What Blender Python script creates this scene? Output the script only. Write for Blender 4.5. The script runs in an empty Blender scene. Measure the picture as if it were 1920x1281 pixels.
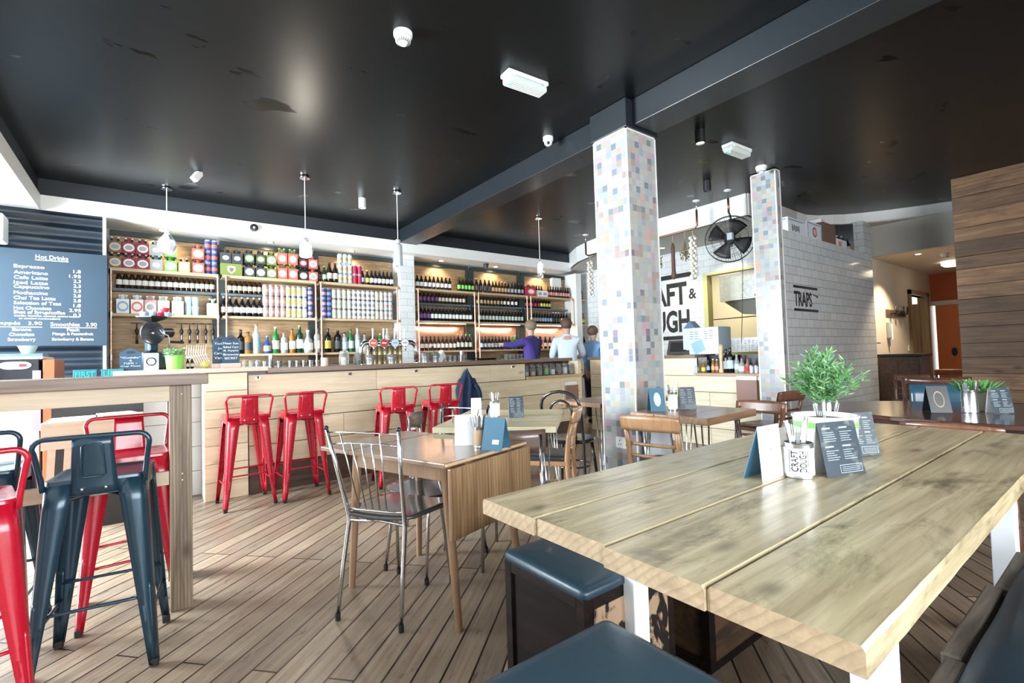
import bpy, bmesh, math, random
from mathutils import Vector, Matrix, Euler
S = bpy.context.scene
C = S.collection
rad = math.radians
random.seed(7)

# ------------------------------------------------------------ camera, light, exposure
def make_camera():
    f, yaw, pitch, roll, h = 900.9, 0.64447, 0.033174, 0.030129, 1.16
    cy, sy = math.cos(yaw), math.sin(yaw)
    w = Vector((sy*math.cos(pitch), cy*math.cos(pitch), math.sin(pitch)))
    r0 = Vector((cy, -sy, 0)); u0 = r0.cross(w)
    r = math.cos(roll)*r0 - math.sin(roll)*u0
    u = math.sin(roll)*r0 + math.cos(roll)*u0
    cam = bpy.data.cameras.new('camera'); o = bpy.data.objects.new('camera', cam); C.objects.link(o)
    cam.sensor_fit = 'HORIZONTAL'; cam.sensor_width = 36.0; cam.lens = f/1920*36
    cam.clip_start = 0.05; cam.clip_end = 100
    m = Matrix((r, u, -w)).transposed().to_4x4(); m.translation = Vector((0, 0, h))
    o.matrix_world = m
    S.camera = o
make_camera()
S.view_settings.view_transform = 'Standard'; S.view_settings.look = 'None'
S.view_settings.gamma = 1.0; S.view_settings.use_curve_mapping = False
S.view_settings.exposure = 0.60

W = bpy.data.worlds.new('daylight'); S.world = W; W.use_nodes = True
W.node_tree.nodes['Background'].inputs[0].default_value = (0.80, 0.91, 1.0, 1)
W.node_tree.nodes['Background'].inputs[1].default_value = 1.2

def area(name, loc, rot, sx, sy, power, col):
    l = bpy.data.lights.new(name, 'AREA'); l.shape = 'RECTANGLE'; l.size = sx; l.size_y = sy
    l.energy = power; l.color = col
    o = bpy.data.objects.new(name, l); C.objects.link(o); o.location = loc; o.rotation_euler = rot
    return o
area('daylight_front_window', (1.0, -2.72, 1.62), (rad(90), 0, 0), 4.6, 1.9, 270, (0.93, 0.97, 1.0))
area('daylight_left_window', (-2.92, 5.0, 1.45), (rad(90), 0, rad(-90)), 2.2, 1.9, 740, (0.82, 0.93, 1.0))

# ------------------------------------------------------------ materials
MATS = {}
def newmat(name):
    m = bpy.data.materials.new(name); m.use_nodes = True
    nt = m.node_tree; b = nt.nodes['Principled BSDF']
    return m, nt, b
def lk(nt, a, b): nt.links.new(a, b)
def node(nt, t, **k):
    n = nt.nodes.new(t)
    for a, v in k.items(): setattr(n, a, v)
    return n
def plain(name, col, rough=0.5, metal=0.0, noise=0.0, nscale=20, bump=0.0, emit=None, es=0, spec=0.5, alpha=None, trans=0, coat=0):
    if name in MATS: return MATS[name]
    m, nt, b = newmat(name)
    b.inputs['Base Color'].default_value = (*col, 1); b.inputs['Roughness'].default_value = rough
    b.inputs['Metallic'].default_value = metal
    b.inputs['Specular IOR Level'].default_value = spec
    if coat: b.inputs['Coat Weight'].default_value = coat; b.inputs['Coat Roughness'].default_value = 0.12
    if trans: b.inputs['Transmission Weight'].default_value = trans; b.inputs['IOR'].default_value = 1.25
    tc = node(nt, 'ShaderNodeTexCoord')
    nz = node(nt, 'ShaderNodeTexNoise'); nz.inputs['Scale'].default_value = nscale; nz.inputs['Detail'].default_value = 5
    lk(nt, tc.outputs['Object'], nz.inputs['Vector'])
    if noise:
        mx = node(nt, 'ShaderNodeMix', data_type='RGBA'); mx.inputs[6].default_value = (*[c*(1-noise) for c in col], 1)
        mx.inputs[7].default_value = (*[min(1, c*(1+noise)) for c in col], 1)
        lk(nt, nz.outputs['Fac'], mx.inputs[0]); lk(nt, mx.outputs[2], b.inputs['Base Color'])
    mr = node(nt, 'ShaderNodeMapRange'); mr.inputs[3].default_value = max(0, rough-0.06); mr.inputs[4].default_value = min(1, rough+0.06)
    lk(nt, nz.outputs['Fac'], mr.inputs[0]); lk(nt, mr.outputs[0], b.inputs['Roughness'])
    if bump:
        bp = node(nt, 'ShaderNodeBump'); bp.inputs['Strength'].default_value = bump; bp.inputs['Distance'].default_value = 0.01
        lk(nt, nz.outputs['Fac'], bp.inputs['Height']); lk(nt, bp.outputs[0], b.inputs['Normal'])
    if emit: b.inputs['Emission Color'].default_value = (*emit, 1); b.inputs['Emission Strength'].default_value = es
    MATS[name] = m; return m

def wood(name, c1, c2, axis='x', rough=0.5, grain=1.0, stain=0.0, stain_col=(0.05, 0.04, 0.03), island=0.25, sc=1.0, bump=0.15, coat=0.0, knots=0.0, rings=0.0):
    """grained timber; axis = direction the grain runs in the object's own space"""
    if name in MATS: return MATS[name]
    m, nt, b = newmat(name)
    tc = node(nt, 'ShaderNodeTexCoord'); geo = node(nt, 'ShaderNodeNewGeometry')
    add = node(nt, 'ShaderNodeVectorMath', operation='ADD')
    sc_ = node(nt, 'ShaderNodeVectorMath', operation='SCALE'); sc_.inputs[3].default_value = 13.7
    comb = node(nt, 'ShaderNodeCombineXYZ')
    for i in range(3): lk(nt, geo.outputs['Random Per Island'], comb.inputs[i])
    lk(nt, comb.outputs[0], sc_.inputs[0]); lk(nt, sc_.outputs[0], add.inputs[1]); lk(nt, tc.outputs['Object'], add.inputs[0])
    mp = node(nt, 'ShaderNodeMapping')
    s = {'x': (1.1, 17, 17), 'y': (17, 1.1, 17), 'z': (17, 17, 1.1)}[axis]
    mp.inputs['Scale'].default_value = tuple(v*sc for v in s)
    lk(nt, add.outputs[0], mp.inputs[0])
    nz = node(nt, 'ShaderNodeTexNoise'); nz.inputs['Scale'].default_value = 1.6; nz.inputs['Detail'].default_value = 7
    nz.inputs['Roughness'].default_value = 0.62; nz.inputs['Distortion'].default_value = 0.7
    lk(nt, mp.outputs[0], nz.inputs['Vector'])
    cr = node(nt, 'ShaderNodeValToRGB'); cr.color_ramp.elements[0].position = 0.33; cr.color_ramp.elements[1].position = 0.66
    cr.color_ramp.elements[0].color = (*c2, 1); cr.color_ramp.elements[1].color = (*c1, 1)
    lk(nt, nz.outputs['Fac'], cr.inputs[0])
    out = cr.outputs[0]
    if rings:
        mw = node(nt, 'ShaderNodeMapping'); mw.inputs['Scale'].default_value = {'x': (.12, 1, 1), 'y': (1, .12, 1), 'z': (1, 1, .12)}[axis]; lk(nt, add.outputs[0], mw.inputs[0])
        wv = node(nt, 'ShaderNodeTexWave', wave_type='RINGS', rings_direction={'x': 'X', 'y': 'Y', 'z': 'Z'}[axis], wave_profile='SAW'); wv.inputs['Scale'].default_value = 18/ max(.3, sc); wv.inputs['Distortion'].default_value = 9; wv.inputs['Detail'].default_value = 3; wv.inputs['Detail Scale'].default_value = .35
        lk(nt, mw.outputs[0], wv.inputs['Vector'])
        rr = node(nt, 'ShaderNodeMapRange'); rr.inputs[1].default_value = .55; rr.inputs[2].default_value = 1; rr.inputs[3].default_value = 0; rr.inputs[4].default_value = rings; lk(nt, wv.outputs['Fac'], rr.inputs[0])
        mw2 = node(nt, 'ShaderNodeMix', data_type='RGBA'); lk(nt, rr.outputs[0], mw2.inputs[0]); lk(nt, out, mw2.inputs[6]); mw2.inputs[7].default_value = (*[c*.55 for c in c2], 1); out = mw2.outputs[2]
    hv = node(nt, 'ShaderNodeHueSaturation'); lk(nt, out, hv.inputs['Color'])
    mr = node(nt, 'ShaderNodeMapRange'); mr.inputs[3].default_value = 1-island; mr.inputs[4].default_value = 1+island
    lk(nt, geo.outputs['Random Per Island'], mr.inputs[0]); lk(nt, mr.outputs[0], hv.inputs['Value'])
    out = hv.outputs[0]
    if stain:
        mp2 = node(nt, 'ShaderNodeMapping'); s2 = {'x': (1.6, 5, 5), 'y': (5, 1.6, 5), 'z': (5, 5, 1.6)}[axis]
        mp2.inputs['Scale'].default_value = s2; lk(nt, add.outputs[0], mp2.inputs[0])
        n2 = node(nt, 'ShaderNodeTexNoise'); n2.inputs['Scale'].default_value = 1.3; n2.inputs['Detail'].default_value = 9; n2.inputs['Roughness'].default_value = 0.72
        n2.inputs['Distortion'].default_value = 0.5
        lk(nt, mp2.outputs[0], n2.inputs['Vector'])
        r2 = node(nt, 'ShaderNodeMapRange'); r2.inputs[1].default_value = 0.52; r2.inputs[2].default_value = 0.66; r2.inputs[3].default_value = 0; r2.inputs[4].default_value = stain
        lk(nt, n2.outputs['Fac'], r2.inputs[0])
        mx = node(nt, 'ShaderNodeMix', data_type='RGBA'); lk(nt, r2.outputs[0], mx.inputs[0]); lk(nt, out, mx.inputs[6]); mx.inputs[7].default_value = (*stain_col, 1)
        out = mx.outputs[2]
    if knots:
        mp3 = node(nt, 'ShaderNodeMapping'); s3 = {'x': (2.2, 5, 5), 'y': (5, 2.2, 5), 'z': (5, 5, 2.2)}[axis]
        mp3.inputs['Scale'].default_value = s3; lk(nt, add.outputs[0], mp3.inputs[0])
        v = node(nt, 'ShaderNodeTexVoronoi'); v.inputs['Scale'].default_value = 1.0; lk(nt, mp3.outputs[0], v.inputs['Vector'])
        r3 = node(nt, 'ShaderNodeMapRange'); r3.inputs[1].default_value = 0.03; r3.inputs[2].default_value = 0.13; r3.inputs[3].default_value = knots; r3.inputs[4].default_value = 0
        lk(nt, v.outputs['Distance'], r3.inputs[0])
        mx = node(nt, 'ShaderNodeMix', data_type='RGBA'); lk(nt, r3.outputs[0], mx.inputs[0]); lk(nt, out, mx.inputs[6]); mx.inputs[7].default_value = (*[c*0.35 for c in c2], 1)
        out = mx.outputs[2]
    lk(nt, out, b.inputs['Base Color'])
    b.inputs['Roughness'].default_value = rough
    if coat: b.inputs['Coat Weight'].default_value = coat; b.inputs['Coat Roughness'].default_value = 0.15
    if bump:
        bp = node(nt, 'ShaderNodeBump'); bp.inputs['Strength'].default_value = bump; bp.inputs['Distance'].default_value = 0.004
        lk(nt, nz.outputs['Fac'], bp.inputs['Height']); lk(nt, bp.outputs[0], b.inputs['Normal'])
    MATS[name] = m; return m

def wall_coords(nt):
    """(x+y, z) of the object's own space: runs along either axis-aligned upright face"""
    tc = node(nt, 'ShaderNodeTexCoord'); sp = node(nt, 'ShaderNodeSeparateXYZ'); lk(nt, tc.outputs['Object'], sp.inputs[0])
    a = node(nt, 'ShaderNodeMath', operation='ADD'); lk(nt, sp.outputs[0], a.inputs[0]); lk(nt, sp.outputs[1], a.inputs[1])
    cb = node(nt, 'ShaderNodeCombineXYZ'); lk(nt, a.outputs[0], cb.inputs[0]); lk(nt, sp.outputs[2], cb.inputs[1])
    return tc, cb

def mat_metro(name, col, tw, th, grout=(0.33, 0.35, 0.36), rough=0.12):
    m, nt, b = newmat(name)
    tc, cb = wall_coords(nt)
    br = node(nt, 'ShaderNodeTexBrick'); br.offset = 0.5; br.offset_frequency = 2; br.squash = 1
    br.inputs['Scale'].default_value = 1; br.inputs['Brick Width'].default_value = tw; br.inputs['Row Height'].default_value = th
    br.inputs['Mortar Size'].default_value = 0.0028; br.inputs['Mortar Smooth'].default_value = 0.3
    br.inputs['Color1'].default_value = (*col, 1); br.inputs['Color2'].default_value = (*[c*0.9 for c in col], 1); br.inputs['Mortar'].default_value = (*grout, 1)
    lk(nt, cb.outputs[0], br.inputs['Vector']); lk(nt, br.outputs['Color'], b.inputs['Base Color'])
    b.inputs['Roughness'].default_value = rough
    bp = node(nt, 'ShaderNodeBump', invert=True); bp.inputs['Strength'].default_value = 0.5; bp.inputs['Distance'].default_value = 0.004
    lk(nt, br.outputs['Fac'], bp.inputs['Height']); lk(nt, bp.outputs[0], b.inputs['Normal'])
    return m

def mat_mosaic(name):
    m, nt, b = newmat(name)
    tc, cb = wall_coords(nt)
    sz = 0.05
    sc = node(nt, 'ShaderNodeVectorMath', operation='SCALE'); sc.inputs[3].default_value = 1/sz; lk(nt, cb.outputs[0], sc.inputs[0])
    fl = node(nt, 'ShaderNodeVectorMath', operation='FLOOR'); lk(nt, sc.outputs[0], fl.inputs[0])
    fr = node(nt, 'ShaderNodeVectorMath', operation='FRACTION'); lk(nt, sc.outputs[0], fr.inputs[0])
    wn = node(nt, 'ShaderNodeTexWhiteNoise', noise_dimensions='3D'); lk(nt, fl.outputs[0], wn.inputs['Vector'])
    cr = node(nt, 'ShaderNodeValToRGB'); cr.color_ramp.interpolation = 'CONSTANT'
    pal = [(0, (.62, .66, .66)), (.12, (.70, .70, .66)), (.24, (.66, .62, .60)), (.34, (.55, .63, .66)), (.44, (.72, .69, .55)), (.54, (.60, .56, .64)),
           (.62, (.70, .72, .72)), (.74, (.48, .57, .62)), (.80, (.62, .45, .42)), (.86, (.40, .26, .38)), (.885, (.66, .60, .40)), (.92, (.33, .42, .50)), (.95, (.62, .66, .60))]
    pal = [(p, tuple((v*.72+sum(c)/3*.28)*.56 for v in c)) for p, c in pal]
    e = cr.color_ramp.elements; e[0].position = 0; e[0].color = (*pal[0][1], 1); e[1].position = pal[1][0]; e[1].color = (*pal[1][1], 1)
    for p, c in pal[2:]:
        k = e.new(p); k.color = (*c, 1)
    lk(nt, wn.outputs['Value'], cr.inputs[0])
    # patterned tiles: little lattices on about one tile in six
    off = node(nt, 'ShaderNodeVectorMath', operation='ADD'); off.inputs[1].default_value = (17.3, 5.1, 2.2); lk(nt, fl.outputs[0], off.inputs[0])
    w2 = node(nt, 'ShaderNodeTexWhiteNoise', noise_dimensions='3D'); lk(nt, off.outputs[0], w2.inputs['Vector'])
    gt = node(nt, 'ShaderNodeMath', operation='GREATER_THAN'); gt.inputs[1].default_value = 0.84; lk(nt, w2.outputs['Value'], gt.inputs[0])
    ck = node(nt, 'ShaderNodeTexBrick'); ck.inputs['Scale'].default_value = 1; ck.inputs['Brick Width'].default_value = 0.28; ck.inputs['Row Height'].default_value = 0.22
    ck.inputs['Mortar Size'].default_value = 0.055; ck.inputs['Mortar Smooth'].default_value = 0
    lk(nt, fr.outputs[0], ck.inputs['Vector'])
    mu = node(nt, 'ShaderNodeMath', operation='MULTIPLY'); lk(nt, gt.outputs[0], mu.inputs[0]); lk(nt, ck.outputs['Fac'], mu.inputs[1])
    pc = node(nt, 'ShaderNodeValToRGB'); pc.color_ramp.interpolation = 'CONSTANT'
    pe = pc.color_ramp.elements; pe[0].color = (.10, .12, .20, 1); pe[1].position = .35; pe[1].color = (.45, .28, .36, 1)
    k = pe.new(.6); k.color = (.55, .30, .22, 1); k = pe.new(.75); k.color = (.12, .15, .17, 1)
    lk(nt, w2.outputs['Color'], pc.inputs[0])
    mx = node(nt, 'ShaderNodeMix', data_type='RGBA'); lk(nt, mu.outputs[0], mx.inputs[0]); lk(nt, cr.outputs[0], mx.inputs[6]); lk(nt, pc.outputs[0], mx.inputs[7])
    # grout
    g = node(nt, 'ShaderNodeTexBrick'); g.offset = 0; g.inputs['Scale'].default_value = 1; g.inputs['Brick Width'].default_value = 1; g.inputs['Row Height'].default_value = 1
    g.inputs['Mortar Size'].default_value = 0.018; g.inputs['Mortar Smooth'].default_value = 0.2
    lk(nt, sc.outputs[0], g.inputs['Vector'])
    m2 = node(nt, 'ShaderNodeMix', data_type='RGBA'); lk(nt, g.outputs['Fac'], m2.inputs[0]); lk(nt, mx.outputs[2], m2.inputs[6]); m2.inputs[7].default_value = (.34, .36, .36, 1)
    lk(nt, m2.outputs[2], b.inputs['Base Color']); b.inputs['Roughness'].default_value = 0.16
    bp = node(nt, 'ShaderNodeBump', invert=True); bp.inputs['Strength'].default_value = 0.3; bp.inputs['Distance'].default_value = 0.002
    lk(nt, g.outputs['Fac'], bp.inputs['Height']); lk(nt, bp.outputs[0], b.inputs['Normal'])
    return m

def mat_floor(name):
    m, nt, b = newmat(name)
    tc = node(nt, 'ShaderNodeTexCoord')
    mp = node(nt, 'ShaderNodeMapping'); mp.inputs['Rotation'].default_value = (0, 0, rad(-42)); lk(nt, tc.outputs['Object'], mp.inputs[0])
    br = node(nt, 'ShaderNodeTexBrick'); br.offset = 0.37; br.offset_frequency = 3
    br.inputs['Scale'].default_value = 1; br.inputs['Brick Width'].default_value = 2.6; br.inputs['Row Height'].default_value = 0.105
    br.inputs['Mortar Size'].default_value = 0.0042; br.inputs['Mortar Smooth'].default_value = 0.1; br.inputs['Bias'].default_value = 0
    br.inputs['Color1'].default_value = (.37, .275, .19, 1); br.inputs['Color2'].default_value = (.21, .15, .105, 1); br.inputs['Mortar'].default_value = (.03, .02, .014, 1)
    lk(nt, mp.outputs[0], br.inputs['Vector'])
    # rows shifted so the grain breaks at every board
    sp = node(nt, 'ShaderNodeSeparateXYZ'); lk(nt, mp.outputs[0], sp.inputs[0])
    dv = node(nt, 'ShaderNodeMath', operation='DIVIDE'); dv.inputs[1].default_value = 0.105; lk(nt, sp.outputs[1], dv.inputs[0])
    fl = node(nt, 'ShaderNodeMath', operation='FLOOR'); lk(nt, dv.outputs[0], fl.inputs[0])
    sh = node(nt, 'ShaderNodeMath', operation='MULTIPLY'); sh.inputs[1].default_value = 3.71; lk(nt, fl.outputs[0], sh.inputs[0])
    ax = node(nt, 'ShaderNodeMath', operation='ADD'); lk(nt, sp.outputs[0], ax.inputs[0]); lk(nt, sh.outputs[0], ax.inputs[1])
    cb = node(nt, 'ShaderNodeCombineXYZ'); lk(nt, ax.outputs[0], cb.inputs[0]); lk(nt, sp.outputs[1], cb.inputs[1])
    m2 = node(nt, 'ShaderNodeMapping'); m2.inputs['Scale'].default_value = (2.2, 46, 1); lk(nt, cb.outputs[0], m2.inputs[0])
    nz = node(nt, 'ShaderNodeTexNoise'); nz.inputs['Scale'].default_value = 1; nz.inputs['Detail'].default_value = 8; nz.inputs['Roughness'].default_value = .65; nz.inputs['Distortion'].default_value = .8
    lk(nt, m2.outputs[0], nz.inputs['Vector'])
    mr = node(nt, 'ShaderNodeMapRange'); mr.inputs[1].default_value = .25; mr.inputs[2].default_value = .75; mr.inputs[3].default_value = .5; mr.inputs[4].default_value = 1.4
    lk(nt, nz.outputs['Fac'], mr.inputs[0])
    hv = node(nt, 'ShaderNodeHueSaturation'); lk(nt, br.outputs['Color'], hv.inputs['Color']); lk(nt, mr.outputs[0], hv.inputs['Value'])
    # wear: grey-white scuffs and black marks
    n3 = node(nt, 'ShaderNodeTexNoise'); n3.inputs['Scale'].default_value = 1.7; n3.inputs['Detail'].default_value = 8; n3.inputs['Roughness'].default_value = .7
    lk(nt, mp.outputs[0], n3.inputs['Vector'])
    r3 = node(nt, 'ShaderNodeMapRange'); r3.inputs[1].default_value = .45; r3.inputs[2].default_value = .7; r3.inputs[3].default_value = 0; r3.inputs[4].default_value = .5
    lk(nt, n3.outputs['Fac'], r3.inputs[0])
    x1 = node(nt, 'ShaderNodeMix', data_type='RGBA'); lk(nt, r3.outputs[0], x1.inputs[0]); lk(nt, hv.outputs[0], x1.inputs[6]); x1.inputs[7].default_value = (.33, .28, .22, 1)
    n4 = node(nt, 'ShaderNodeTexNoise'); n4.inputs['Scale'].default_value = 9; n4.inputs['Detail'].default_value = 6; n4.inputs['Roughness'].default_value = .75
    m5 = node(nt, 'ShaderNodeMapping'); m5.inputs['Scale'].default_value = (.6, 1.6, 1); lk(nt, mp.outputs[0], m5.inputs[0]); lk(nt, m5.outputs[0], n4.inputs['Vector'])
    r4 = node(nt, 'ShaderNodeMapRange'); r4.inputs[1].default_value = .58; r4.inputs[2].default_value = .68; r4.inputs[3].default_value = 0; r4.inputs[4].default_value = .75
    lk(nt, n4.outputs['Fac'], r4.inputs[0])
    x2 = node(nt, 'ShaderNodeMix', data_type='RGBA'); lk(nt, r4.outputs[0], x2.inputs[0]); lk(nt, x1.outputs[2], x2.inputs[6]); x2.inputs[7].default_value = (.06, .04, .03, 1)
    # keep the gaps dark
    x3 = node(nt, 'ShaderNodeMix', data_type='RGBA'); lk(nt, br.outputs['Fac'], x3.inputs[0]); lk(nt, x2.outputs[2], x3.inputs[6]); x3.inputs[7].default_value = (.012, .008, .006, 1)
    lk(nt, x3.outputs[2], b.inputs['Base Color'])
    rr = node(nt, 'ShaderNodeMapRange'); rr.inputs[3].default_value = .24; rr.inputs[4].default_value = .5; lk(nt, n3.outputs['Fac'], rr.inputs[0]); lk(nt, rr.outputs[0], b.inputs['Roughness'])
    bp = node(nt, 'ShaderNodeBump', invert=True); bp.inputs['Strength'].default_value = .6; bp.inputs['Distance'].default_value = .004
    lk(nt, br.outputs['Fac'], bp.inputs['Height']); lk(nt, bp.outputs[0], b.inputs['Normal'])
    return m

def mat_blotch(name, col, rough, patch_col, lo=.62, hi=.66, scale=1.4, prough=.5, stretch=(1, 1, 1)):
    """paint with irregular worn patches"""
    m, nt, b = newmat(name)
    tc = node(nt, 'ShaderNodeTexCoord'); mp = node(nt, 'ShaderNodeMapping'); mp.inputs['Scale'].default_value = stretch; lk(nt, tc.outputs['Object'], mp.inputs[0])
    n = node(nt, 'ShaderNodeTexNoise'); n.inputs['Scale'].default_value = scale; n.inputs['Detail'].default_value = 4; n.inputs['Distortion'].default_value = .6
    lk(nt, mp.outputs[0], n.inputs['Vector'])
    r = node(nt, 'ShaderNodeMapRange'); r.inputs[1].default_value = lo; r.inputs[2].default_value = hi; lk(nt, n.outputs['Fac'], r.inputs[0])
    x = node(nt, 'ShaderNodeMix', data_type='RGBA'); lk(nt, r.outputs[0], x.inputs[0]); x.inputs[6].default_value = (*col, 1); x.inputs[7].default_value = (*patch_col, 1)
    lk(nt, x.outputs[2], b.inputs['Base Color']); b.inputs['Specular IOR Level'].default_value = .28
    q = node(nt, 'ShaderNodeMapRange'); q.inputs[3].default_value = rough; q.inputs[4].default_value = prough; lk(nt, r.outputs[0], q.inputs[0]); lk(nt, q.outputs[0], b.inputs['Roughness'])
    MATS[name] = m; return m

# ------------------------------------------------------------ mesh building
def frame(d):
    d = d.normalized(); a = Vector((0, 0, 1)) if abs(d.z) < .9 else Vector((1, 0, 0))
    u = d.cross(a).normalized(); return u, d.cross(u).normalized()
class MB:
    def __init__(s): s.v = []; s.f = []; s.m = []
    def add(s, vs, fs, m=0, M=None):
        k = len(s.v)
        for v in vs:
            v = Vector(v); s.v.append(M @ v if M else v)
        for f in fs: s.f.append([i+k for i in f]); s.m.append(m)
        return s
    def box(s, x0, x1, y0, y1, z0, z1, m=0, M=None):
        vs = [(x, y, z) for z in (z0, z1) for y in (y0, y1) for x in (x0, x1)]
        return s.add(vs, [(0, 2, 3, 1), (4, 5, 7, 6), (0, 1, 5, 4), (2, 6, 7, 3), (0, 4, 6, 2), (1, 3, 7, 5)], m, M)
    def bar(s, p0, p1, w, t, m=0, up=None):
        p0, p1 = Vector(p0), Vector(p1); d = (p1-p0).normalized()
        up = Vector(up) if up else (Vector((0, 0, 1)) if abs(d.z) < .9 else Vector((1, 0, 0)))
        a = d.cross(up).normalized(); b = a.cross(d).normalized()
        vs = []
        for p in (p0, p1):
            for sa, sb in ((-1, -1), (1, -1), (1, 1), (-1, 1)): vs.append(p+a*(sa*w/2)+b*(sb*t/2))
        return s.add(vs, [(0, 1, 2, 3), (7, 6, 5, 4), (0, 4, 5, 1), (1, 5, 6, 2), (2, 6, 7, 3), (3, 7, 4, 0)], m)
    def cyl(s, p0, p1, r0, r1=None, n=16, m=0, caps=True):
        r1 = r0 if r1 is None else r1
        p0, p1 = Vector(p0), Vector(p1); u, v = frame(p1-p0)
        vs = []
        for p, r in ((p0, r0), (p1, r1)):
            for i in range(n):
                a = 2*math.pi*i/n; vs.append(p+u*(r*math.cos(a))+v*(r*math.sin(a)))
        fs = [(i, (i+1) % n, n+(i+1) % n, n+i) for i in range(n)]
        if caps: fs += [tuple(range(n-1, -1, -1)), tuple(range(n, 2*n))]
        return s.add(vs, fs, m)
    def tube(s, pts, r, n=8, m=0, closed=False):
        pts = [Vector(p) for p in pts]; N = len(pts); rs = r if isinstance(r, (list, tuple)) else [r]*N
        u = None; vs = []
        for i, p in enumerate(pts):
            a = pts[(i-1) % N] if (closed or i > 0) else p; b = pts[(i+1) % N] if (closed or i < N-1) else p
            d = (b-a).normalized()
            if u is None: u, _ = frame(d)
            u = (u-d*u.dot(d)).normalized(); w = d.cross(u)
            for k in range(n):
                t = 2*math.pi*k/n; vs.append(p+u*(rs[i]*math.cos(t))+w*(rs[i]*math.sin(t)))
        fs = []
        for i in range(N if closed else N-1):
            j = (i+1) % N
            for k in range(n): fs.append((i*n+k, i*n+(k+1) % n, j*n+(k+1) % n, j*n+k))
        if not closed: fs += [tuple(range(n-1, -1, -1)), tuple((N-1)*n+k for k in range(n))]
        return s.add(vs, fs, m)
    def lathe(s, prof, o=(0, 0, 0), n=20, m=0, M=None, caps=True):
        o = Vector(o); vs = []
        for r, z in prof:
            for i in range(n):
                a = 2*math.pi*i/n; vs.append(o+Vector((r*math.cos(a), r*math.sin(a), z)))
        fs = []
        for j in range(len(prof)-1):
            for i in range(n): fs.append((j*n+i, j*n+(i+1) % n, (j+1)*n+(i+1) % n, (j+1)*n+i))
        if caps: fs += [tuple(range(n-1, -1, -1)), tuple((len(prof)-1)*n+i for i in range(n))]
        return s.add(vs, fs, m, M)
    def prism(s, poly, z0, z1, m=0, M=None):
        n = len(poly); vs = [(x, y, z0) for x, y in poly]+[(x, y, z1) for x, y in poly]
        fs = [tuple(range(n-1, -1, -1)), tuple(range(n, 2*n))]+[(i, (i+1) % n, n+(i+1) % n, n+i) for i in range(n)]
        return s.add(vs, fs, m, M)
    def sheet(s, grid, m=0, closed=False):
        """grid: rows of points"""
        R = len(grid); Q = len(grid[0]); vs = [p for r in grid for p in r]; fs = []
        for i in range(R-1):
            for j in range(Q if closed else Q-1):
                k = (j+1) % Q; fs.append((i*Q+j, i*Q+k, (i+1)*Q+k, (i+1)*Q+j))
        return s.add(vs, fs, m)
    def ball(s, c, r, n=10, m=0, sq=(1, 1, 1)):
        prof = [(max(1e-4, math.sin(math.pi*i/n)), -math.cos(math.pi*i/n)) for i in range(n+1)]
        M = Matrix.Translation(Vector(c)) @ Matrix.Diagonal((r*sq[0], r*sq[1], r*sq[2], 1))
        return s.lathe(prof, n=n+4, m=m, M=M, caps=False)
    def build(s, name, mats, parent=None, label=None, cat=None, group=None, bevel=0, smooth=None, kind=None, thick=0, sub=0, loc=None, rotz=0):
        me = bpy.data.meshes.new(name); me.from_pydata([tuple(v) for v in s.v], [], s.f)
        if not isinstance(mats, (list, tuple)): mats = [mats]
        for x in mats: me.materials.append(x)
        me.polygons.foreach_set('material_index', s.m)
        me.update()
        if smooth is not None:
            me.polygons.foreach_set('use_smooth', [True]*len(me.polygons))
            if smooth < 180: me.set_sharp_from_angle(angle=rad(smooth))
        o = bpy.data.objects.new(name, me); C.objects.link(o)
        if thick:
            k = o.modifiers.new('thick', 'SOLIDIFY'); k.thickness = thick; k.offset = 0
        if bevel:
            k = o.modifiers.new('bevel', 'BEVEL'); k.width = bevel; k.segments = 2; k.limit_method = 'ANGLE'; k.angle_limit = rad(40)
        if sub:
            k = o.modifiers.new('sub', 'SUBSURF'); k.levels = sub; k.render_levels = sub
        if parent: o.parent = parent
        if loc is not None: o.location = loc
        if rotz: o.rotation_euler = (0, 0, rotz)
        return tag(o, label, cat, group, kind)
def tag(o, label=None, cat=None, group=None, kind=None):
    if label: o['label'] = label
    if cat: o['category'] = cat
    if group: o['group'] = group
    if kind: o['kind'] = kind
    return o
def thing(name, label, cat, loc=(0, 0, 0), rotz=0, group=None, rot=None):
    o = bpy.data.objects.new(name, None); o.empty_display_size = .05; C.objects.link(o); o.location = loc
    o.rotation_euler = rot if rot else (0, 0, rotz)
    return tag(o, label, cat, group)
def dup(root, loc, rotz=0, label=None, group=None, rot=None, parent=None, scale=None):
    r = root.copy(); C.objects.link(r); r.location = loc; r.rotation_euler = rot if rot else (0, 0, rotz)
    if scale: r.scale = scale
    if label: r['label'] = label
    if group: r['group'] = group
    if parent: r.parent = parent
    for ch in list(root.children):
        c = ch.copy(); C.objects.link(c); c.parent = r
        for g in list(ch.children):
            d = g.copy(); C.objects.link(d); d.parent = c
    return r
class Once:
    """build the first where it stands, copy it for the rest"""
    def __init__(s, make): s.make = make; s.root = None
    def put(s, loc, rotz=0, label=None, group=None, rot=None, scale=None):
        if s.root is None:
            s.root = s.make(); r = s.root; r.location = loc; r.rotation_euler = rot if rot else (0, 0, rotz)
            if scale: r.scale = scale
            if label: r['label'] = label
            if group: r['group'] = group
            return r
        return dup(s.root, loc, rotz, label, group, rot, scale=scale or (1, 1, 1))
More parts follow.
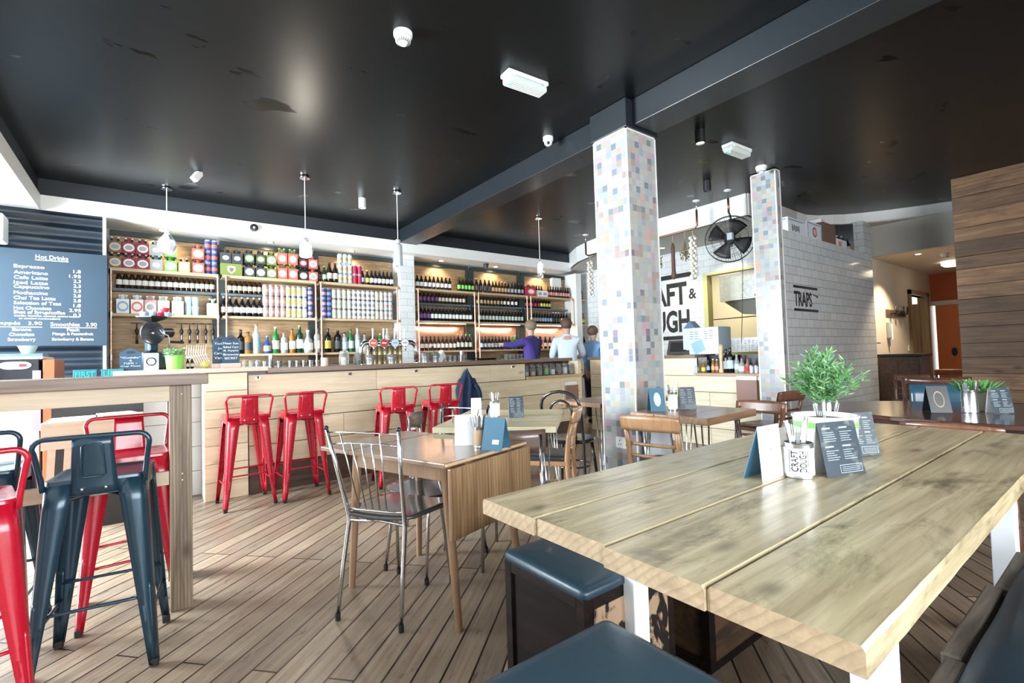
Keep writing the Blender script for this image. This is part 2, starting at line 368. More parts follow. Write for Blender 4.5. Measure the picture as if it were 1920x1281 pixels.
def text(name, s, mat, M, w=None, h=None, parent=None, align='LEFT', extrude=.001, offset=0.0, size=1.0, space=1.0):
    cu = bpy.data.curves.new(name, 'FONT'); cu.body = s; cu.size = size; cu.extrude = 0; cu.offset = offset; cu.align_x = 'LEFT'; cu.space_line = space
    cu.resolution_u = 3
    t = bpy.data.objects.new('tmp', cu); C.objects.link(t)
    dg = bpy.context.evaluated_depsgraph_get(); dg.update()
    me = bpy.data.meshes.new_from_object(t.evaluated_get(dg)); bpy.data.objects.remove(t)
    xs = [v.co.x for v in me.vertices]; ys = [v.co.y for v in me.vertices]
    x0, x1, y0, y1 = min(xs), max(xs), min(ys), max(ys)
    sx = w/(x1-x0) if w else None; sy = h/(y1-y0) if h else None
    sx = sx or sy or 1; sy = sy or sx
    W_ = (x1-x0)*sx; ox = {'LEFT': 0, 'CENTER': -W_/2, 'RIGHT': -W_}[align]
    for v in me.vertices: v.co = M @ Vector(((v.co.x-x0)*sx+ox, (v.co.y-y0)*sy, extrude))
    me.materials.clear(); me.materials.append(mat); me.name = name
    o = bpy.data.objects.new(name, me); C.objects.link(o)
    if parent: o.parent = parent
    return o
def face_M(loc, xdir, ydir=(0, 0, 1)):
    x = Vector(xdir).normalized(); y = Vector(ydir).normalized(); z = x.cross(y)
    m = Matrix((x, y, z)).transposed().to_4x4(); m.translation = Vector(loc); return m
def joined(objs, name, parent=None):
    """merge meshes of one piece of lettering into one part"""
    mb = bpy.data.meshes.new(name); vs = []; fs = []; mi = []; mats = []
    for o in objs:
        k = len(vs); vs += [tuple(v.co) for v in o.data.vertices]
        for p in o.data.polygons:
            fs.append([i+k for i in p.vertices]); mt = o.data.materials[p.material_index]
            if mt not in mats: mats.append(mt)
            mi.append(mats.index(mt))
    mb.from_pydata(vs, [], fs)
    for x in mats: mb.materials.append(x)
    mb.polygons.foreach_set('material_index', mi)
    for o in objs: bpy.data.objects.remove(o)
    o = bpy.data.objects.new(name, mb); C.objects.link(o)
    if parent: o.parent = parent
    return o

# ------------------------------------------------------------ palette
white_paint = plain('white_paint', (.78, .78, .76), .45)
cream_paint = plain('cream_paint', (.66, .58, .47), .6)
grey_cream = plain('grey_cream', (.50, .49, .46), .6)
black_ceiling = mat_blotch('black_ceiling_paint', (.0032, .0044, .0052), .34, (.0025, .003, .0032), .66, .68, 2.3, .14, (1, 1.7, 1))
beam_paint = plain('beam_paint', (.012, .016, .020), .34)
floor_mat = mat_floor('worn_floorboards')
metro_grey = mat_metro('metro_tile_grey', (.56, .59, .60), .2, .1, (.22, .23, .24))
metro_white = mat_metro('metro_tile_white', (.74, .76, .76), .2, .1, (.42, .44, .45))
mosaic = mat_mosaic('patchwork_mosaic')
osb = wood('chipboard', (.52, .36, .19), (.24, .14, .06), 'x', .5, sc=2.2, island=.05, stain=.6, stain_col=(.16, .09, .04))
green_frame = plain('dark_green_frame', (.022, .035, .034), .55)
ledge_blue = plain('ledge_blue', (.10, .15, .17), .5)
pine_pale = wood('pale_pine', (.80, .69, .50), (.66, .53, .34), 'x', .45, island=.10, knots=.5, bump=.08, stain=.25, stain_col=(.55, .42, .26))
pine_pale_y = wood('pale_pine_y', (.74, .66, .50), (.60, .50, .34), 'y', .45, island=.10, knots=.5, bump=.08)
dark_plank = wood('dark_plank', (.13, .075, .05), (.06, .035, .025), 'x', .45, island=.2)
worktop = wood('worktop', (.30, .20, .14), (.17, .11, .08), 'x', .35, island=.15)
shelf_wood = wood('shelf_wood', (.62, .46, .28), (.46, .32, .18), 'x', .5, island=.08)
barn = wood('reclaimed_cladding', (.20, .11, .053), (.085, .043, .02), 'y', .6, island=.5, stain=.75, stain_col=(.06, .04, .025), knots=.9, bump=.3)
copper = plain('copper', (.78, .42, .28), .28, 1)
copper_sheet = plain('copper_sheet', (.85, .47, .33), .33, 1, noise=.2, nscale=8, bump=.4)
chrome = plain('chrome', (.72, .74, .76), .12, 1)
steel = plain('steel', (.62, .65, .67), .28, 1)
galv = plain('galvanised', (.62, .68, .70), .35, .9, noise=.15, nscale=60)
black_plastic = plain('black_plastic', (.014, .015, .017), .35)
black_metal = plain('black_metal', (.02, .021, .023), .35, .3)
white_plastic = plain('white_plastic', (.8, .82, .8), .35)
rubber = plain('rubber', (.012, .012, .012), .7)
chalk = plain('chalk', (.88, .90, .90), .9)
navy_panel = plain('navy_panel', (.006, .011, .018), .35)
chalkboard = plain('chalkboard_paint', (.005, .020, .037), .75, noise=.35, nscale=3)
chalkboard_small = plain('slate_board', (.03, .075, .13), .7, noise=.2, nscale=10)
orange_paint = plain('orange_paint', (.78, .24, .07), .45)
rust_paint = plain('rust_paint', (.55, .12, .035), .5)
sign_black = plain('sign_black', (.012, .012, .013), .5)
glass = plain('clear_glass', (.92, .96, .97), .03, trans=.92)
lamp_on = plain('lit_glass', (1, .97, .9), .3, emit=(1, .93, .8), es=6)
spot_on = plain('spot_lens', (1, .95, .85), .3, emit=(1, .90, .72), es=14)
pale_green = plain('pale_green_glow', (.2, .8, .5), .4, emit=(.1, 1, .5), es=1.2)
H = 3.10   # ceiling height

# ------------------------------------------------------------ floor, ceiling, walls
st = dict(kind='structure')
MB().box(-3.1, 12.3, -2.9, 7.4, -.06, 0).build('floor', floor_mat, **st)
MB().box(-3.1, 12.3, -2.9, 7.4, H, H+.1).build('ceiling', black_ceiling, **st)
# casings of dark beam, running from the bar wall over the tiled pillar
MB().box(2.94, 3.21, -2.8, 6.6, 2.90, H).build('trim_1', beam_paint, bevel=.004, **st)
MB().box(2.865, 3.245, 2.30, 2.67, 2.88, H-.001).build('trim_2', beam_paint, bevel=.004, **st)
# front wall with the shop windows behind the camera
def window_wall(axis, pos, a0, a1, openings, z0, z1, name, n0):
    mb = MB()
    def bx(p, q, u, v):
        if axis == 'y': mb.box(p, q, pos-.1, pos, u, v)
        else: mb.box(pos-.1, pos, p, q, u, v)
    bx(a0, a1, 0, z0); bx(a0, a1, z1, H)
    e = a0
    for p, q in openings: bx(e, p, z0, z1); e = q
    bx(e, a1, z0, z1)
    mb.build(name, white_paint, **st)
    for i, (p, q) in enumerate(openings):
        fr = MB()
        def fb(a, b, u, v, d=.04):
            if axis == 'y': fr.box(a, b, pos-.07, pos-.07+d, u, v)
            else: fr.box(pos-.07, pos-.07+d, a, b, u, v)
        fb(p, q, z0, z0+.06); fb(p, q, z1-.06, z1)
        fb(p, p+.06, z0+.06, z1-.06); fb(q-.06, q, z0+.06, z1-.06)
        mid = (p+q)/2; fb(mid-.025, mid+.025, z0+.06, z1-.06)
        fr.build('window_%d' % (n0+i), beam_paint, **st)
window_wall('y', -2.8, -3.0, 12.2, [(-1.4, .9), (1.1, 3.4)], .45, 2.65, 'wall_front', 1)
window_wall('x', -3.0, -2.8, 7.3, [(.6, 2.4), (3.9, 6.1)], .45, 2.65, 'wall_left', 4)
MB().box(-3.0, 12.2, 7.1, 7.2, 0, H).build('wall_back', metro_white, **st)
# plastered frieze and soffit over the bar shelves, turned at the left
soff = [(-3.0, -2.8), (-.88, -2.8), (-.88, 6.6), (6.42, 6.6), (6.42, 7.1), (-3.0, 7.1)]
MB().prism(soff, 2.77, 2.93).build('trim_3', white_paint, **st)
MB().box(-.90, 6.40, 6.62, 6.70, 2.93, H).box(-.98, -.90, -2.8, 6.70, 2.93, H).build('trim_4', plain('frieze_dark', (.012, .016, .021), .45), **st)
# bulkhead round the kitchen and the passage: a thin white fascia with plaster behind it
line = [(6.42, 6.6), (6.28, 6.38), (6.12, 6.1), (6.0, 5.75), (5.93, 5.4), (5.9, 5.0), (5.9, 2.93), (7.31, 2.96), (7.6, 2.95), (7.81, 2.87), (7.98, 2.72), (8.12, 2.62), (8.26, 2.45), (8.45, 2.15), (8.62, 1.8), (8.74, 1.5), (8.84, 1.0), (8.86, -2.8)]
def fascia(pts, z0, z1, t=.05):
    mb = MB()
    for (a, b), (c, d) in zip(pts, pts[1:]): mb.bar((a, b, (z0+z1)/2), (c, d, (z0+z1)/2), t, z1-z0)
    return mb
fascia(line[:7], 2.83, H).build('trim_5', white_paint, **st)
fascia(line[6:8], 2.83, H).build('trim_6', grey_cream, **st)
fascia(line[7:], 2.96, H).build('trim_7', white_paint, **st)
MB().prism([(6.42, 7.1), (6.42, 6.6), (6.28, 6.38), (6.12, 6.1), (6.0, 5.75), (5.93, 5.4), (5.9, 5.0), (5.9, 2.93), (7.31, 2.96), (8.4, 2.75), (8.4, 2.9), (12.2, 2.9), (12.2, 7.1)], 2.83, 2.85).build('ceiling_kitchen', grey_cream, **st)
MB().prism([(8.40, 2.52), (8.26, 2.45), (8.45, 2.15), (8.62, 1.8), (8.74, 1.5), (8.84, 1.0), (8.86, -2.8), (9.2, -2.8), (9.2, 2.52)], 2.95, 2.965).build('ceiling_step', grey_cream, **st)
MB().box(8.62, 8.70, -.6, 2.52, 2.5, 2.95).build('trim_8', plain('step_plaster', (.46, .44, .40), .6), **st)
MB().box(8.70, 12.2, -.6, 2.52, 2.5, 2.58).build('ceiling_passage', cream_paint, **st)
# tiled wall beside the kitchen, with a ledge, and the passage behind it
MB().box(5.43, 8.42, 2.40, 2.52, 0, 2.49).box(8.12, 8.42, 2.40, 2.52, 2.49, 2.96).build('wall_tiled', metro_grey, **st)
MB().box(5.90, 8.12, 2.42, 2.82, 2.44, 2.488).build('trim_9', white_paint, **st)
MB().box(8.42, 10.52, 2.50, 2.60, 0, 2.5).box(11.55, 12.05, 2.50, 2.60, 0, 2.5).box(10.52, 11.55, 2.50, 2.60, 2.05, 2.5).build('wall_passage', cream_paint, **st)
MB().box(11.9, 12.0, -.6, 2.6, 1.98, 2.5).build('wall_end', rust_paint, **st)
MB().box(11.86, 12.0, -.6, 2.5, 1.90, 1.98).build('trim_10', white_paint, **st)
d = MB().box(11.9, 11.96, -.6, 2.44, 0, 1.90).build('door_1', orange_paint, **st)
MB().lathe([(.05, -.008), (.05, .012)], n=16, M=Matrix.Translation((11.885, 2.20, 1.02)) @ Matrix.Rotation(rad(90), 4, 'Y') @ Matrix.Diagonal((1.6, .8, 1, 1))).build('finger_pull', black_metal, parent=d)
wd = wood('oak_frame', (.34, .23, .13), (.22, .14, .08), 'z', .5)
MB().box(11.0, 11.1, 2.48, 2.6, .0, 1.9).box(10.45, 10.53, 2.46, 2.61, 0, 2.12).box(11.5, 11.6, 2.46, 2.61, 0, 2.12).box(10.45, 11.6, 2.46, 2.61, 2.05, 2.13).build('trim_11', wd, **st)
d = MB().bar((10.58, 2.62, 1.02), (10.95, 3.35, 1.02), .04, 2.03).build('door_2', plain('cream_door', (.62, .52, .30), .5), **st)
MB().ball((10.63, 2.70, 1.0), .03).build('door_handle', steel, parent=d)
MB().box(10.2, 12.0, 4.0, 4.1, 0, 2.5).build('wall_room_beyond', cream_paint, **st)
# timber clad wall at the right
mb = MB(); z = 0.0; random.seed(3)
while z < H-.001:
    h = min(random.choice([.145, .16, .175, .19]), H-z); y = 1.34; zz = min(z+h, H)
    if H-zz < .05: zz = H
    while y > -2.75:
        L = random.uniform(1.2, 2.6); y0 = max(y-L, -2.78); dx = random.uniform(0, .012)
        mb.box(7.54-dx, 7.62, y0+.001, y-.001, z+.0015, zz-.0015); y = y0
    z = zz
mb.build('wall_clad', barn, bevel=.003, **st)
MB().box(7.62, 7.72, -2.8, 1.34, 0, H).build('wall_clad_backing', dark_plank, **st)
# kitchen
kw = MB().box(7.0, 7.1, 4.22, 7.1, 0, 2.85).box(7.0, 7.1, 2.52, 4.22, 0, 1.14).box(7.0, 7.1, 2.52, 4.22, 2.38, 2.85)
kw.build('wall_kitchen', metro_white, **st)
MB().box(6.98, 7.12, 4.15, 4.22, 1.14, 2.38).box(6.98, 7.12, 2.56, 4.15, 2.35, 2.38).box(6.96, 7.14, 2.56, 4.22, 1.10, 1.14).build('trim_12', plain('mustard_frame', (.60, .55, .22), .5), **st)
MB().box(9.2, 9.3, 2.6, 7.1, 0, 2.85).box(7.1, 9.2, 6.6, 6.7, 0, 2.85).build('wall_kitchen_far', plain('kitchen_cream', (.86, .78, .58), .5), **st)
# tiled pier between the two runs of shelves, and the pale jamb at the far end
MB().box(3.02, 3.25, 6.78, 7.1, .905, 2.77).build('wall_pier', metro_white, **st)
MB().box(6.66, 6.80, 6.72, 7.1, 0, 2.77).build('trim_13', white_paint, **st)
# ridged navy panelling behind the menu board
rows = []
for i in range(0, 157*1):
    z = 2.77*i/156; rows.append([(-3.0, 6.56+.022*math.sin(z*2*math.pi/.125), z), (-.40, 6.56+.022*math.sin(z*2*math.pi/.125), z)])
MB().sheet(rows).box(-3.0, -.40, 6.60, 6.64, 0, 2.77).build('wall_panelling', navy_panel, smooth=60, **st)
MB().box(-.40, -.375, 6.52, 6.64, 0, 2.77).build('trim_14', white_paint, **st)
# patchwork-tiled pillars with white edge beads
def pillar(x0, x1, y0, y1, z1, label):
    t = thing('tiled_pillar', label, 'pillar', (x0, y0, 0), group=None)
    MB().box(0, x1-x0, 0, y1-y0, 0, z1).build('tile_cladding', mosaic, t)
    e = .006
    for (a, b) in ((0, 0), (x1-x0, 0), (0, y1-y0)):
        MB().box(a-e, a+e, b-e, b+e, 0, z1).build('edge_bead', white_plastic, t)
    MB().box(-e, x1-x0+e, -e, y1-y0+e, z1-.008, z1+.001).build('top_bead', white_plastic, t)
    return t
p = pillar(2.885, 3.235, 2.325, 2.65, 2.88, 'tall square pillar clad in pastel patchwork mosaic under the dark beam')
sk = MB().box(-.012, -.001, 0, .0, 0, 0)
so = MB().box(-.010, -.002, .0, .146, 0, .086).build('socket_plate', white_plastic, None, bevel=.002, loc=(2.885, 2.38, .44))
for k in (0, 1):
    for a, b in ((.035, .055), (.024, .028), (.046, .028)):
        MB().box(-.0115, -.0095, a+k*.073-.003, a+k*.073+.003, b-.005, b+.005).build('socket_slot', black_plastic, so)
    MB().box(-.013, -.0095, .02+k*.073, .032+k*.073, .062, .074).build('rocker_switch', plain('switch_white', (.7, .7, .7), .3), so)
tag(so, 'white double wall socket low on the mosaic pillar', 'socket')
pillar(5.33, 5.43, 2.335, 2.59, 3.09, 'slim mosaic pillar at the end of the grey tiled wall')

# ------------------------------------------------------------ bar
def bar():
    t = thing('bar_counter', 'long pale pine bar counter with dark top and dark kick board', 'bar counter', (0, 0, 0))
    mb = MB()
    # stepped left part of narrower boards
    z = .0
    for k in range(7):
        mb.box(.36, .69, 4.90, 4.93, z+.002, z+.157-.002); z += .157
    mb.build('narrow_boards', pine_pale, t, bevel=.002)
    mb = MB(); z = 0
    for k in range(5):
        mb.box(-.22, .36, 5.25, 5.28, z+.002, z+.220-.002); z += .220
    mb.box(.36, .38, 4.93, 5.28, 0, 1.10)
    mb.build('side_boards', plain('white_boards', (.80, .80, .77), .5, noise=.05, nscale=9), t, bevel=.002)
    mb = MB()
    zs = [.25, .43, .655, .865, 1.075]; brk = [[2.3], [1.55, 3.4], [2.7], [1.9, 3.35, 4.35]]
    for i in range(4):
        x = .70; xe = 4.92
        for b in brk[i]+[xe]:
            z1 = zs[i+1]-.0035; xx = b
            if i == 3 and b > 3.9: xx = 3.90
            if xx > x: mb.box(x+.0015, xx-.0015, 4.925, 4.95, zs[i]+.0035, z1)
            x = b
            if i == 3 and b > 3.9: break
    mb.build('front_boards', pine_pale, t, bevel=.002)
    MB().box(.69, 4.92, 4.945, 4.99, 0, 1.075).build('back_frame', black_plastic, t) if False else None
    MB().box(.38, .86, 4.951, 4.99, 0, 1.104).box(.86, 3.90, 4.951, 4.99, 0, 1.084).box(3.90, 4.92, 4.951, 4.99, 0, .86).build('carcass', black_plastic, t)
    MB().box(.70, 4.915, 4.93, 4.951, .0, .245).build('kick_board', dark_plank, t, bevel=.003)
    MB().box(-.24, .86, 4.88, 5.50, 1.105, 1.145).build('pale_top', wood('pale_top', (.74, .60, .48), (.60, .46, .36), 'x', .4), t, bevel=.004)
    MB().box(.86, 3.94, 4.88, 5.50, 1.085, 1.13).build('dark_top', worktop, t, bevel=.004)
    MB().box(3.95, 4.95, 5.12, 5.50, 1.085, 1.13).build('end_top', worktop, t, bevel=.004)
    # open shelf at the right end
    MB().box(3.92, 4.93, 4.90, 5.30, .865, .90).build('jar_shelf', shelf_wood, t, bevel=.002)
    MB().box(3.90, 4.92, 5.30, 5.33, .90, 1.085).build('shelf_back', dark_plank, t)
    MB().box(3.90, 3.93, 4.95, 5.30, .90, 1.085).build('shelf_side', dark_plank, t)
    MB().box(4.87, 4.93, 4.93, 5.12, .90, 1.085).build('end_post', pine_pale, t)
    MB().box(4.92, 4.95, 4.95, 5.50, 0, 1.085).build('end_panel', pine_pale_y, t)
    return t
bar()
mk_hook = lambda: (lambda t: (MB().box(-.022, .022, -.006, 0, -.012, .012).build('plate', chrome, t, bevel=.002), MB().tube([(0, -.006, .004), (0, -.03, -.004), (0, -.038, .008), (0, -.03, .016)], .005).build('peg', black_metal, t), t)[-1])(thing('coat_hook', 'x', 'hook'))
hk = Once(mk_hook)
for x, l in ((.78, 'small chrome hook on the bar front, leftmost, beside the pale boards'), (1.62, 'small chrome hook on the bar front above the second red stool'), (2.35, 'small chrome hook on the bar front right of the bar taps'), (3.70, 'small chrome hook on the bar front just left of the jar shelf')):
    hk.put((x, 4.925, 1.04), label=l, group='coat hooks along the bar front')

# draped navy coat
def coat():
    rows = []
    for i in range(15):
        t = i/14; z = 1.05-t*.58; w = .02+.135*min(1, t*2.2)+.02*math.sin(t*5); rr = []
        for j in range(19):
            u = j/18*2-1
            rr.append((w*u+.012*math.sin(t*6+u)+.06*t, -.035-.03*(1-u*u)-.018*math.sin(u*9+t*3)*min(1, t*3), z-(.02*math.sin(u*6) if i == 14 else 0)+.05*abs(u)*(0 if t > .2 else -1)))
        rows.append(rr)
    o = MB().sheet(rows).build('coat', plain('navy_cloth', (.012, .03, .075), .85, noise=.3, nscale=90), None, smooth=180, thick=.008, loc=(2.97, 4.915, 0))
    tag(o, 'dark navy coat hanging on the bar front by the fourth red stool', 'coat')
    sl = []
    for i in range(9):
        t = i/8; sl.append((.10+.07*math.sin(t*3), -.06, .86-.30*t))
    MB().tube(sl, [.03, .035, .036, .034, .033, .032, .03, .03, .028], n=10).build('sleeve', MATS['navy_cloth'], o, smooth=180)
coat()

# kitchen counter
def kcounter():
    t = thing('kitchen_counter', 'pale pine kitchen counter behind the mosaic pillars', 'counter', (0, 0, 0))
    mb = MB(); zs = [0, .22, .44, .66, .86]
    for i in range(4):
        y = 2.54
        for b in ((4.1, 5.3) if i % 2 else (3.3, 4.9, 5.3)):
            mb.box(5.50, 5.53, y+.002, b-.002, zs[i]+.003, zs[i+1]-.003); y = b
    mb.box(5.50, 5.53, 3.50, 5.3, .863, 1.085)
    mb.build('front_boards', pine_pale_y, t, bevel=.002)
    MB().box(5.53, 5.56, 2.54, 5.3, 0, .86).box(5.53, 5.56, 3.5, 5.3, .86, 1.085).build('carcass', black_plastic, t)
    MB().box(5.47, 5.95, 3.46, 5.32, 1.085, 1.125).build('dark_top', wood('worktop_y', (.30, .20, .14), (.17, .11, .08), 'y', .35), t, bevel=.004)
    MB().box(5.47, 5.74, 2.54, 3.46, .862, .895).build('sauce_shelf', wood('shelf_wood_y', (.50, .34, .22), (.36, .24, .15), 'y', .5), t, bevel=.003)
    MB().box(5.495, 5.53, 3.45, 3.50, .86, 1.085).build('metal_post', steel, t)
    MB().box(5.74, 6.1, 2.54, 3.46, 1.085, 1.11).box(5.74, 5.76, 2.54, 3.46, .895, 1.085).build('rear_top', black_metal, t)
kcounter()

# ------------------------------------------------------------ back-bar shelving
def bay(x0, x1, label, posts, lo=True, z3=1.775):
    t = thing('bottle_shelf_unit', label, 'shelves', (0, 0, 0))
    mb = MB()
    MB().box(x0, x1, 7.06, 7.10, 1.15, 2.70).build('back_board', osb, t)
    MB().box(x0, x1, 6.79, 7.055, 2.245, 2.28).build('upper_shelf', shelf_wood, t, bevel=.002)
    MB().box(x0, x1, 6.79, 7.055, z3-.03, z3).build('middle_shelf', shelf_wood, t, bevel=.002)
    if lo: MB().box(x0 if x0 > 0 else x0+.0, x1, 6.79, 7.055, 1.275, 1.305).build('lower_shelf', shelf_wood, t, bevel=.002)
    MB().box(x0, x1, 6.965, 7.05, 2.045, 2.078).build('ledge', ledge_blue, t)
    MB().box(x0, x1, 7.02, 7.06, 2.69, 2.75).build('top_rail', green_frame, t)
    for p in posts:
        m = MB().cyl((p, 6.785, .9), (p, 6.785, 2.245), .011, n=10)
        m.build('copper_pipe', copper, t, smooth=40)
        for z in (1.29, z3-.015, 2.235):
            MB().cyl((p, 6.785, z-.028), (p, 6.785, z+.028), .016, n=10).build('pipe_collar', chrome if x1 < 1 else copper, t, smooth=40)
    return t
bay(-.37, .66, 'left bay of wooden shelves beside the menu board, cartons on top', (-.35, .65), lo=False)
bay(.70, 1.80, 'second bay of wooden shelves, spirits on its lower shelf', (.74, 1.79))
bay(1.84, 3.0, 'third bay of wooden shelves, rows of cans, beside the tiled pier', (1.86, 2.965))
bay(3.27, 4.38, 'fourth bay of shelves, copper lined, right of the tiled pier', (3.31, 4.34))
bay(4.42, 5.50, 'fifth bay of shelves, copper lined, behind the person in purple', (4.42, 5.47))
bay(5.54, 6.64, 'last bay of shelves, copper lined, below the small white box', (5.56, 6.58))
def uprights():
    for x0, x1 in ((.66, .70), (1.80, 1.84), (4.38, 4.42), (5.50, 5.54)):
        MB().box(x0-.05, x1+.05, 7.0, 7.055, 1.15, 2.69).build('trim_%d' % (20+int(x0*2)), green_frame, kind='structure')
uprights()
# shelves beyond the pale jamb
t = thing('bottle_shelf_unit', 'narrow shelf stack behind the garlic string at the far corner', 'shelves')
for z in (2.245, 1.745): MB().box(6.82, 8.2, 6.79, 7.09, z, z+.03).build('shelf', shelf_wood, t, bevel=.002)
MB().box(6.82, 8.2, 6.79, 7.09, 1.275, 1.305).build('shelf', shelf_wood, t, bevel=.002)
MB().cyl((7.02, 6.785, 1.0), (7.02, 6.785, 2.245), .011, n=10).build('copper_pipe', copper, t, smooth=40)
# arched copper splashbacks
for i, (x0, x1) in enumerate(((3.30, 4.30), (4.48, 5.42), (5.60, 6.60))):
    rows = []
    for a in range(13):
        v = a/12; rows.append([(x0+(x1-x0)*u/24, 7.045-.05*math.sin(v*math.pi)*math.sin(u/24*math.pi)**.7, 1.31+.42*v) for u in range(25)])
    tag(MB().sheet(rows).build('copper_splashback', copper_sheet, smooth=180, thick=.003), ['curved copper sheet behind the white label bottles right of the tiled pier', 'curved copper sheet behind the bottles the person in purple reaches for', 'curved copper sheet at the far end behind the people'][i], 'splashback', 'copper sheets behind the lower shelf')
# back counter under the shelves
t = thing('back_counter', 'dark back counter below the bottle shelves', 'counter')
MB().box(-.36, 6.64, 6.62, 7.05, .86, .90).build('top', worktop, t)
MB().box(-.36, 6.64, 6.66, 7.05, 0, .86).build('cabinet', black_plastic, t)
MB().box(-.36, 6.6, 6.80, 7.05, .90, 1.10).build('glass_rack_base', dark_plank, t)

# ------------------------------------------------------------ bottles, cans, cartons
GL = dict(brown=plain('brown_glass', (.03, .014, .006), .08), black=plain('black_glass', (.008, .008, .009), .08), green=plain('green_glass', (.02, .16, .04), .08),
          dgreen=plain('dark_green_glass', (.008, .04, .018), .08), clear=plain('pale_glass', (.62, .68, .68), .06, trans=.5), rose=plain('rose_glass', (.55, .28, .20), .1, trans=.3),
          blue=plain('blue_glass', (.03, .06, .22), .08), amber=plain('amber_glass', (.42, .20, .05), .08, trans=.3), silver=plain('silver_bottle', (.6, .64, .66), .2, .6))
LB = {k: plain('paper_'+k, c, .6) for k, c in dict(white=(.80, .82, .80), cream=(.66, .62, .50), purple=(.20, .08, .34), green=(.10, .42, .06), gold=(.48, .34, .16), tan=(.42, .30, .18),
      grey=(.34, .36, .38), red=(.50, .03, .04), black=(.02, .02, .02), yellow=(.74, .66, .12), blue=(.25, .42, .66), sage=(.48, .58, .50), pink=(.72, .34, .34), coral=(.72, .14, .10), skyblue=(.50, .70, .80),
      lime=(.20, .60, .10), orange=(.72, .42, .20), maroon=(.26, .02, .05), olive=(.16, .22, .05), brown=(.20, .11, .06), navy=(.04, .07, .30), dark=(.05, .055, .055), wine=(.40, .02, .07)).items()}
BEER = [(.0, 0), (.028, 0), (.0305, .004), (.0305, .128), (.028, .145), (.0175, .172), (.0135, .19), (.0125, .222), (.0135, .224)]
WINE = [(.0, 0), (.036, 0), (.038, .004), (.038, .19), (.034, .21), (.016, .235), (.0145, .30), (.0155, .302)]
SQUAT = [(.0, 0), (.045, 0), (.048, .006), (.05, .08), (.045, .13), (.022, .165), (.016, .19), (.0155, .235)]
SHAPES = dict(beer=(BEER, .030, .045, .108, .0145), wine=(WINE, .0382, .05, .15, .0165), squat=(SQUAT, .0495, .03, .105, .017), square=([(0, 0), (.040, 0), (.042, .004), (.042, .17), (.036, .19), (.016, .205), (.015, .245)], .0425, .04, .13, .017))
def mk_bottle(shape, gl, lab, cap, sc=1.0, nm='bottle'):
    prof, lr, l0, l1, cr = SHAPES[shape]; n = 4 if shape == 'square' else 14
    t = MB().lathe([(r*sc, z*sc) for r, z in prof], n=14).build(nm, GL[gl], smooth=60)
    MB().lathe([((lr+.0012)*sc, l0*sc), ((lr+.0012)*sc, l1*sc)], n=14, caps=False).build('label', LB[lab], t, smooth=60)
    top = prof[-1][1]*sc
    MB().cyl((0, 0, top-.012*sc), (0, 0, top+.004*sc), cr*sc, n=12).build('cap', LB[cap], t, smooth=40)
    return tag(t, 'bottle', 'bottle')
PROTO = {}
def bottle(x, y, z, shape='beer', gl='brown', lab='white', cap='black', label=None, group=None, sc=1.0, nm='bottle'):
    k = (shape, gl, lab, cap, sc, nm)
    if k not in PROTO: PROTO[k] = Once(lambda: mk_bottle(shape, gl, lab, cap, sc, nm))
    return PROTO[k].put((x, y, z), random.uniform(-.3, .3), label, group)
ORD = ['leftmost', 'second from left', 'third from left', 'fourth from left', 'fifth from left', 'sixth from left', 'seventh from left', 'eighth from left', 'ninth from left', 'tenth from left', 'eleventh from left', 'twelfth from left', 'thirteenth from left', 'fourteenth from left']
def nth(i, n):
    if i == n-1: return 'rightmost'
    if n > 4 and i == n-2: return 'second from right'
    return ORD[i]
def brow(x0, x1, n, y, z, label, group=None, **k):
    for i in range(n):
        l = label+', '+nth(i, n)
        if len(l.split()) > 16: l = label.replace('dark bottle', 'bottle').replace('black bottle', 'bottle').replace(' on the ', ' on ').replace('right end of the ', '')+', '+nth(i, n)
        bottle(x0+(x1-x0)*(i/(n-1) if n > 1 else 0), y+random.uniform(-.004, .004), z, label=l, group=group or label, **k)
TOP, MID, LOW, LED = 2.281, 1.776, 1.306, 2.079
yb = 6.87
# narrow ledge rows
brow(-.29, .30, 11, 7.005, LED, 'dark beer bottle with plain white label on the left bay ledge', sc=.92)
brow(.355, .61, 6, 7.005, LED, 'dark beer bottle with white label and green crest, right end of the left bay ledge', lab='sage', sc=.92)
brow(.80, 1.14, 7, 7.005, LED, 'dark bottle with cream label on the second bay ledge', lab='cream', cap='black', sc=.92)
brow(3.45, 3.74, 5, 7.005, LED, 'dark bottle with purple label on the ledge right of the tiled pier', lab='purple', sc=.92)
brow(3.80, 4.26, 8, 7.005, LED, 'dark bottle with pale cream label on the ledge of the fourth bay', lab='cream', cap='cream', sc=.92)
brow(4.55, 5.05, 8, 7.005, LED, 'dark bottle with tan label on the ledge of the fifth bay', lab='tan', cap='gold', sc=.92)
brow(5.12, 5.38, 4, 7.005, LED, 'dark bottle with grey-white label, right end of the fifth bay ledge', lab='white', gl='black', cap='black', sc=.92)
brow(5.62, 5.92, 5, 7.005, LED, 'dark red labelled small bottle on the ledge of the last bay', lab='wine', gl='black', sc=.85)
brow(5.99, 6.20, 4, 7.005, LED, 'bottle with yellow label on the ledge of the last bay', lab='yellow', gl='black', sc=.92)
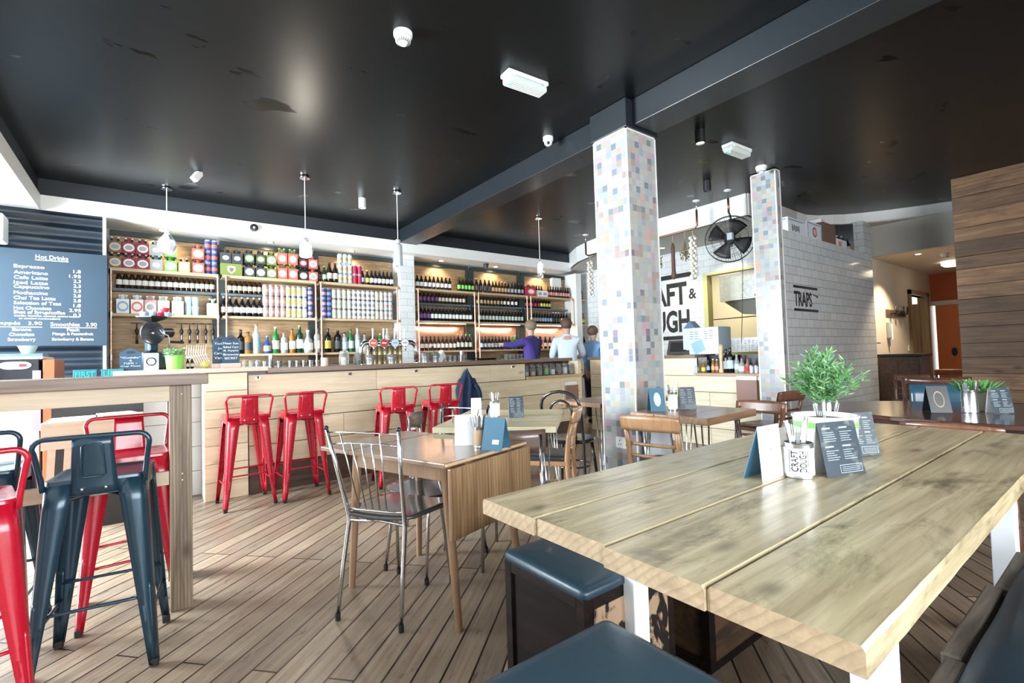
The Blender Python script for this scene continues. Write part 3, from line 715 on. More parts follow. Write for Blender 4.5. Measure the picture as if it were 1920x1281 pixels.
# middle shelf
brow(.72, 1.12, 7, yb, MID, 'tall black bottle with white label on the second bay middle shelf', gl='black', lab='white', cap='grey', sc=1.08)
brow(3.39, 3.52, 3, yb, MID, 'bottle with lilac label on the middle shelf beside the tiled pier', lab='purple', gl='black', sc=1.05)
brow(3.59, 4.30, 12, yb, MID, 'black bottle with white label on the middle shelf of the fourth bay', gl='black', lab='white', cap='black', sc=1.05)
brow(4.49, 5.40, 14, yb, MID, 'dark bottle with sage green label on the middle shelf of the fifth bay', lab='sage', gl='black', cap='black', sc=1.05)
brow(5.63, 5.90, 5, yb, MID, 'dark bottle with grey label on the middle shelf of the last bay', lab='grey', gl='black')
brow(5.96, 6.10, 3, yb, MID, 'dark bottle with blue label on the middle shelf of the last bay', lab='blue', gl='black')
brow(6.17, 6.31, 3, yb, MID, 'dark bottle with thin grey label and white cap beside the blue labelled ones', lab='dark', gl='black', cap='white')
brow(6.38, 6.52, 3, yb, MID, 'bottle with yellow label at the right end of the middle shelf', lab='yellow', gl='black')
# low shelf, copper bays
brow(3.40, 3.98, 9, yb, LOW, 'dark bottle with white label against the copper sheet, fourth bay', lab='white', sc=1.0)
brow(4.05, 4.28, 4, yb, LOW, 'taller dark bottle with patterned white label, right end of the fourth bay', lab='cream', gl='black', cap='green', sc=1.16)
brow(4.52, 5.10, 9, yb, LOW, 'dark bottle with pale blue label against the copper sheet, fifth bay', lab='skyblue', gl='black')
brow(5.17, 5.24, 2, yb, LOW, 'bright green bottle beside the hand of the person in purple', gl='green', lab='lime', cap='lime', sc=1.08)
brow(5.31, 5.39, 2, yb, LOW, 'dark bottle with navy label just right of the green bottles', lab='navy', gl='black')
brow(5.62, 6.5, 9, yb, LOW, 'dark bottle behind the people on the low shelf of the last bay', lab='white', gl='black')
# top shelf right run
brow(3.34, 3.92, 9, yb, TOP, 'dark bottle with round white label on top beside the tiled pier', lab='white', gl='black', cap='gold')
brow(4.10, 4.36, 5, yb, TOP, 'bottle with bright green label on the top shelf', lab='lime', gl='black')
brow(4.44, 4.70, 4, yb, TOP, 'taller dark bottle with slate label next to the green labelled ones', lab='dark', gl='black', sc=1.08, cap='gold')
brow(4.78, 5.05, 5, yb, TOP, 'dark bottle with gold label on the top shelf', lab='gold', gl='brown', cap='gold')
brow(5.12, 5.43, 5, yb, TOP, 'dark bottle with silver-white label left of the red carton', lab='grey', gl='black')
brow(6.06, 6.58, 9, yb, TOP, 'small dark bottle with low red-white label right of the pale box', lab='pink', gl='brown', sc=.95)
# far corner stack
brow(6.93, 7.25, 4, yb, 2.276, 'dark wine bottle on the far corner top shelf by the garlic', shape='wine', gl='black', lab='dark', sc=.85)
brow(6.90, 7.36, 7, yb, 1.776, 'bottle with yellow juice label on the far corner middle shelf', gl='amber', lab='yellow', cap='black')
brow(6.90, 7.36, 7, yb, 1.306, 'dark bottle with red neck on the far corner low shelf', gl='black', lab='maroon', cap='red')
# cartons with bottles standing in them
def mk_carton(col, oval, w=.116, d=.14, h=.125):
    t = MB().box(-w/2, w/2, -d/2, -d/2+.003, 0, h).box(-w/2, w/2, d/2-.003, d/2, 0, h).box(-w/2, -w/2+.003, -d/2, d/2, 0, h).box(w/2-.003, w/2, -d/2, d/2, 0, h).box(-w/2, w/2, -d/2, d/2, 0, .003).build('drinks_carton', LB[col])
    MB().prism([(-w/2, h), (-w*.3, h+.02), (-.012, h+.06), (.012, h+.06), (w*.3, h+.02), (w/2, h)], -.002, .002, M=Matrix.Rotation(rad(90), 4, 'X')).build('handle', LB[col], t)
    pts = [(w*.42*math.cos(a*math.pi/12), h*.5+h*.36*math.sin(a*math.pi/12)) for a in range(24)]
    MB().prism(pts, d/2+.0005, d/2+.002, M=Matrix.Rotation(rad(90), 4, 'X')).build('oval_badge', LB[oval], t)
    pts = [(w*.30*math.cos(a*math.pi/12), h*.5+h*.22*math.sin(a*math.pi/12)) for a in range(24)]
    MB().prism(pts, d/2+.002, d/2+.003, M=Matrix.Rotation(rad(90), 4, 'X')).build('badge_print', LB['grey' if oval in ('white', 'cream') else 'white'], t)
    return tag(t, 'carton', 'carton')
CP = {}
def carton(x, z, col, oval, label, w=.116, h=.125, cap='white', gl='dgreen', group=None, y=6.885, bl='dark'):
    k = (col, oval, w, h)
    if k not in CP: CP[k] = Once(lambda: mk_carton(col, oval, w, .14, h))
    CP[k].put((x, y, z), 0, label, group)
    for s in (-1, 1):
        bottle(x+s*w*.25, y-.036, z+.004, gl=gl, lab=bl, cap=cap, sc=.74 if h < .14 else .9, label=('left' if s < 0 else 'right')+' bottle in '+label, group='bottles standing in the drinks cartons')
g = 'drinks cartons on the top shelf'
for i, (x, c, w) in enumerate(((-.315, 'brown', 'cream'), (-.195, 'maroon', 'white'), (-.072, 'maroon', 'white'))):
    nm = ('brown carton with cream oval', 'maroon carton next to the brown one', 'maroon carton next to the grey one')[i]
    carton(x, TOP, c, w, nm+', lower of the pair', group=g); carton(x, TOP+.172, c, w, nm+', upper of the pair', group=g)
carton(.05, TOP, 'grey', 'grey', 'grey carton side-on behind the cut glass lamp, lower', group=g)
carton(.05, TOP+.172, 'grey', 'grey', 'grey carton side-on behind the cut glass lamp, upper', group=g)
carton(.185, TOP, 'lime', 'white', 'bright green carton with white oval, lower of the pair', group=g, cap='black')
carton(.185, TOP+.172, 'lime', 'white', 'bright green carton with white oval, upper of the pair', group=g)
carton(.315, TOP, 'orange', 'cream', 'pale orange carton with cream badge', group=g, cap='cream', gl='brown')
carton(.455, TOP, 'coral', 'white', 'red carton with white oval, lower, beside the striped cans', group=g, cap='black')
carton(.455, TOP+.172, 'coral', 'white', 'red carton with white oval, upper, beside the striped cans', group=g, cap='red')
# wide green crate with a horned crest
t = MB().box(-.115, .115, -.075, .075, 0, .15).build('drinks_carton', LB['olive'], loc=(.80, 6.885, TOP), bevel=.002)
tag(t, 'wide green carton with a pale shield crest', 'carton', g)
MB().prism([(-.045, .11), (0, .12), (.045, .11), (.042, .06), (0, .02), (-.042, .06)], .0755, .077, M=Matrix.Rotation(rad(90), 4, 'X')).build('shield', LB['cream'], t)
MB().prism([(-.025, .095), (.025, .095), (.02, .06), (0, .04), (-.02, .06)], .077, .078, M=Matrix.Rotation(rad(90), 4, 'X')).build('crest', LB['brown'], t)
for i, x in enumerate((.74, .865)): carton(x, TOP+.155, 'dark', 'dark', ('black carton on the wide green carton, left', 'black carton on the wide green carton, right')[i], cap='black', gl='black', group=g)
for i, (x, c, o) in enumerate(((1.0, 'dark', 'lime'), (1.13, 'dark', 'olive'), (1.255, 'olive', 'cream'))):
    n = ('black carton with green badge', 'black carton with olive badge', 'olive carton with cream badge')[i]
    carton(x, TOP, c if i else 'dark', 'grey' if i < 2 else o, n.replace('green badge', 'silver badge').replace('olive badge', 'silver badge')+(', lower row, beside the wide green one' if i == 0 else ', lower row, near the coral cartons' if i == 1 else ', lower row'), cap='black', gl='black', group=g)
    carton(x, TOP+.172, c, o, n+', upper row', cap='black', gl='black', group=g)
for i, x in enumerate((1.385, 1.515)):
    for j in (0, 1):
        carton(x, TOP+j*.20, 'coral', 'pink', 'tall coral carton with green bottles, %s %s' % (('lower', 'upper')[j], ('left', 'right')[i]), h=.145, cap='lime', gl='green', group=g)
for j in (0, 1):
    carton(1.645, TOP+j*.172, 'black', 'grey' if j == 0 else 'wine', 'black carton behind the lit pendant, '+('lower', 'upper')[j], cap='black', gl='black', group=g)
    carton(1.77, TOP+j*.172, 'coral', 'white', 'red carton with white emblem right of the lit pendant, '+('lower', 'upper')[j], cap='black', gl='black', group=g)
for i, (x, c) in enumerate(((1.86, 'dark'), (1.93, 'sage'), (2.0, 'cream'), (2.08, 'cream'))):
    bottle(x, yb, TOP, 'beer', 'black' if i != 1 else 'dgreen', c, 'black' if i != 1 else 'lime', ('short black bottle right of the red cartons', 'dark bottle with green top on the top shelf', 'tall black bottle with cream label, left of a pair', 'tall black bottle with cream label, beside the striped can towers')[i], None, 1.0 if i < 2 else 1.25)
bottle(2.47, yb, TOP, 'beer', 'black', 'blue', 'skyblue', 'short bottle with blue label right of the crimson cans', None, .98)
bottle(2.54, yb, TOP, 'beer', 'black', 'yellow', 'yellow', 'short bottle with yellow label right of the crimson cans', None, .98)
brow(2.605, 2.91, 6, yb, TOP, 'dark bottle with white label on the top shelf by the tiled pier', gl='black', lab='white')
carton(5.60, TOP, 'wine', 'coral', 'wide red carton on the top shelf of the right run', w=.22, h=.16, group=g, cap='red')
t = MB().box(-.13, .13, -.06, .06, 0, .115).build('drinks_carton', LB['white'], loc=(5.88, 6.885, TOP)); tag(t, 'pale open tray box of bottles next to the wide red carton', 'carton', g)
MB().box(-.10, -.02, -.0615, -.06, .03, .08).box(.02, .10, -.0615, -.06, .03, .08).build('print', LB['grey'], t)
for k in range(4): bottle(5.79+k*.06, 6.96, TOP, lab='dark', gl='black', cap='wine', label='dark bottle behind the pale tray box, '+nth(k, 4), group='bottles behind the pale tray box')
# middle shelf left bay cartons and cups
for i, (x, c, o) in enumerate(((-.25, 'white', 'blue'), (-.125, 'white', 'coral'), (-.005, 'pink', 'white'), (.115, 'cream', 'white'), (.25, 'white', 'cream'))):
    carton(x, MID, c, o, ('white carton with blue print, far left of the middle shelf', 'white carton with coral print on the left bay middle shelf', 'pink carton above the red enamel mugs', 'cream carton on the left bay middle shelf', 'plain white carton beside the paper cup towers')[i], w=.118, h=.16, cap='white', gl='clear', group='cartons on the middle shelf of the left bay')
carton(.60, MID, 'white', 'sage', 'white carton with green crest by the copper pipe', w=.11, h=.15, cap='sage', gl='dgreen', group='cartons on the middle shelf of the left bay')
mk_cup = Once(lambda: tag(MB().lathe([(0, 0), (.030, 0), (.036, .10), (.038, .102), (.038, .108), (.034, .108)], n=16).build('paper_cup', LB['skyblue'], smooth=50), 'x', 'cup'))
for i, x in enumerate((.355, .425)):
    for j in range(2): mk_cup.put((x, yb, MID+.001+j*.11), label='pale blue paper cup, %s of the %s stack, on the left bay' % (('bottom', 'top')[j], ('left', 'right')[i]), group='paper cups stacked on the left bay')
# cans
def mk_can(a, band, rim='silver'):
    t = MB().lathe([(.0, 0), (.024, 0), (.0325, .008), (.0325, .124), (.026, .136), (.026, .140), (.0, .138)], n=16).build('drink_can', GL['silver'], smooth=50)
    MB().lathe([(.0331, .010), (.0331, .122)], n=16, caps=False).build('printed_sleeve', LB[a], t, smooth=60)
    MB().lathe([(.0336, .045), (.0336, .085)], n=16, caps=False).build('printed_band', LB[band], t, smooth=60)
    return tag(t, 'can', 'can')
KP = {}
def cans(xs, n, y, z, a, band, label, group):
    if (a, band) not in KP: KP[(a, band)] = Once(lambda: mk_can(a, band))
    words = {1: ('',), 2: ('left tower', 'right tower'), 3: ('left tower', 'middle tower', 'right tower'), 4: ('first tower', 'second tower', 'third tower', 'fourth tower'), 5: ('first tower', 'second tower', 'third tower', 'fourth tower', 'fifth tower')}[len(xs)]
    lv = {2: ('bottom', 'top'), 3: ('bottom', 'middle', 'top')}[n]
    for x, w in zip(xs, words):
        for j in range(n): KP[(a, band)].put((x, y, z+.001+j*.141), random.uniform(0, 6), (label+(', '+w if w else '')+', '+lv[j]), group)
cans([.555, .625], 3, yb, TOP, 'navy', 'coral', 'navy and red striped can by the red carton', 'striped cans beside the red carton')
cans([2.145, 2.215, 2.285], 3, yb, TOP, 'skyblue', 'orange', 'pale blue and orange can on the top shelf', 'can towers on the top shelf')
cans([2.355, 2.425], 2, yb, TOP, 'wine', 'wine', 'crimson can on the top shelf', 'crimson cans on the top shelf')
cg = 'can towers on the middle shelf'
cans([1.185, 1.253, 1.321, 1.389], 3, yb, MID, 'pink', 'cream', 'pink can with cream band on the middle shelf', cg)
cans([1.457, 1.525, 1.593], 3, yb, MID, 'cream', 'yellow', 'cream can with yellow band on the middle shelf', cg)
cans([1.661], 3, yb, MID, 'skyblue', 'white', 'pale blue can in the single tower between yellow and navy cans', cg)
cans([1.735, 1.915], 3, yb, MID, 'navy', 'pink', 'navy can with pink band by the copper pipes', cg)
cans([1.985], 3, yb, MID, 'navy', 'blue', 'navy can with blue band in the tower left of the cream cans', cg)
cans([2.055, 2.125, 2.195, 2.265], 3, yb, MID, 'cream', 'sage', 'cream can with sage band on the middle shelf', cg)
cans([2.335, 2.403, 2.471, 2.539, 2.607], 3, yb, MID, 'white', 'grey', 'white can with grey band on the middle shelf', cg)
cans([2.675, 2.743], 3, yb, MID, 'cream', 'cream', 'plain cream can on the middle shelf', cg)
cans([2.811, 2.879], 3, yb, MID, 'skyblue', 'pink', 'pale blue can with pink band by the tiled pier', cg)
# spirits
SP = [(.90, 'wine', 'black', 'dark', 'black', .9), (.98, 'square', 'amber', 'dark', 'black', 1.0), (1.075, 'wine', 'clear', 'blue', 'coral', 1.1), (1.20, 'squat', 'blue', 'grey', 'grey', .85), (1.30, 'wine', 'green', 'cream', 'cream', 1.0),
      (1.40, 'square', 'clear', 'white', 'coral', .95), (1.50, 'wine', 'amber', 'white', 'black', .95), (1.595, 'wine', 'dgreen', 'white', 'lime', 1.08), (1.70, 'squat', 'clear', 'white', 'white', 1.15), (1.82, 'wine', 'clear', 'white', 'red', 1.0),
      (1.965, 'wine', 'black', 'yellow', 'black', .98), (2.10, 'square', 'black', 'dark', 'black', 1.1), (2.19, 'square', 'clear', 'skyblue', 'black', 1.0), (2.28, 'wine', 'green', 'white', 'black', .95), (2.38, 'wine', 'clear', 'skyblue', 'grey', 1.0), (2.48, 'squat', 'clear', 'grey', 'black', 1.0), (2.60, 'wine', 'black', 'white', 'black', .9), (2.72, 'square', 'green', 'sage', 'gold', .95), (2.83, 'wine', 'clear', 'grey', 'grey', 1.0)]
SPL = ['black spirit bottle behind the blue slate board', 'square amber spirit bottle right of the slate board', 'tall clear spirit bottle with blue label and coral cap', 'round blue glass decanter bottle', 'green liqueur bottle with cream label', 'square clear spirit bottle with white label and coral cap',
       'amber spirit bottle with white label', 'tall dark green spirit bottle with white label', 'broad pale decanter bottle left of the copper pipes', 'clear spirit bottle with red cap between the copper pipes', 'black spirit bottle with yellow label', 'square black whiskey bottle', 'square clear bottle with pale blue label', 'green gin bottle with white label', 'clear spirit bottle with pale blue label above the steel bucket',
       'round clear decanter behind the left end of the beer font', 'black spirit bottle behind the red badges', 'square green bottle behind the beer font', 'clear spirit bottle at the end of the shelf by the tiled pier']
for (x, sh, gl, lb, cp, s), l in zip(SP, SPL): bottle(x, yb, LOW, sh, gl, lb, cp, l, 'spirit bottles on the lower shelf', round(s*1.12, 3), 'spirit_bottle')
# steel cups and glasses on the back counter
mk_tumbler = Once(lambda: tag(MB().lathe([(0, 0), (.026, 0), (.036, .105), (.034, .105), (.025, .004)], n=16).build('steel_tumbler', steel, smooth=50), 'x', 'cup'))
for i in range(10):
    mk_tumbler.put((1.08+.085*i+(.05 if i > 3 else 0), 6.84, 1.101), label='steel tumbler in the row below the spirits'+', '+nth(i, 10), group='steel tumblers in the row below the spirits')
mk_tall = Once(lambda: tag(MB().lathe([(0, 0), (.03, 0), (.036, .05), (.030, .055), (.036, .10), (.030, .105), (.036, .15), (.036, .185), (.033, .185)], n=16).build('shaker_stack', steel, smooth=50), 'x', 'cups'))
mk_tall.put((1.22, 6.74, 1.10), label='tall nested stack of steel shakers below the spirits')
mk_tall.put((4.03, 6.74, 1.10), label='tall nested stack of steel shakers left of the black tray')
mk_glass = Once(lambda: tag(MB().lathe([(0, 0), (.028, 0), (.036, .12), (.034, .12), (.026, .006)], n=14).build('drinking_glass', glass, smooth=50), 'x', 'glass'))
for i in range(4): mk_glass.put((.86+.075*i, 6.84, 1.101), label='drinking glass below the spirits beside the slate board'+', '+nth(i, 4), group='drinking glasses behind the slate board')
for i in range(7): mk_glass.put((3.62+.085*i, 6.84, 1.101), label='drinking glass on the back counter right of the white cloth'+', '+nth(i, 7), group='drinking glasses right of the beer font')
for i in range(5): mk_glass.put((5.0+.085*i, 6.84, 1.101), label='drinking glass on the back counter beside the person in purple'+', '+nth(i, 5), group='drinking glasses by the person in purple')
# hanging corkscrews under the left shelf
def mk_cork():
    t = thing('corkscrew', 'x', 'corkscrew')
    MB().box(-.055, .055, -.01, .01, -.012, 0).build('handle', black_metal, t, bevel=.003)
    MB().lathe([(.005, -.012), (.008, -.05), (.010, -.075), (.020, -.09), (.017, -.12), (.010, -.13), (.014, -.24), (.009, -.245)][::-1], n=10).build('shaft', black_metal, t, smooth=50)
    MB().cyl((0, -.011, -.20), (0, -.011, -.15), .006, n=8).build('silver_clip', chrome, t)
    return t
ck = Once(mk_cork)
for i, (x, l) in enumerate(((-.13, 'black hanging beer tap handle alone left of the coffee grinder'), (.29, 'black hanging tap handle, first of the row right of the grinder'), (.37, 'black hanging tap handle, second of the row right of the grinder'), (.45, 'black hanging tap handle, third of the row right of the grinder'), (.535, 'black hanging tap handle, fourth of the row right of the grinder'), (.61, 'black hanging tap handle nearest the copper pipes'))):
    ck.put((x, 6.95, 1.69), label=l, group='tap handles hanging below the left shelf')

# ------------------------------------------------------------ metal stools
def mk_stool(colname, metal_col, rough=.28):
    cm = plain('enamel_'+colname, metal_col, rough, .0, coat=.5) if colname == 'red' else plain('enamel_'+colname, metal_col, .3, .35, coat=.3)
    t = thing('bar_stool', 'x', 'stool')
    def rsq(h, r, z, n=5):
        pts = []
        for cx, cy, a0 in ((1, 1, 0), (-1, 1, 90), (-1, -1, 180), (1, -1, 270)):
            for k in range(n): a = rad(a0+90*k/(n-1)); pts.append((cx*(h-r)+r*math.cos(a), cy*(h-r)+r*math.sin(a), z))
        return pts
    mb = MB()
    rows = [rsq(.045, .02, .742), rsq(.125, .03, .742), rsq(.138, .032, .747), rsq(.150, .034, .748), rsq(.152, .035, .743), rsq(.153, .036, .685), rsq(.150, .036, .685)]
    mb.sheet(rows, closed=True); mb.add(rsq(.045, .02, .742), [tuple(range(20))])
    mb.build('seat', cm, t, smooth=35)
    for sx in (-1, 1):
        for sy in (-1, 1):
            grid = []
            for i in range(9):
                s = i/8; z = .735*(1-s)+.012*s
                cx = (.151+(.198-.151)*s)*sx; cy = (.151+(.198-.151)*s)*sy; w = .088*(1-s)+.030*s; r = min(.03, w*.7)
                row = [(cx-sx*w, cy, z)]
                row.append((cx-sx*(w*.55), cy+sy*.0, z)); 
                for k in range(5):
                    a = rad(90*k/4); row.append((cx-sx*r+sx*r*math.sin(a), cy-sy*r+sy*r*math.cos(a), z))
                row.append((cx, cy-sy*(w*.55), z)); row.append((cx, cy-sy*w, z)); grid.append(row)
            lg = MB().sheet(grid).build('leg', cm, t, smooth=45, thick=.003)
            px, py = .198*sx, .198*sy
            MB().box(min(px, px-sx*.028), max(px, px-sx*.028), min(py, py-sy*.028), max(py, py-sy*.028), 0, .03).build('foot_cap', rubber, lg, bevel=.004)
            a = .6; q = lambda s_: ((.151+.047*s_-.012)*sx, (.151+.047*s_-.012)*sy)
            MB().tube([((.151+.047*s_+.0005)*sx-sx*.012, (.151+.047*s_+.0005)*sy-sy*.012+sy*.002, .735-.723*s_) for s_ in (.56, .6, .7, .8, .86)], [.003, .0075, .008, .0075, .003], n=8).build('leg_rib', cm, lg, smooth=180)
    c = lambda z: .151+.047*(.735-z)/.723
    for z, dirs in ((.27, ((-1, -1, 1, -1), (-1, 1, 1, 1))), (.20, ((-1, -1, -1, 1), (1, -1, 1, 1)))):
        for x0, y0, x1, y1 in dirs:
            k = c(z)-.012; MB().tube([(x0*k, y0*k, z), (x0*k*.8+x1*k*.2, y0*k*.8+y1*k*.2, z-.001), (x0*k*.2+x1*k*.8, y0*k*.2+y1*k*.8, z-.001), (x1*k, y1*k, z)], .0065, n=8).build('foot_rail', cm, t, smooth=180)
    for s in (-1, 1):
        k = c(.66)-.02; MB().tube([(-k, -k*s, .655+.006*s), (0, 0, .667+.004*s), (k, k*s, .655+.006*s)], .007, n=8).build('cross_brace', black_metal if colname != 'red' else cm, t, smooth=180)
    # low hoop back at the rear (-y)
    pts = [(-.152, -.145, .715)]; pts += [(-.155, -.152, .76), (-.168, -.176, .86)]
    for k in range(7): a = rad(180-90*k/6); pts.append((-.135+.036*math.cos(a), -.186, .875+.036*math.sin(a)))
    for k in range(7): a = rad(90-90*k/6); pts.append((.135+.036*math.cos(a), -.186, .875+.036*math.sin(a)))
    pts += [(.168, -.176, .86), (.155, -.152, .76), (.152, -.145, .715)]
    MB().tube(pts, .0095, n=10).build('back_hoop', cm, t, smooth=180)
    grid = []
    for i in range(8):
        s = i/7; z = .69+(.905-.69)*s; y = -.158-.0-.03*max(0, (z-.72)/.19); w = .070-.010*s
        grid.append([(w*u/4, y-.006*(1-(u/4)**2), z) for u in range(-4, 5)])
    bp = MB().sheet(grid).build('back_panel', cm, t, smooth=60, thick=.003)
    fr = [(-.036, 0), (-.03, .11), (-.024, .12), (.024, .12), (.03, .11), (.036, 0), (.028, -.008), (-.028, -.008)]
    MB().tube([(x, -.177-.026*((z+.0)/.13), .765+z) for x, z in fr], .003, n=6, closed=True).build('pressed_frame', cm, bp, smooth=180)
    for s in (-1, 1): MB().ball((s*.035, -.166, .712), .007, 6).build('bolt', steel, bp, smooth=180)
    return t
red = Once(lambda: mk_stool('red', (.45, .004, .022)))
dark = Once(lambda: mk_stool('dark', (.016, .045, .070)))
g1, g2, g3 = 'red metal stools along the bar', 'metal stools around the tall table', 'red'
red.put((.635, 4.64, 0), rad(3), 'red metal stool at the bar, leftmost, in front of the pale narrow boards', g1)
red.put((1.065, 4.60, 0), rad(2), 'red metal stool at the bar, second from the left, over the dark kick board', g1)
red.put((1.87, 4.40, 0), rad(-10), 'red metal stool at the bar behind the chrome spindle chair', g1)
red.put((2.37, 4.42, 0), rad(-8), 'red metal stool at the bar beside the navy coat', g1)
dark.put((-.155, 2.60, 0), rad(-7), 'blue-black metal stool in front of the tall table by its thick post', g2)
dark.put((-.60, 3.07, 0), rad(-4), 'blue-black metal stool at the left edge, only its back corner in view', g2)
red.put((-.085, 3.06, 0), rad(183), 'red metal stool on the far side of the tall table', g2)
red.put((-.53, 2.37, 0), rad(12), 'red metal stool cut off by the left edge, nearest the viewer', g2)

# ------------------------------------------------------------ tall poseur table
old_oak = wood('weathered_top', (.30, .22, .17), (.13, .095, .075), 'x', .5, island=.1, bump=.5, sc=.8)
post_wood = wood('treated_post', (.37, .28, .18), (.13, .085, .05), 'z', .5, island=.12, knots=.9, bump=.4, sc=.7, rings=.8)
rail_wood = wood('treated_rail', (.60, .50, .36), (.44, .35, .23), 'x', .5, island=.1, knots=.3, sc=.8)
def poseur():
    t = thing('tall_bar_table', 'tall rough timber bar table at the left on thick square posts', 'table', (-2.0, 2.80, 0))
    MB().box(0, 2.225, .0, .56, 1.075, 1.125).build('table_top', old_oak, t, bevel=.004)
    MB().box(.05, 2.07, .03, .07, 1.0, 1.075).build('apron', rail_wood, t, bevel=.003)
    MB().box(.05, 2.07, .50, .54, 1.0, 1.075).build('apron', rail_wood, t, bevel=.003)
    MB().box(.155, 2.066, .05, .08, .60, .665).build('foot_rail', rail_wood, t, bevel=.003)
    for x in (.06, 2.068):
        for y in (.045, .46):
            q = MB().box(x, x+.09, y, y+.09, 0, 1.074).build('post', post_wood, t, bevel=.003)
            if y < .1 and x > 1:
                for z in (1.03, .645, .615): MB().ball((x+.05, y, z), .005, 6, sq=(1, .5, 1)).build('screw', steel, q)
poseur()

# ------------------------------------------------------------ big plank table
plank = wood('scaffold_plank', (.60, .51, .33), (.36, .29, .165), 'x', .30, island=.07, stain=.8, stain_col=(.075, .062, .036), knots=.8, bump=.3, coat=.3, rings=.22)
end_grain = wood('end_grain', (.46, .34, .21), (.33, .235, .14), 'x', .5, island=.08, rings=.45)
def big_table():
    t = thing('plank_table', 'big pale plank table in the foreground with white metal legs', 'table', (.74, .24, 0))
    random.seed(11)
    for k in range(4):
        y0 = .225*k; rows = []; n = 40; L = 2.21
        mb = MB(); e0 = [.0, -.006, .004, -.003][k]
        def jit(s): return .0004*math.sin(s*9+k*3)+.0002*math.sin(s*23+k)
        for i in range(n+1):
            x = e0+(L-e0)*i/n; j = jit(x*3); rows.append([(x, y0+.001+j, .728), (x, y0+.001+j, .762), (x, y0+.006+j, .7695), (x, y0+.224+jit(x*3+5)-.006, .7695), (x, y0+.224+jit(x*3+5), .762), (x, y0+.224+jit(x*3+5), .728)])
        mb.sheet(rows, closed=True); mb.add(rows[0], [(0, 1, 2, 3, 4, 5)], 1); mb.add(rows[-1], [(5, 4, 3, 2, 1, 0)], 1)
        mb.build('plank', [plank, end_grain], t, smooth=20)
    wl = plain('white_powder_coat', (.82, .85, .88), .3)
    for x in (.42, 1.86):
        for y in (.10, .73): MB().box(x, x+.07, y, y+.07, .0, .70).build('leg', wl, t, bevel=.004)
        MB().box(x, x+.07, .10, .80, .70, .7275).build('cross_bar', wl, t, bevel=.004)
    return t
big_table()

# ------------------------------------------------------------ trunks and leather seats
leather = plain('blue_black_leather', (.022, .050, .074), .38, bump=.04, nscale=220, coat=.15)
crate_dark = wood('burnt_crate', (.016, .010, .008), (.005, .004, .004), 'y', .55, island=.4, stain=.25, stain_col=(.06, .022, .012))
crate_dark.node_tree.nodes['Principled BSDF'].inputs['Specular IOR Level'].default_value = .15
crate_patina = mat_blotch('peeling_crate', (.40, .27, .17), .5, (.02, .016, .014), .50, .55, 13, .4, (1, 1, .7))
crate_worn = wood('worn_crate', (.10, .052, .026), (.03, .018, .012), 'x', .5, island=.4, stain=.8, stain_col=(.02, .014, .012))
def cushion(w, d, h, r=.03):
    """soft pad, origin at a corner of its base"""
    rows = []
    def ring(ins, z, n=6):
        pts = []; a_, b_ = w/2-ins, d/2-ins; rr = max(.004, r-ins*.3)
        for cx, cy, a0 in ((1, 1, 0), (-1, 1, 90), (-1, -1, 180), (1, -1, 270)):
            for k in range(n): a = rad(a0+90*k/(n-1)); pts.append((w/2+cx*(a_-rr)+rr*math.cos(a), d/2+cy*(b_-rr)+rr*math.sin(a), z))
        return pts
    for ins, z in ((.004, 0), (0, h*.15), (0, h*.55), (.005, h*.8), (.018, h*.95), (.04, h), (.10, h*1.04)): rows.append(ring(ins, z))
    mb = MB().sheet(rows, closed=True); mb.add(rows[-1], [tuple(range(24))]); mb.add(rows[0], [tuple(range(23, -1, -1))]); return mb
def trunk(x, y, w, d, top, label, fm, sm, teal=False):
    t = thing('trunk_stool', label, 'stool', (x, y, 0))
    h = top-.032; e = .035
    body = MB().box(.012, w-.012, .012, d-.012, .02, h)
    body.build('body', sm, t)
    mb = MB()
    for (a, b) in ((0, 0), (w-e, 0), (0, d-e), (w-e, d-e)): mb.box(a, a+e, b, b+e, 0, h)
    for z in (.0, h-e): mb.box(e, w-e, 0, .01, z, z+e).box(e, w-e, d-.01, d, z, z+e).box(0, .01, e, d-e, z, z+e).box(w-.01, w, e, d-e, z, z+e)
    mb.build('edge_battens', fm, t, bevel=.002)
    MB().box(e, w-e, -.001, .0125, e, h-e).build('front_panel', crate_patina if not teal else crate_worn, t)
    if teal:
        MB().cyl((.09, -.003, h-.14), (.09, .0, h-.14), .052, n=20).build('teal_disc', plain('teal_paint', (.02, .22, .20), .5, noise=.5, nscale=30), t)
        MB().bar((e, -.003, h-.24), (w-e, -.003, h-.16), .008, .012).build('scored_strip', MATS['enamel_dark'], t)
    cushion(w+.01, d+.01, .034, .022).build('leather_seat', leather, t, smooth=50).location = (-.005, -.005, h)
    return t
trunk(.99, 1.01, .42, .39, .485, 'black painted trunk stool with leather seat tucked under the far end of the plank table', crate_dark, crate_dark)
trunk(1.60, 1.0, .42, .40, .485, 'worn trunk stool with a teal disc under the plank table, behind the white leg', crate_dark, crate_worn, teal=True)
trunk(.40, .30, .535, .575, .485, 'large leather topped box stool at the bottom of the picture, at the table end', crate_dark, crate_dark)
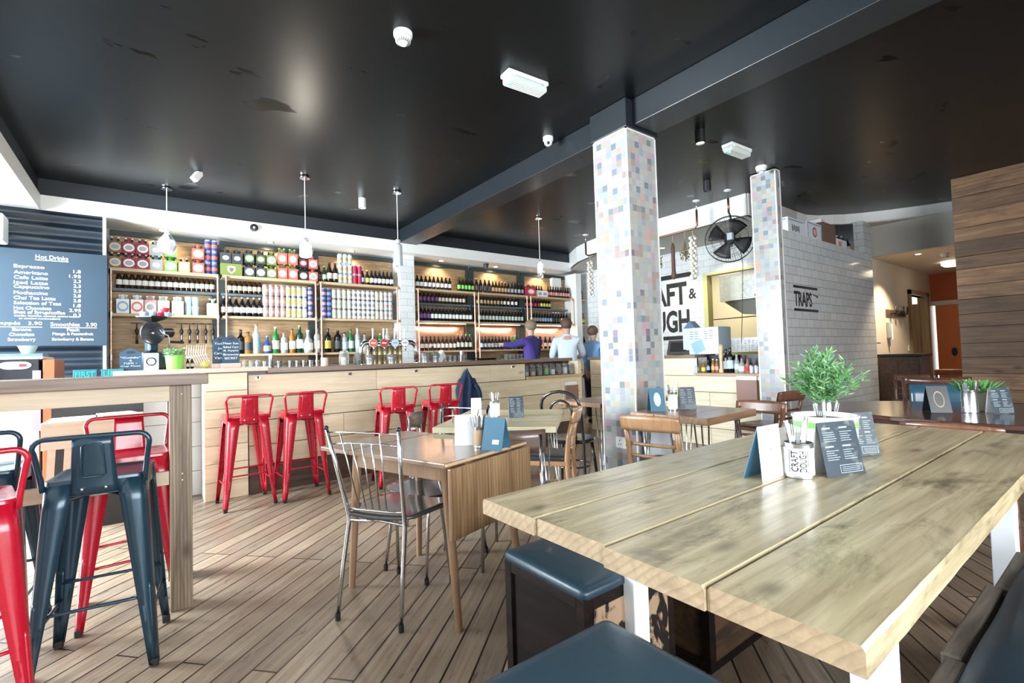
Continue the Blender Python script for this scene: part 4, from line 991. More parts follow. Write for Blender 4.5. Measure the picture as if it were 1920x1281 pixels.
def bench():
    t = thing('leather_bench', 'grey timber framed bench with blue leather seat along the right side of the plank table', 'bench', (0, 0, 0))
    gw = wood('grey_timber', (.26, .22, .18), (.10, .08, .065), 'x', .6, island=.3, bump=.5, stain=.3)
    for x0, x1, dy in ((1.02, 1.49, 0), (1.50, 2.02, .012), (2.03, 2.42, -.006)):
        MB().box(x0, x1, .285+dy, .325+dy, .36, .43).build('front_rail', gw, t, bevel=.006)
        MB().box(x0, x1, -.16, -.12, .36, .43).build('rear_rail', gw, t, bevel=.006)
    rows = []
    for i in range(25):
        x = 1.0+1.44*i/24; rows.append([(x, -.14+.425*j/14, .43+.055*math.sin(math.pi*min(1, max(0, j/14)))**.5+.003*math.sin(x*13)) for j in range(15)])
    m = MB().sheet(rows); m.box(1.02, 2.42, -.13, .275, .37, .431)
    m.build('leather_seat', leather, t, smooth=60)
    for x in (1.12, 1.94, 2.34):
        for y in (-.14, .25): MB().box(x, x+.05, y, y+.035, 0, .37).build('leg', gw, t, bevel=.004)
    MB().box(1.99, 2.40, -.12, .26, .06, .36).build('crate_base', crate_worn, t)
    MB().box(1.55, 1.98, .22, .25, .02, .07).build('floor_rail', crate_worn, t, bevel=.003)
bench()

# ------------------------------------------------------------ chrome spindle chairs
veneer = plain('dark_veneer', (.07, .07, .075), .16, noise=.4, nscale=9, coat=.6)
def mk_chrome(seatmat):
    t = thing('spindle_chair', 'x', 'chair')
    rows = []
    for i in range(13):
        s = i/12; y = -.20+.43*s; w = (.175+.045*math.sin(s*math.pi*.62))*(1 if s < .75 else math.sqrt(max(.02, 1-((s-.75)/.26)**2)))*1.0
        if i == 0: w = .15
        rows.append([(w*u/6, y, .445+.010*abs(u/6)**2*(1-s)-.004*s*s*3) for u in range(-6, 7)])
    MB().sheet(rows).build('seat', seatmat, t, smooth=180, thick=.014)
    for s in (-1, 1):
        MB().tube([(s*.165, -.27, .02), (s*.158, -.235, .24), (s*.15, -.20, .42), (s*.15, -.203, .46), (s*.168, -.25, .66), (s*.19, -.295, .86)], [.009, .0105, .011, .011, .010, .008], n=10).build('rear_post', chrome, t, smooth=180)
        MB().cyl((s*.165, -.271, 0), (s*.165, -.27, .03), .012, n=10).build('rubber_foot', rubber, t)
        MB().ball((s*.1905, -.2965, .866), .011, 8).build('finial', black_metal, t, smooth=180)
        MB().tube([(s*.16, .215, .02), (s*.135, .165, .40), (s*.128, .15, .425), (s*.118, .12, .425), (s*.11, .05, .43)], .009, n=10).build('front_leg', chrome, t, smooth=180)
        MB().cyl((s*.16, .2155, 0), (s*.16, .215, .03), .012, n=10).build('rubber_foot', rubber, t)
    MB().tube([(-.15, -.20, .425), (0, -.17, .425), (.15, -.20, .425)], .008, n=8).build('seat_frame', chrome, t, smooth=180)
    MB().tube([(-.187, -.29, .845), (-.1, -.31, .85), (.1, -.31, .85), (.187, -.29, .845)], .0035, n=8).build('top_wire', chrome, t, smooth=180)
    MB().tube([(-.18, -.278, .79), (-.1, -.295, .80), (.1, -.295, .80), (.18, -.278, .79)], .0035, n=8).build('upper_wire', chrome, t, smooth=180)
    MB().tube([(-.152, -.205, .485), (-.08, -.222, .485), (.08, -.222, .485), (.152, -.205, .485)], .0045, n=8).build('lower_wire', chrome, t, smooth=180)
    for u in (-2, -1, 0, 1, 2):
        top = .85 if abs(u) == 2 else .80
        MB().cyl((u*.036, -.222, .485), (u*.052, -.31 if abs(u) == 2 else -.297, top), .0032, n=8).build('spindle', chrome, t, smooth=180)
    return t
ch = Once(lambda: mk_chrome(veneer))
# main one faces the drop-leaf table
ang = math.atan2(.55, .83)-rad(90)
ch.put((.985, 2.27, 0), ang, 'chrome spindle chair with dark teardrop seat in the foreground by the drop-leaf table', 'chrome spindle chairs')
ch.put((1.29, 2.52, 0), rad(107.5), 'chrome spindle chair on the far side of the drop-leaf table, its seat under the flap', 'chrome spindle chairs')
def mk_ply():
    t = thing('plywood_chair', 'x', 'chair')
    for s in (-1, 1):
        MB().tube([(s*.17, -.24, 0), (s*.165, -.20, .42), (s*.165, -.22, .74)], .010, n=8).build('rear_post', chrome, t, smooth=180)
        MB().tube([(s*.17, .2, 0), (s*.16, .17, .42), (s*.16, -.19, .425)], .010, n=8).build('front_leg', chrome, t, smooth=180)
    MB().sheet([[(.19*u/6, -.20-.05*(1-(u/6)**2), z) for u in range(-6, 7)] for z in (.64, .68, .72, .765)]).build('backrest', brown_ply, t, smooth=60, thick=.012)
    MB().sheet([[(.18*u/6, -.19+.39*k/6, .435-.012*math.sin(math.pi*k/6)) for u in range(-6, 7)] for k in range(7)]).build('seat', brown_ply, t, smooth=60, thick=.014)
    return t
brown_ply = wood('brown_ply', (.16, .10, .08), (.08, .055, .05), 'x', .25, island=.02, coat=.5)
py = Once(mk_ply)
py.put((1.72, 3.16, 0), rad(-130), 'brown plywood and chrome chair at the far left edge of the pale hairpin table', 'plywood and chrome chairs')
py.put((1.72, 2.28, 0), rad(-45), 'brown plywood and chrome chair between the drop-leaf table and the pale hairpin table', 'plywood and chrome chairs')

# ------------------------------------------------------------ drop-leaf table
teak = wood('teak_top', (.27, .165, .10), (.15, .085, .05), 'y', .22, island=.08, coat=.7, sc=.8, bump=.05)
teak_leaf = wood('teak_leaf', (.42, .27, .14), (.22, .125, .06), 'z', .35, island=.08, coat=.2, sc=.9, rings=.55)
teak_leg = wood('teak_leg', (.33, .20, .11), (.24, .14, .08), 'z', .35, island=.1)
def dropleaf():
    t = thing('drop_leaf_table', 'brown drop-leaf table with its near flap hanging down', 'table', (1.15, 2.28, 0), math.atan2(.3, .95))
    # local: x across, y toward the raised leaf (far left)
    MB().box(-.30, .30, -.40, .26, .697, .719).build('table_top', teak, t, bevel=.004)
    MB().box(-.30, .30, .262, .50, .697, .719).build('raised_leaf', teak, t, bevel=.004)
    MB().box(-.30, .30, -.434, -.414, .40, .700).build('hanging_leaf', teak_leaf, t, bevel=.004)
    MB().box(-.30, .30, -.412, -.402, .708, .719).build('edge_strip', plain('pale_edge', (.56, .40, .24), .4), t)
    for x in (-.15, .15): MB().box(x-.02, x+.02, -.416, -.398, .690, .700).build('hinge', steel, t)
    mb = MB(); mb.box(-.22, .22, -.33, -.31, .62, .696).box(-.22, .22, .29, .31, .62, .696).box(-.23, -.21, -.31, .29, .62, .696).box(.21, .23, -.31, .29, .62, .696)
    mb.build('apron', teak_leg, t, bevel=.002)
    for x in (-1, 1):
        for y, yy in ((-.32, -.40), (.30, .34)): MB().cyl((x*.235, yy, 0), (x*.215, y, .69), .016, .024, n=12).build('leg', teak_leg, t, smooth=50)
dropleaf()

# ------------------------------------------------------------ hairpin tables
def hairpin_table(loc, rz, w, d, h, topmat, label, thick=.035, name='hairpin_table', angle=0):
    t = thing(name, label, 'table', loc, rz)
    n = 3; mb = MB()
    for k in range(n): mb.box(-w/2, w/2, -d/2+d*k/n+.001, -d/2+d*(k+1)/n-.001, h-thick, h)
    mb.build('table_top', topmat, t, bevel=.003)
    for sx in (-1, 1):
        for sy in (-1, 1):
            x, y = sx*(w/2-.09), sy*(d/2-.09); pts = []
            MB().tube([(x+sx*.03, y-sy*.03, h-thick-.002), (x+sx*.045, y+sy*.04, .02), (x+sx*.048, y+sy*.045, .008), (x+sx*.05, y+sy*.05, .02), (x-sx*.03, y+sy*.03, h-thick-.002)], .005, n=8).tube([(x, y, h-thick-.002), (x+sx*.047, y+sy*.047, .012)], .005, n=8).build('hairpin_leg', steel, t, smooth=180)
            MB().box(x-.05, x+.05, y-.05, y+.05, h-thick-.004, h-thick).build('fixing_plate', steel, t)
    return t
pale_plank = wood('pale_plank_top', (.66, .60, .42), (.50, .43, .27), 'x', .35, island=.1, knots=.5, stain=.3, stain_col=(.3, .24, .14))
walnut = wood('butcher_block', (.36, .21, .12), (.20, .11, .065), 'x', .3, island=.35, coat=.3)
hairpin_table((1.93, 2.66, 0), rad(-46), .74, .92, .755, pale_plank, 'pale plank table on hairpin legs between the drop-leaf table and the bar')
hairpin_table((2.89, 1.86, 0), rad(2), .62, .55, .77, walnut, 'walnut block table on hairpin legs in front of the mosaic pillar', thick=.045)
hairpin_table((3.50, 3.02, 0), rad(-4), 1.0, .56, .75, walnut, 'walnut block table on hairpin legs behind the mosaic pillar')

# ------------------------------------------------------------ wooden cafe chairs
beech = wood('beech', (.48, .27, .14), (.36, .19, .09), 'z', .3, island=.05, coat=.3, bump=.03)
brownw = wood('brown_beech', (.20, .09, .05), (.12, .05, .03), 'z', .3, island=.05, coat=.4, bump=.03)
vinyl = plain('dark_vinyl', (.03, .035, .038), .3)
def mk_cafe(wm, low=False, sc=1.0):
    t = thing('cafe_chair', 'x', 'chair')
    hh = .79
    for s in (-1, 1):
        MB().tube([(s*.165, -.235, 0), (s*.16, -.20, .25), (s*.158, -.19, .45), (s*.160, -.205, .60), (s*.163, -.24, .745)], [.014, .018, .019, .017, .015], n=10).build('rear_leg', wm, t, smooth=180)
        MB().cyl((s*.17, .20, 0), (s*.155, .185, .43), .013, .018, n=10).build('front_leg', wm, t, smooth=180)
        MB().cyl((s*.163, -.205, .22), (s*.163, .19, .24), .009, n=8).build('side_stretcher', wm, t, smooth=180)
    grid = []
    for i in range(5):
        z = .70+.09*i/4; grid.append([(.185*u/6, -.235-.025*(1-(u/6)**2)-.02*(i/4), z-(.012*(abs(u)/6)**3)*(1 if i == 4 else 0)) for u in range(-6, 7)])
    MB().sheet(grid).build('top_rail', wm, t, smooth=180, thick=.02)
    for z in (.60, .53):
        MB().sheet([[(.155*u/4, -.20-.02*(1-(u/4)**2), z+q) for u in range(-4, 5)] for q in (0, .02)]).build('back_slat', wm, t, smooth=60, thick=.01)
    MB().box(-.175, .175, -.19, .20, .405, .44).build('seat_frame', wm, t, bevel=.008)
    cushion(.35, .38, .035, .04).build('seat_pad', vinyl, t, smooth=50).location = (-.175, -.185, .441)
    return t
cb = Once(lambda: mk_cafe(beech)); cd = Once(lambda: mk_cafe(brownw))
cb.put((2.27, 2.68, 0), math.atan2(.77, -.63)-rad(90), 'light beech chair seen side-on at the right of the pale hairpin table')
cb.put((2.60, 1.86, 0), math.atan2(.2, .98)-rad(90), 'light beech chair with its back to us at the walnut table before the mosaic pillar')
cd.put((3.30, 1.74, 0), rad(88), 'dark brown chair on the far side of the walnut table', 'brown rail back chairs')
cd.put((3.26, .60, 0), rad(-88), 'red-brown rail back chair between the plank table and the oval table', 'brown rail back chairs')
cd.put((4.62, 2.2, 0), rad(-10), 'dark brown chair against the tiled wall behind the potted herb', 'brown rail back chairs')
cb.put((3.3, -.12, 0), rad(-95), 'pale rail back chair at the right edge beside the oval table')

# bentwood chair
def bentwood():
    bm = plain('black_lacquer', (.012, .012, .014), .15, coat=.5)
    t = thing('bentwood_chair', 'black bentwood hoop back chair left of the mosaic pillar', 'chair', (2.86, 3.0, 0), math.atan2(.45, .9)-rad(90))
    pts = [(-.18, -.22, 0), (-.17, -.19, .25), (-.165, -.18, .45), (-.17, -.22, .65)]
    for k in range(9): a = rad(180-180*k/8); pts.append((.165*math.cos(a), -.25-.02*math.sin(a), .76+.115*math.sin(a)))
    pts += [(.17, -.22, .65), (.165, -.18, .45), (.17, -.19, .25), (.18, -.22, 0)]
    MB().tube(pts, .013, n=10).build('back_hoop', bm, t, smooth=180)
    pts = [(-.10, -.175, .46), (-.10, -.205, .60)]
    for k in range(9): a = rad(180-180*k/8); pts.append((.095*math.cos(a), -.235-.012*math.sin(a), .70+.10*math.sin(a)))
    pts += [(.10, -.205, .60), (.10, -.175, .46)]
    MB().tube(pts, .010, n=10).build('inner_hoop', bm, t, smooth=180)
    MB().lathe([(0, .44), (.19, .44), (.20, .455), (.19, .47), (0, .465)], n=24).build('seat', bm, t, smooth=50)
    for s in (-1, 1): MB().tube([(s*.17, .18, 0), (s*.15, .15, .25), (s*.13, .13, .44)], [.011, .014, .016], n=10).build('front_leg', bm, t, smooth=180)
    MB().tube([(.155*math.cos(a*math.pi/10), .155*math.sin(a*math.pi/10), .24) for a in range(20)], .008, n=8, closed=True).build('leg_ring', bm, t, smooth=180)
bentwood()

# ------------------------------------------------------------ oval table and panel-back chairs
mahog = wood('mahogany', (.10, .045, .03), (.055, .025, .02), 'y', .16, island=.05, coat=.8, bump=.02)
def oval():
    t = thing('oval_table', 'dark mahogany oval table at the right by the timber clad wall', 'table', (4.06, .60, 0))
    pts = [(.60*math.cos(a*math.pi/24), .92*math.sin(a*math.pi/24)) for a in range(48)]
    MB().prism(pts, .715, .742).build('table_top', mahog, t, bevel=.005)
    MB().prism([(x*.8, y*.85) for x, y in pts], .65, .715).build('apron', mahog, t)
    for x in (-.25, .25):
        for y in (-.45, .45): MB().cyl((x*1.2, y*1.1, 0), (x, y, .66), .018, .03, n=12).build('leg', mahog, t, smooth=50)
oval()
def mk_panel():
    t = thing('panel_back_chair', 'x', 'chair')
    for s in (-1, 1):
        MB().tube([(s*.19, -.24, 0), (s*.19, -.2, .45), (s*.20, -.25, .90)], [.014, .017, .014], n=8).build('rear_post', mahog, t, smooth=180)
        MB().cyl((s*.18, .2, 0), (s*.17, .18, .44), .014, .018, n=8).build('front_leg', mahog, t, smooth=180)
    MB().sheet([[(.20*u/5, -.245-.02*(1-(u/5)**2), z-.012*(1-(u/5)**2)) for u in range(-5, 6)] for z in (.85, .905)]).build('top_rail', mahog, t, smooth=60, thick=.022)
    MB().sheet([[(.165*u/5, -.215-.02*(1-(u/5)**2)-.035*k/4, .50+.34*k/4) for u in range(-5, 6)] for k in range(5)]).build('back_panel', plain('blue_vinyl', (.03, .085, .13), .22), t, smooth=60, thick=.035)
    MB().box(-.2, .2, -.2, .2, .40, .44).build('seat_frame', mahog, t, bevel=.004)
    cushion(.40, .40, .05, .04).build('seat_pad', MATS['blue_vinyl'], t, smooth=50).location = (-.2, -.2, .441)
    return t
pc = Once(mk_panel)
pc.put((4.80, .98, 0), rad(108), 'dark framed chair with blue vinyl back panel beyond the oval table')
# dim furniture in the passage
t = thing('sideboard', 'dark wooden cabinet at the end of the grey tiled wall in the passage', 'cabinet', (8.6, 1.95, 0))
MB().box(0, .5, 0, .5, 0, 1.0).build('body', dark_plank, t, bevel=.005)
MB().box(-.02, .52, -.02, .52, 1.0, 1.04).build('top', black_metal, t, bevel=.004)
for k in (0, 1): MB().box(-.012, 0, .03+k*.24, .24+k*.24, .08, .94).build('cabinet_door', dark_plank, t, bevel=.003)
cd.put((7.55, 1.85, 0), rad(95), 'dark chair in the dim passage in front of the cabinet')
cd.put((9.8, 1.85, 0), rad(-85), 'dark chair deeper in the passage beside the cabinet')

# ------------------------------------------------------------ menu board with chalk lettering
def menu_board():
    t = thing('menu_board', 'large blue chalkboard listing hot drinks on the navy panelling', 'menu board', (0, 0, 0))
    MB().box(-1.62, -.36, 6.485, 6.53, 1.41, 2.35).build('board', chalkboard, t, bevel=.004)
    Y = 6.484; L = []
    def ln(s, x, z, h, w=None, al='LEFT'):
        k = .135*h/.034 if False else None
        L.append(text('chalk_line', s, chalk, face_M((x, Y, z), (1, 0, 0)), w=w, h=h, align=al, offset=0))
    ln('Hot Drinks', -.78, 2.262, .040, .235, 'CENTER')
    names = ['Espresso', 'Americano', 'Cafe Latte', 'Iced Latte', 'Cappuccino', 'Mochaccino', 'Chai Tea Latte', 'Selection of Teas', 'Hot Chocolate', 'Shot of Syrup/coffee']
    ws = [.21, .235, .235, .235, .245, .235, .29, .33, .26, .36]; pr = ['1.8', '1.95', '2.3', '2.3', '2.3', '2.8', '2.8', '1.8', '2.95', '0.3']
    for i, (n, w, p) in enumerate(zip(names, ws, pr)):
        z = 2.155-.0492*i; ln(n, -1.045, z, .040 if any(c in n for c in 'pyg') else .031, w); ln(p, -.568, z-.012, .031, .024*len(p)-.01 if len(p) > 3 else .055, 'RIGHT')
    ln('(vanilla, hazelnut, caramel, peanut butter,', -1.04, 1.690, .020, .46); ln('or toasted marshmallow)', -1.01, 1.665, .018, .29)
    ln('Frappés   3.90', -1.18, 1.605, .040, .33); ln('Smoothies   3.90', -.79, 1.605, .036, .345)
    ln('Banana', -.99, 1.555, .029, .13, 'CENTER'); ln('Chocolate', -.99, 1.508, .029, .17, 'CENTER'); ln('Strawberry', -.99, 1.450, .038, .19, 'CENTER')
    ln('Peach', -.625, 1.555, .029, .09, 'CENTER'); ln('Mango & Passionfruit', -.625, 1.508, .034, .30, 'CENTER'); ln('Strawberry & Banana', -.625, 1.455, .034, .31, 'CENTER')
    def ul(x0, x1, z): L.append(MB().box(x0, x1, Y-.001, Y, z, z+.005).build('chalk_line', chalk))
    ul(-.90, -.66, 2.248); ul(-1.18, -.85, 1.590); ul(-.79, -.445, 1.588)
    joined(L, 'chalk_lettering', t)
menu_board()
# small boards on the bar
def slate(x, y, w, h, z, lines, label, wood_base=True, tilt=0):
    t = thing('slate_sign', label, 'sign', (x, y, z), tilt)
    pts = [(-w/2, 0), (w/2, 0), (w/2, h-.04)]+[(w/2-.02-(w-.04)*k/8, h-.03+.03*math.sin(math.pi*k/8)) for k in range(9)]+[(-w/2, h-.04)]
    MB().prism(pts, 0, .012, M=Matrix.Translation((0, .012, .0)) @ Matrix.Rotation(rad(90), 4, 'X')).build('board', chalkboard_small, t)
    MB().prism([(.03*math.cos(a*math.pi/8), h-.035+.011*math.sin(a*math.pi/8)) for a in range(16)], -.001, .001, M=Matrix.Rotation(rad(90), 4, 'X')).build('hand_slot', sign_black, t)
    if wood_base: MB().box(-w/2-.01, w/2+.01, -.02, .03, -.04, .0).build('wooden_foot', plain('pink_pine', (.68, .45, .36), .5), t, bevel=.004)
    L = []; n = len(lines)
    for i, s in enumerate(lines): L.append(text('chalk_line', s, chalk, face_M((0, -.0005, h-.085-(h-.10)*i/max(1, n-.4)), (1, 0, 0)), w=min(w*.88, .017*len(s)), h=min(.024, (h-.10)/n*.62), align='CENTER', offset=0))
    joined(L, 'chalk_lettering', t); return t
slate(.575, 4.99, .135, .255, 1.185, ['Meet Sue', 'Salted Cara', '& Apple', 'Brownie', 'SECRET'], 'pale blue slate sign on the bar, in front of its darker twin')
slate(.505, 5.06, .12, .25, 1.185, ['Todays', 'Jar', 'Caramel', 'Vanilla'], 'darker slate sign half hidden behind the pale blue one')
slate(-.135, 5.02, .145, .185, 1.146, ['"Cuddle"', '&', 'rum -', 'Cup Float'], 'small slate sign with chalk writing left of the green pot', False)
# card beside it
t = MB().box(-.05, .05, 0, .01, 0, .14).build('printed_card', plain('lilac_card', (.70, .66, .76), .5), loc=(0.0, 4.99, 1.146), bevel=.002); tag(t, 'white printed card with a round emblem beside the green pot', 'card')
MB().lathe([(.035, 0), (.028, 0), (.028, .001), (.035, .001)], n=24, M=Matrix.Translation((0, -.0005, .07)) @ Matrix.Rotation(rad(90), 4, 'X')).build('emblem', LB['grey'], t)
# green pot with succulent
def leaf_cluster(n, R, h, l, w, col, seed, flat=.9, up=.3):
    random.seed(seed); mb = MB()
    for i in range(n):
        a = random.uniform(0, 2*math.pi); r = R*math.sqrt(random.random()); z = h*random.random()
        p = Vector((r*math.cos(a), r*math.sin(a), z)); d = Vector((math.cos(a+random.uniform(-.7, .7)), math.sin(a+random.uniform(-.7, .7)), random.uniform(-.3, 1)*up+.2)).normalized()
        sd = d.cross(Vector((0, 0, 1))).normalized()*w*random.uniform(.7, 1.2); L = l*random.uniform(.6, 1.2); nn = sd.cross(d).normalized()*w*.3
        mb.add([p, p+d*L*.5+sd+nn, p+d*L, p+d*L*.5-sd+nn, p+d*L*.5], [(0, 1, 4), (1, 2, 4), (0, 4, 3), (4, 2, 3)], random.choice([0, 0, 1]))
    return mb
gl1 = plain('leaf_green', (.13, .36, .09), .5); gl2 = plain('leaf_pale', (.36, .55, .28), .5); gl3 = plain('leaf_blue_green', (.20, .38, .24), .5)
t = thing('potted_succulent', 'small succulent in a bright green pot on the bar', 'plant', (.16, 5.02, 1.146)); t.scale = (1.12, 1.12, 1.0)
MB().lathe([(0, 0), (.052, 0), (.062, .115), (.062, .12), (.056, .12), (.054, .108), (0, .108)], n=24).build('pot', plain('green_pot', (.25, .68, .10), .35), t, smooth=50)
leaf_cluster(260, .062, .06, .028, .013, 0, 4, up=.7).build('foliage', [gl2, gl3], t).location = (0, 0, .108)
# coffee grinder / hand slicer with wheel
def grinder():
    t = thing('meat_slicer', 'vintage dark machine with a big round wheel on the bar', 'machine', (.03, 5.30, 1.146), rad(28))
    MB().box(-.10, .12, .0, .16, 0, .16).build('base', MATS['enamel_dark'], t, bevel=.02)
    MB().box(-.03, .05, .04, .12, .16, .34).build('column', MATS['enamel_dark'], t, bevel=.015)
    MB().cyl((.0, .07, .33), (.19, .10, .34), .045, n=20).build('motor', black_plastic, t, smooth=50, bevel=.006)
    w = MB().lathe([(0, 0), (.095, 0), (.115, .006), (.125, .02), (.118, .03), (.10, .02), (.0, .012)], n=40, M=Matrix.Translation((-.02, .02, .325)) @ Matrix.Rotation(rad(90), 4, 'X') @ Matrix.Scale(.82, 4)).build('wheel', plain('gunmetal', (.10, .11, .13), .25, .8), t, smooth=40)
    MB().ball((-.02, .0, .325), .014, 8).build('hub', chrome, w, smooth=180)
    MB().tube([(.03, -.01, .36), (.05, -.02, .32), (.09, -.02, .31), (.11, -.01, .28), (.115, 0, .20)], .007, n=8).build('crank', chrome, t, smooth=180)
    MB().cyl((.13, .02, .25), (.24, .0, .245), .012, n=10).build('handle', black_plastic, t, smooth=50)
    MB().lathe([(.012, .0), (.10, .03), (.13, .045), (.13, .055), (.0, .05)], n=6).build('tray', black_metal, t).location = (.01, .07, .42)
    MB().cyl((.01, .07, .34), (.01, .07, .44), .02, n=10).build('tray_stem', black_metal, t)
grinder()
def mk_mug(c):
    t = MB().lathe([(0, 0), (.022, 0), (.033, .02), (.035, .04), (.032, .04), (.0, .01)], n=18).build('enamel_mug', c, smooth=50)
    MB().tube([(.033, 0, .035), (.05, 0, .03), (.05, 0, .015), (.028, 0, .012)], .004, n=6).build('handle', c, t, smooth=180)
    return t
mr, mbl = plain('mug_red', (.62, .03, .06), .2), plain('mug_blue', (.30, .48, .60), .25)
for i, (x, c, l) in enumerate(((-.05, mbl, 'pale blue cup on the machine tray, left'), (.01, mbl, 'pale blue cup in the middle of the machine tray'), (.065, mr, 'red cup on the machine tray'), (.12, mbl, 'blue cup at the right of the machine tray'), (.10, mr, 'red cup stacked on top of the machine tray cups'))):
    tag(mk_mug(c), l, 'cup', 'cups on the machine tray').location = (x, 5.37 if i < 4 else 5.37, 1.622 if i < 4 else 1.663)
# wire fruit basket
t = thing('wire_basket', 'white curved wire basket left of the slate signs', 'basket', (.345, 5.16, 1.146))
mb = MB()
for k in range(9):
    mb.tube([(-.07+.018*k-.02, .0, .21), (-.07+.018*k-.03, -.03, .13), (-.07+.018*k, -.035, .06), (-.045+.018*k, -.02, .0)], .0035, n=6)
mb.tube([(-.10, 0, .10), (0, -.035, .115), (.11, 0, .13)], .004, n=6).tube([(-.10, .03, .0), (.09, .03, .0)], .004, n=6)
mb.build('wires', plain('white_wire', (.8, .82, .82), .3, .3), t, smooth=180)
t = MB().ball((0, 0, .03), .03, 10, sq=(1.25, 1, 1)).build('lemon', LB['yellow'], loc=(.39, 5.15, 1.15), smooth=180); tag(t, 'yellow lemon inside the white wire basket', 'fruit')
for i, x in enumerate((.255, .285)):
    bottle(x, 5.06, 1.146, 'beer', 'black', 'cream', 'white', ('tiny dark bottle right of the green pot', 'second tiny dark bottle right of the green pot')[i], None, .42, 'small_bottle')

# ------------------------------------------------------------ beer font and things along the bar
def font():
    t = thing('beer_font', 'chrome bridge beer font with four round badges on the bar', 'beer tap', (2.17, 5.22, 1.13))
    pts = [(-.33, 0, 0), (-.33, 0, .16)]+[(-.25-.08*math.cos(rad(90*k/6)), 0, .16+.085*math.sin(rad(90*k/6))) for k in range(1, 7)]+[(.25+.08*math.sin(rad(90*k/6)), 0, .16+.085*math.cos(rad(90*k/6))) for k in range(0, 6)]+[(.33, 0, .16), (.33, 0, 0)]
    MB().tube(pts, .026, n=14).build('bridge_tube', chrome, t, smooth=180)
    for s in (-1, 1): MB().lathe([(0, 0), (.045, 0), (.045, .008), (.03, .012), (0, .012)], n=20).build('foot', chrome, t, smooth=40).location = (s*.33, 0, 0)
    for i, (x, c) in enumerate(((-.20, 'coral'), (-.075, 'red'), (.055, 'skyblue'), (.175, 'white'))):
        M = Matrix.Translation((x, -.03, .235)) @ Matrix.Rotation(rad(90), 4, 'X')
        b = MB().lathe([(0, 0), (.050, 0), (.050, .012), (0, .012)], n=28, M=M).build('badge', chrome, t, smooth=40)
        MB().lathe([(0, .0122), (.044, .0122), (.044, .0135), (0, .0135)], n=28, M=M).build('badge_face', LB[c], b, smooth=40)
        MB().box(x-.026, x+.026, -.0448, -.0436, .229, .243).build('badge_print', LB['white'] if i < 2 else LB['grey'], b)
        MB().cyl((x, -.02, .25), (x, -.03, .40), .006, .010, n=10).build('tap_lever', white_plastic, t, smooth=50)
        MB().tube([(x, -.02, .21), (x, -.05, .19), (x, -.05, .15)], .008, n=8).build('spout', chrome, t, smooth=180)
font()
mk_brass = Once(lambda: tag((lambda t: (MB().lathe([(.0, 0), (.031, 0), (.031, .004), (.029, .006)], n=16).build('rim', LB['gold'], t, smooth=40), t)[-1])(MB().lathe([(.0, .0), (.029, .0), (.029, .098), (.031, .10), (.031, .105), (0, .105)], n=16).build('brass_canister', plain('pale_brass', (.62, .54, .34), .28, .8), smooth=50)), 'x', 'canister'))
for i in range(7):
    for j in (0, 1): mk_brass.put((1.985+.062*i, 5.36, 1.131+j*.106), label='pale brass canister behind the beer font, %s row, ' % ('lower', 'upper')[j]+nth(i, 7), group='brass canisters in two rows under the beer font')
def mk_bucket():
    t = MB().lathe([(0, .0), (.042, 0), (.052, .10), (.055, .103), (.053, .107), (.050, .103), (.041, .004), (0, .004)], n=24).build('steel_bucket', galv, smooth=50)
    MB().lathe([(.0478, .060), (.0495, .063), (.0484, .066)], n=24, caps=False).build('hoop', galv, t, smooth=180)
    MB().tube([(-.052, 0, .09), (-.045, -.035, .06), (0, -.06, .045), (.045, -.035, .06), (.052, 0, .09)], .002, n=6).build('wire_handle', steel, t, smooth=180)
    return tag(t, 'x', 'bucket')
bk = Once(mk_bucket)
for x, l in ((1.88, 'small galvanised bucket of black utensils left of the beer font'), (2.12, 'small galvanised bucket under the left red badge'), (2.53, 'small galvanised bucket at the right foot of the beer font'), (2.66, 'ridged steel bucket with black handles right of the beer font')):
    bk.put((x, 5.05, 1.131), label=l, group='galvanised buckets on the bar')
for k, (x, l) in enumerate(((1.86, 'black utensil standing in the bucket left of the font'), (1.89, 'black ladle standing in the bucket left of the font'), (2.65, 'black scoop handle sticking out of the ridged bucket'))):
    t = MB().tube([(0, 0, 0), (.01, 0, .10), (.035-.03*k, 0, .16)], .006, n=8).ball((.035-.03*k, 0, .165), .018, 8).build('utensil', black_plastic, loc=(x, 5.05, 1.137), smooth=180); tag(t, l, 'utensil')
t = MB().bar((2.70, 5.05, 1.135), (2.80, 5.12, 1.24), .05, .09).build('napkin_stack', LB['white'], bevel=.004); tag(t, 'folded white cloth leaning beside the ridged bucket', 'cloth')
# candles and kilner jars
for x, l in ((1.42, 'cream candle on the bar below the copper pipes'), (1.62, 'white candle inside the large glass jar on the bar')):
    t = MB().cyl((0, 0, 0), (0, 0, .085), .036, n=22).build('candle', LB['cream'], loc=(x, 5.10, 1.131), smooth=40); tag(t, l, 'candle')
    MB().cyl((0, 0, .085), (0, 0, .094), .002, n=6).build('wick', sign_black, t)
def mk_jar(sc=1.0):
    t = MB().lathe([(0, .0), (.04, 0), (.045, .01), (.045, .10), (.036, .12), (.034, .135), (.032, .135), (.034, .119), (.042, .099), (.042, .012), (0, .006)], n=22).build('glass_jar', glass, smooth=60)
    MB().lathe([(0, .137), (.035, .137), (.037, .145), (.030, .152), (0, .154)], n=22).build('glass_lid', glass, t, smooth=60)
    MB().tube([(.036*math.cos(a*math.pi/8), .036*math.sin(a*math.pi/8), .128) for a in range(16)], .0018, n=6, closed=True).tube([(.036, 0, .128), (.046, 0, .115), (.044, 0, .14), (.0, 0, .158), (-.037, 0, .14)], .0018, n=6).build('wire_clip', steel, t, smooth=180)
    return tag(t, 'x', 'jar')
jr = Once(mk_jar)
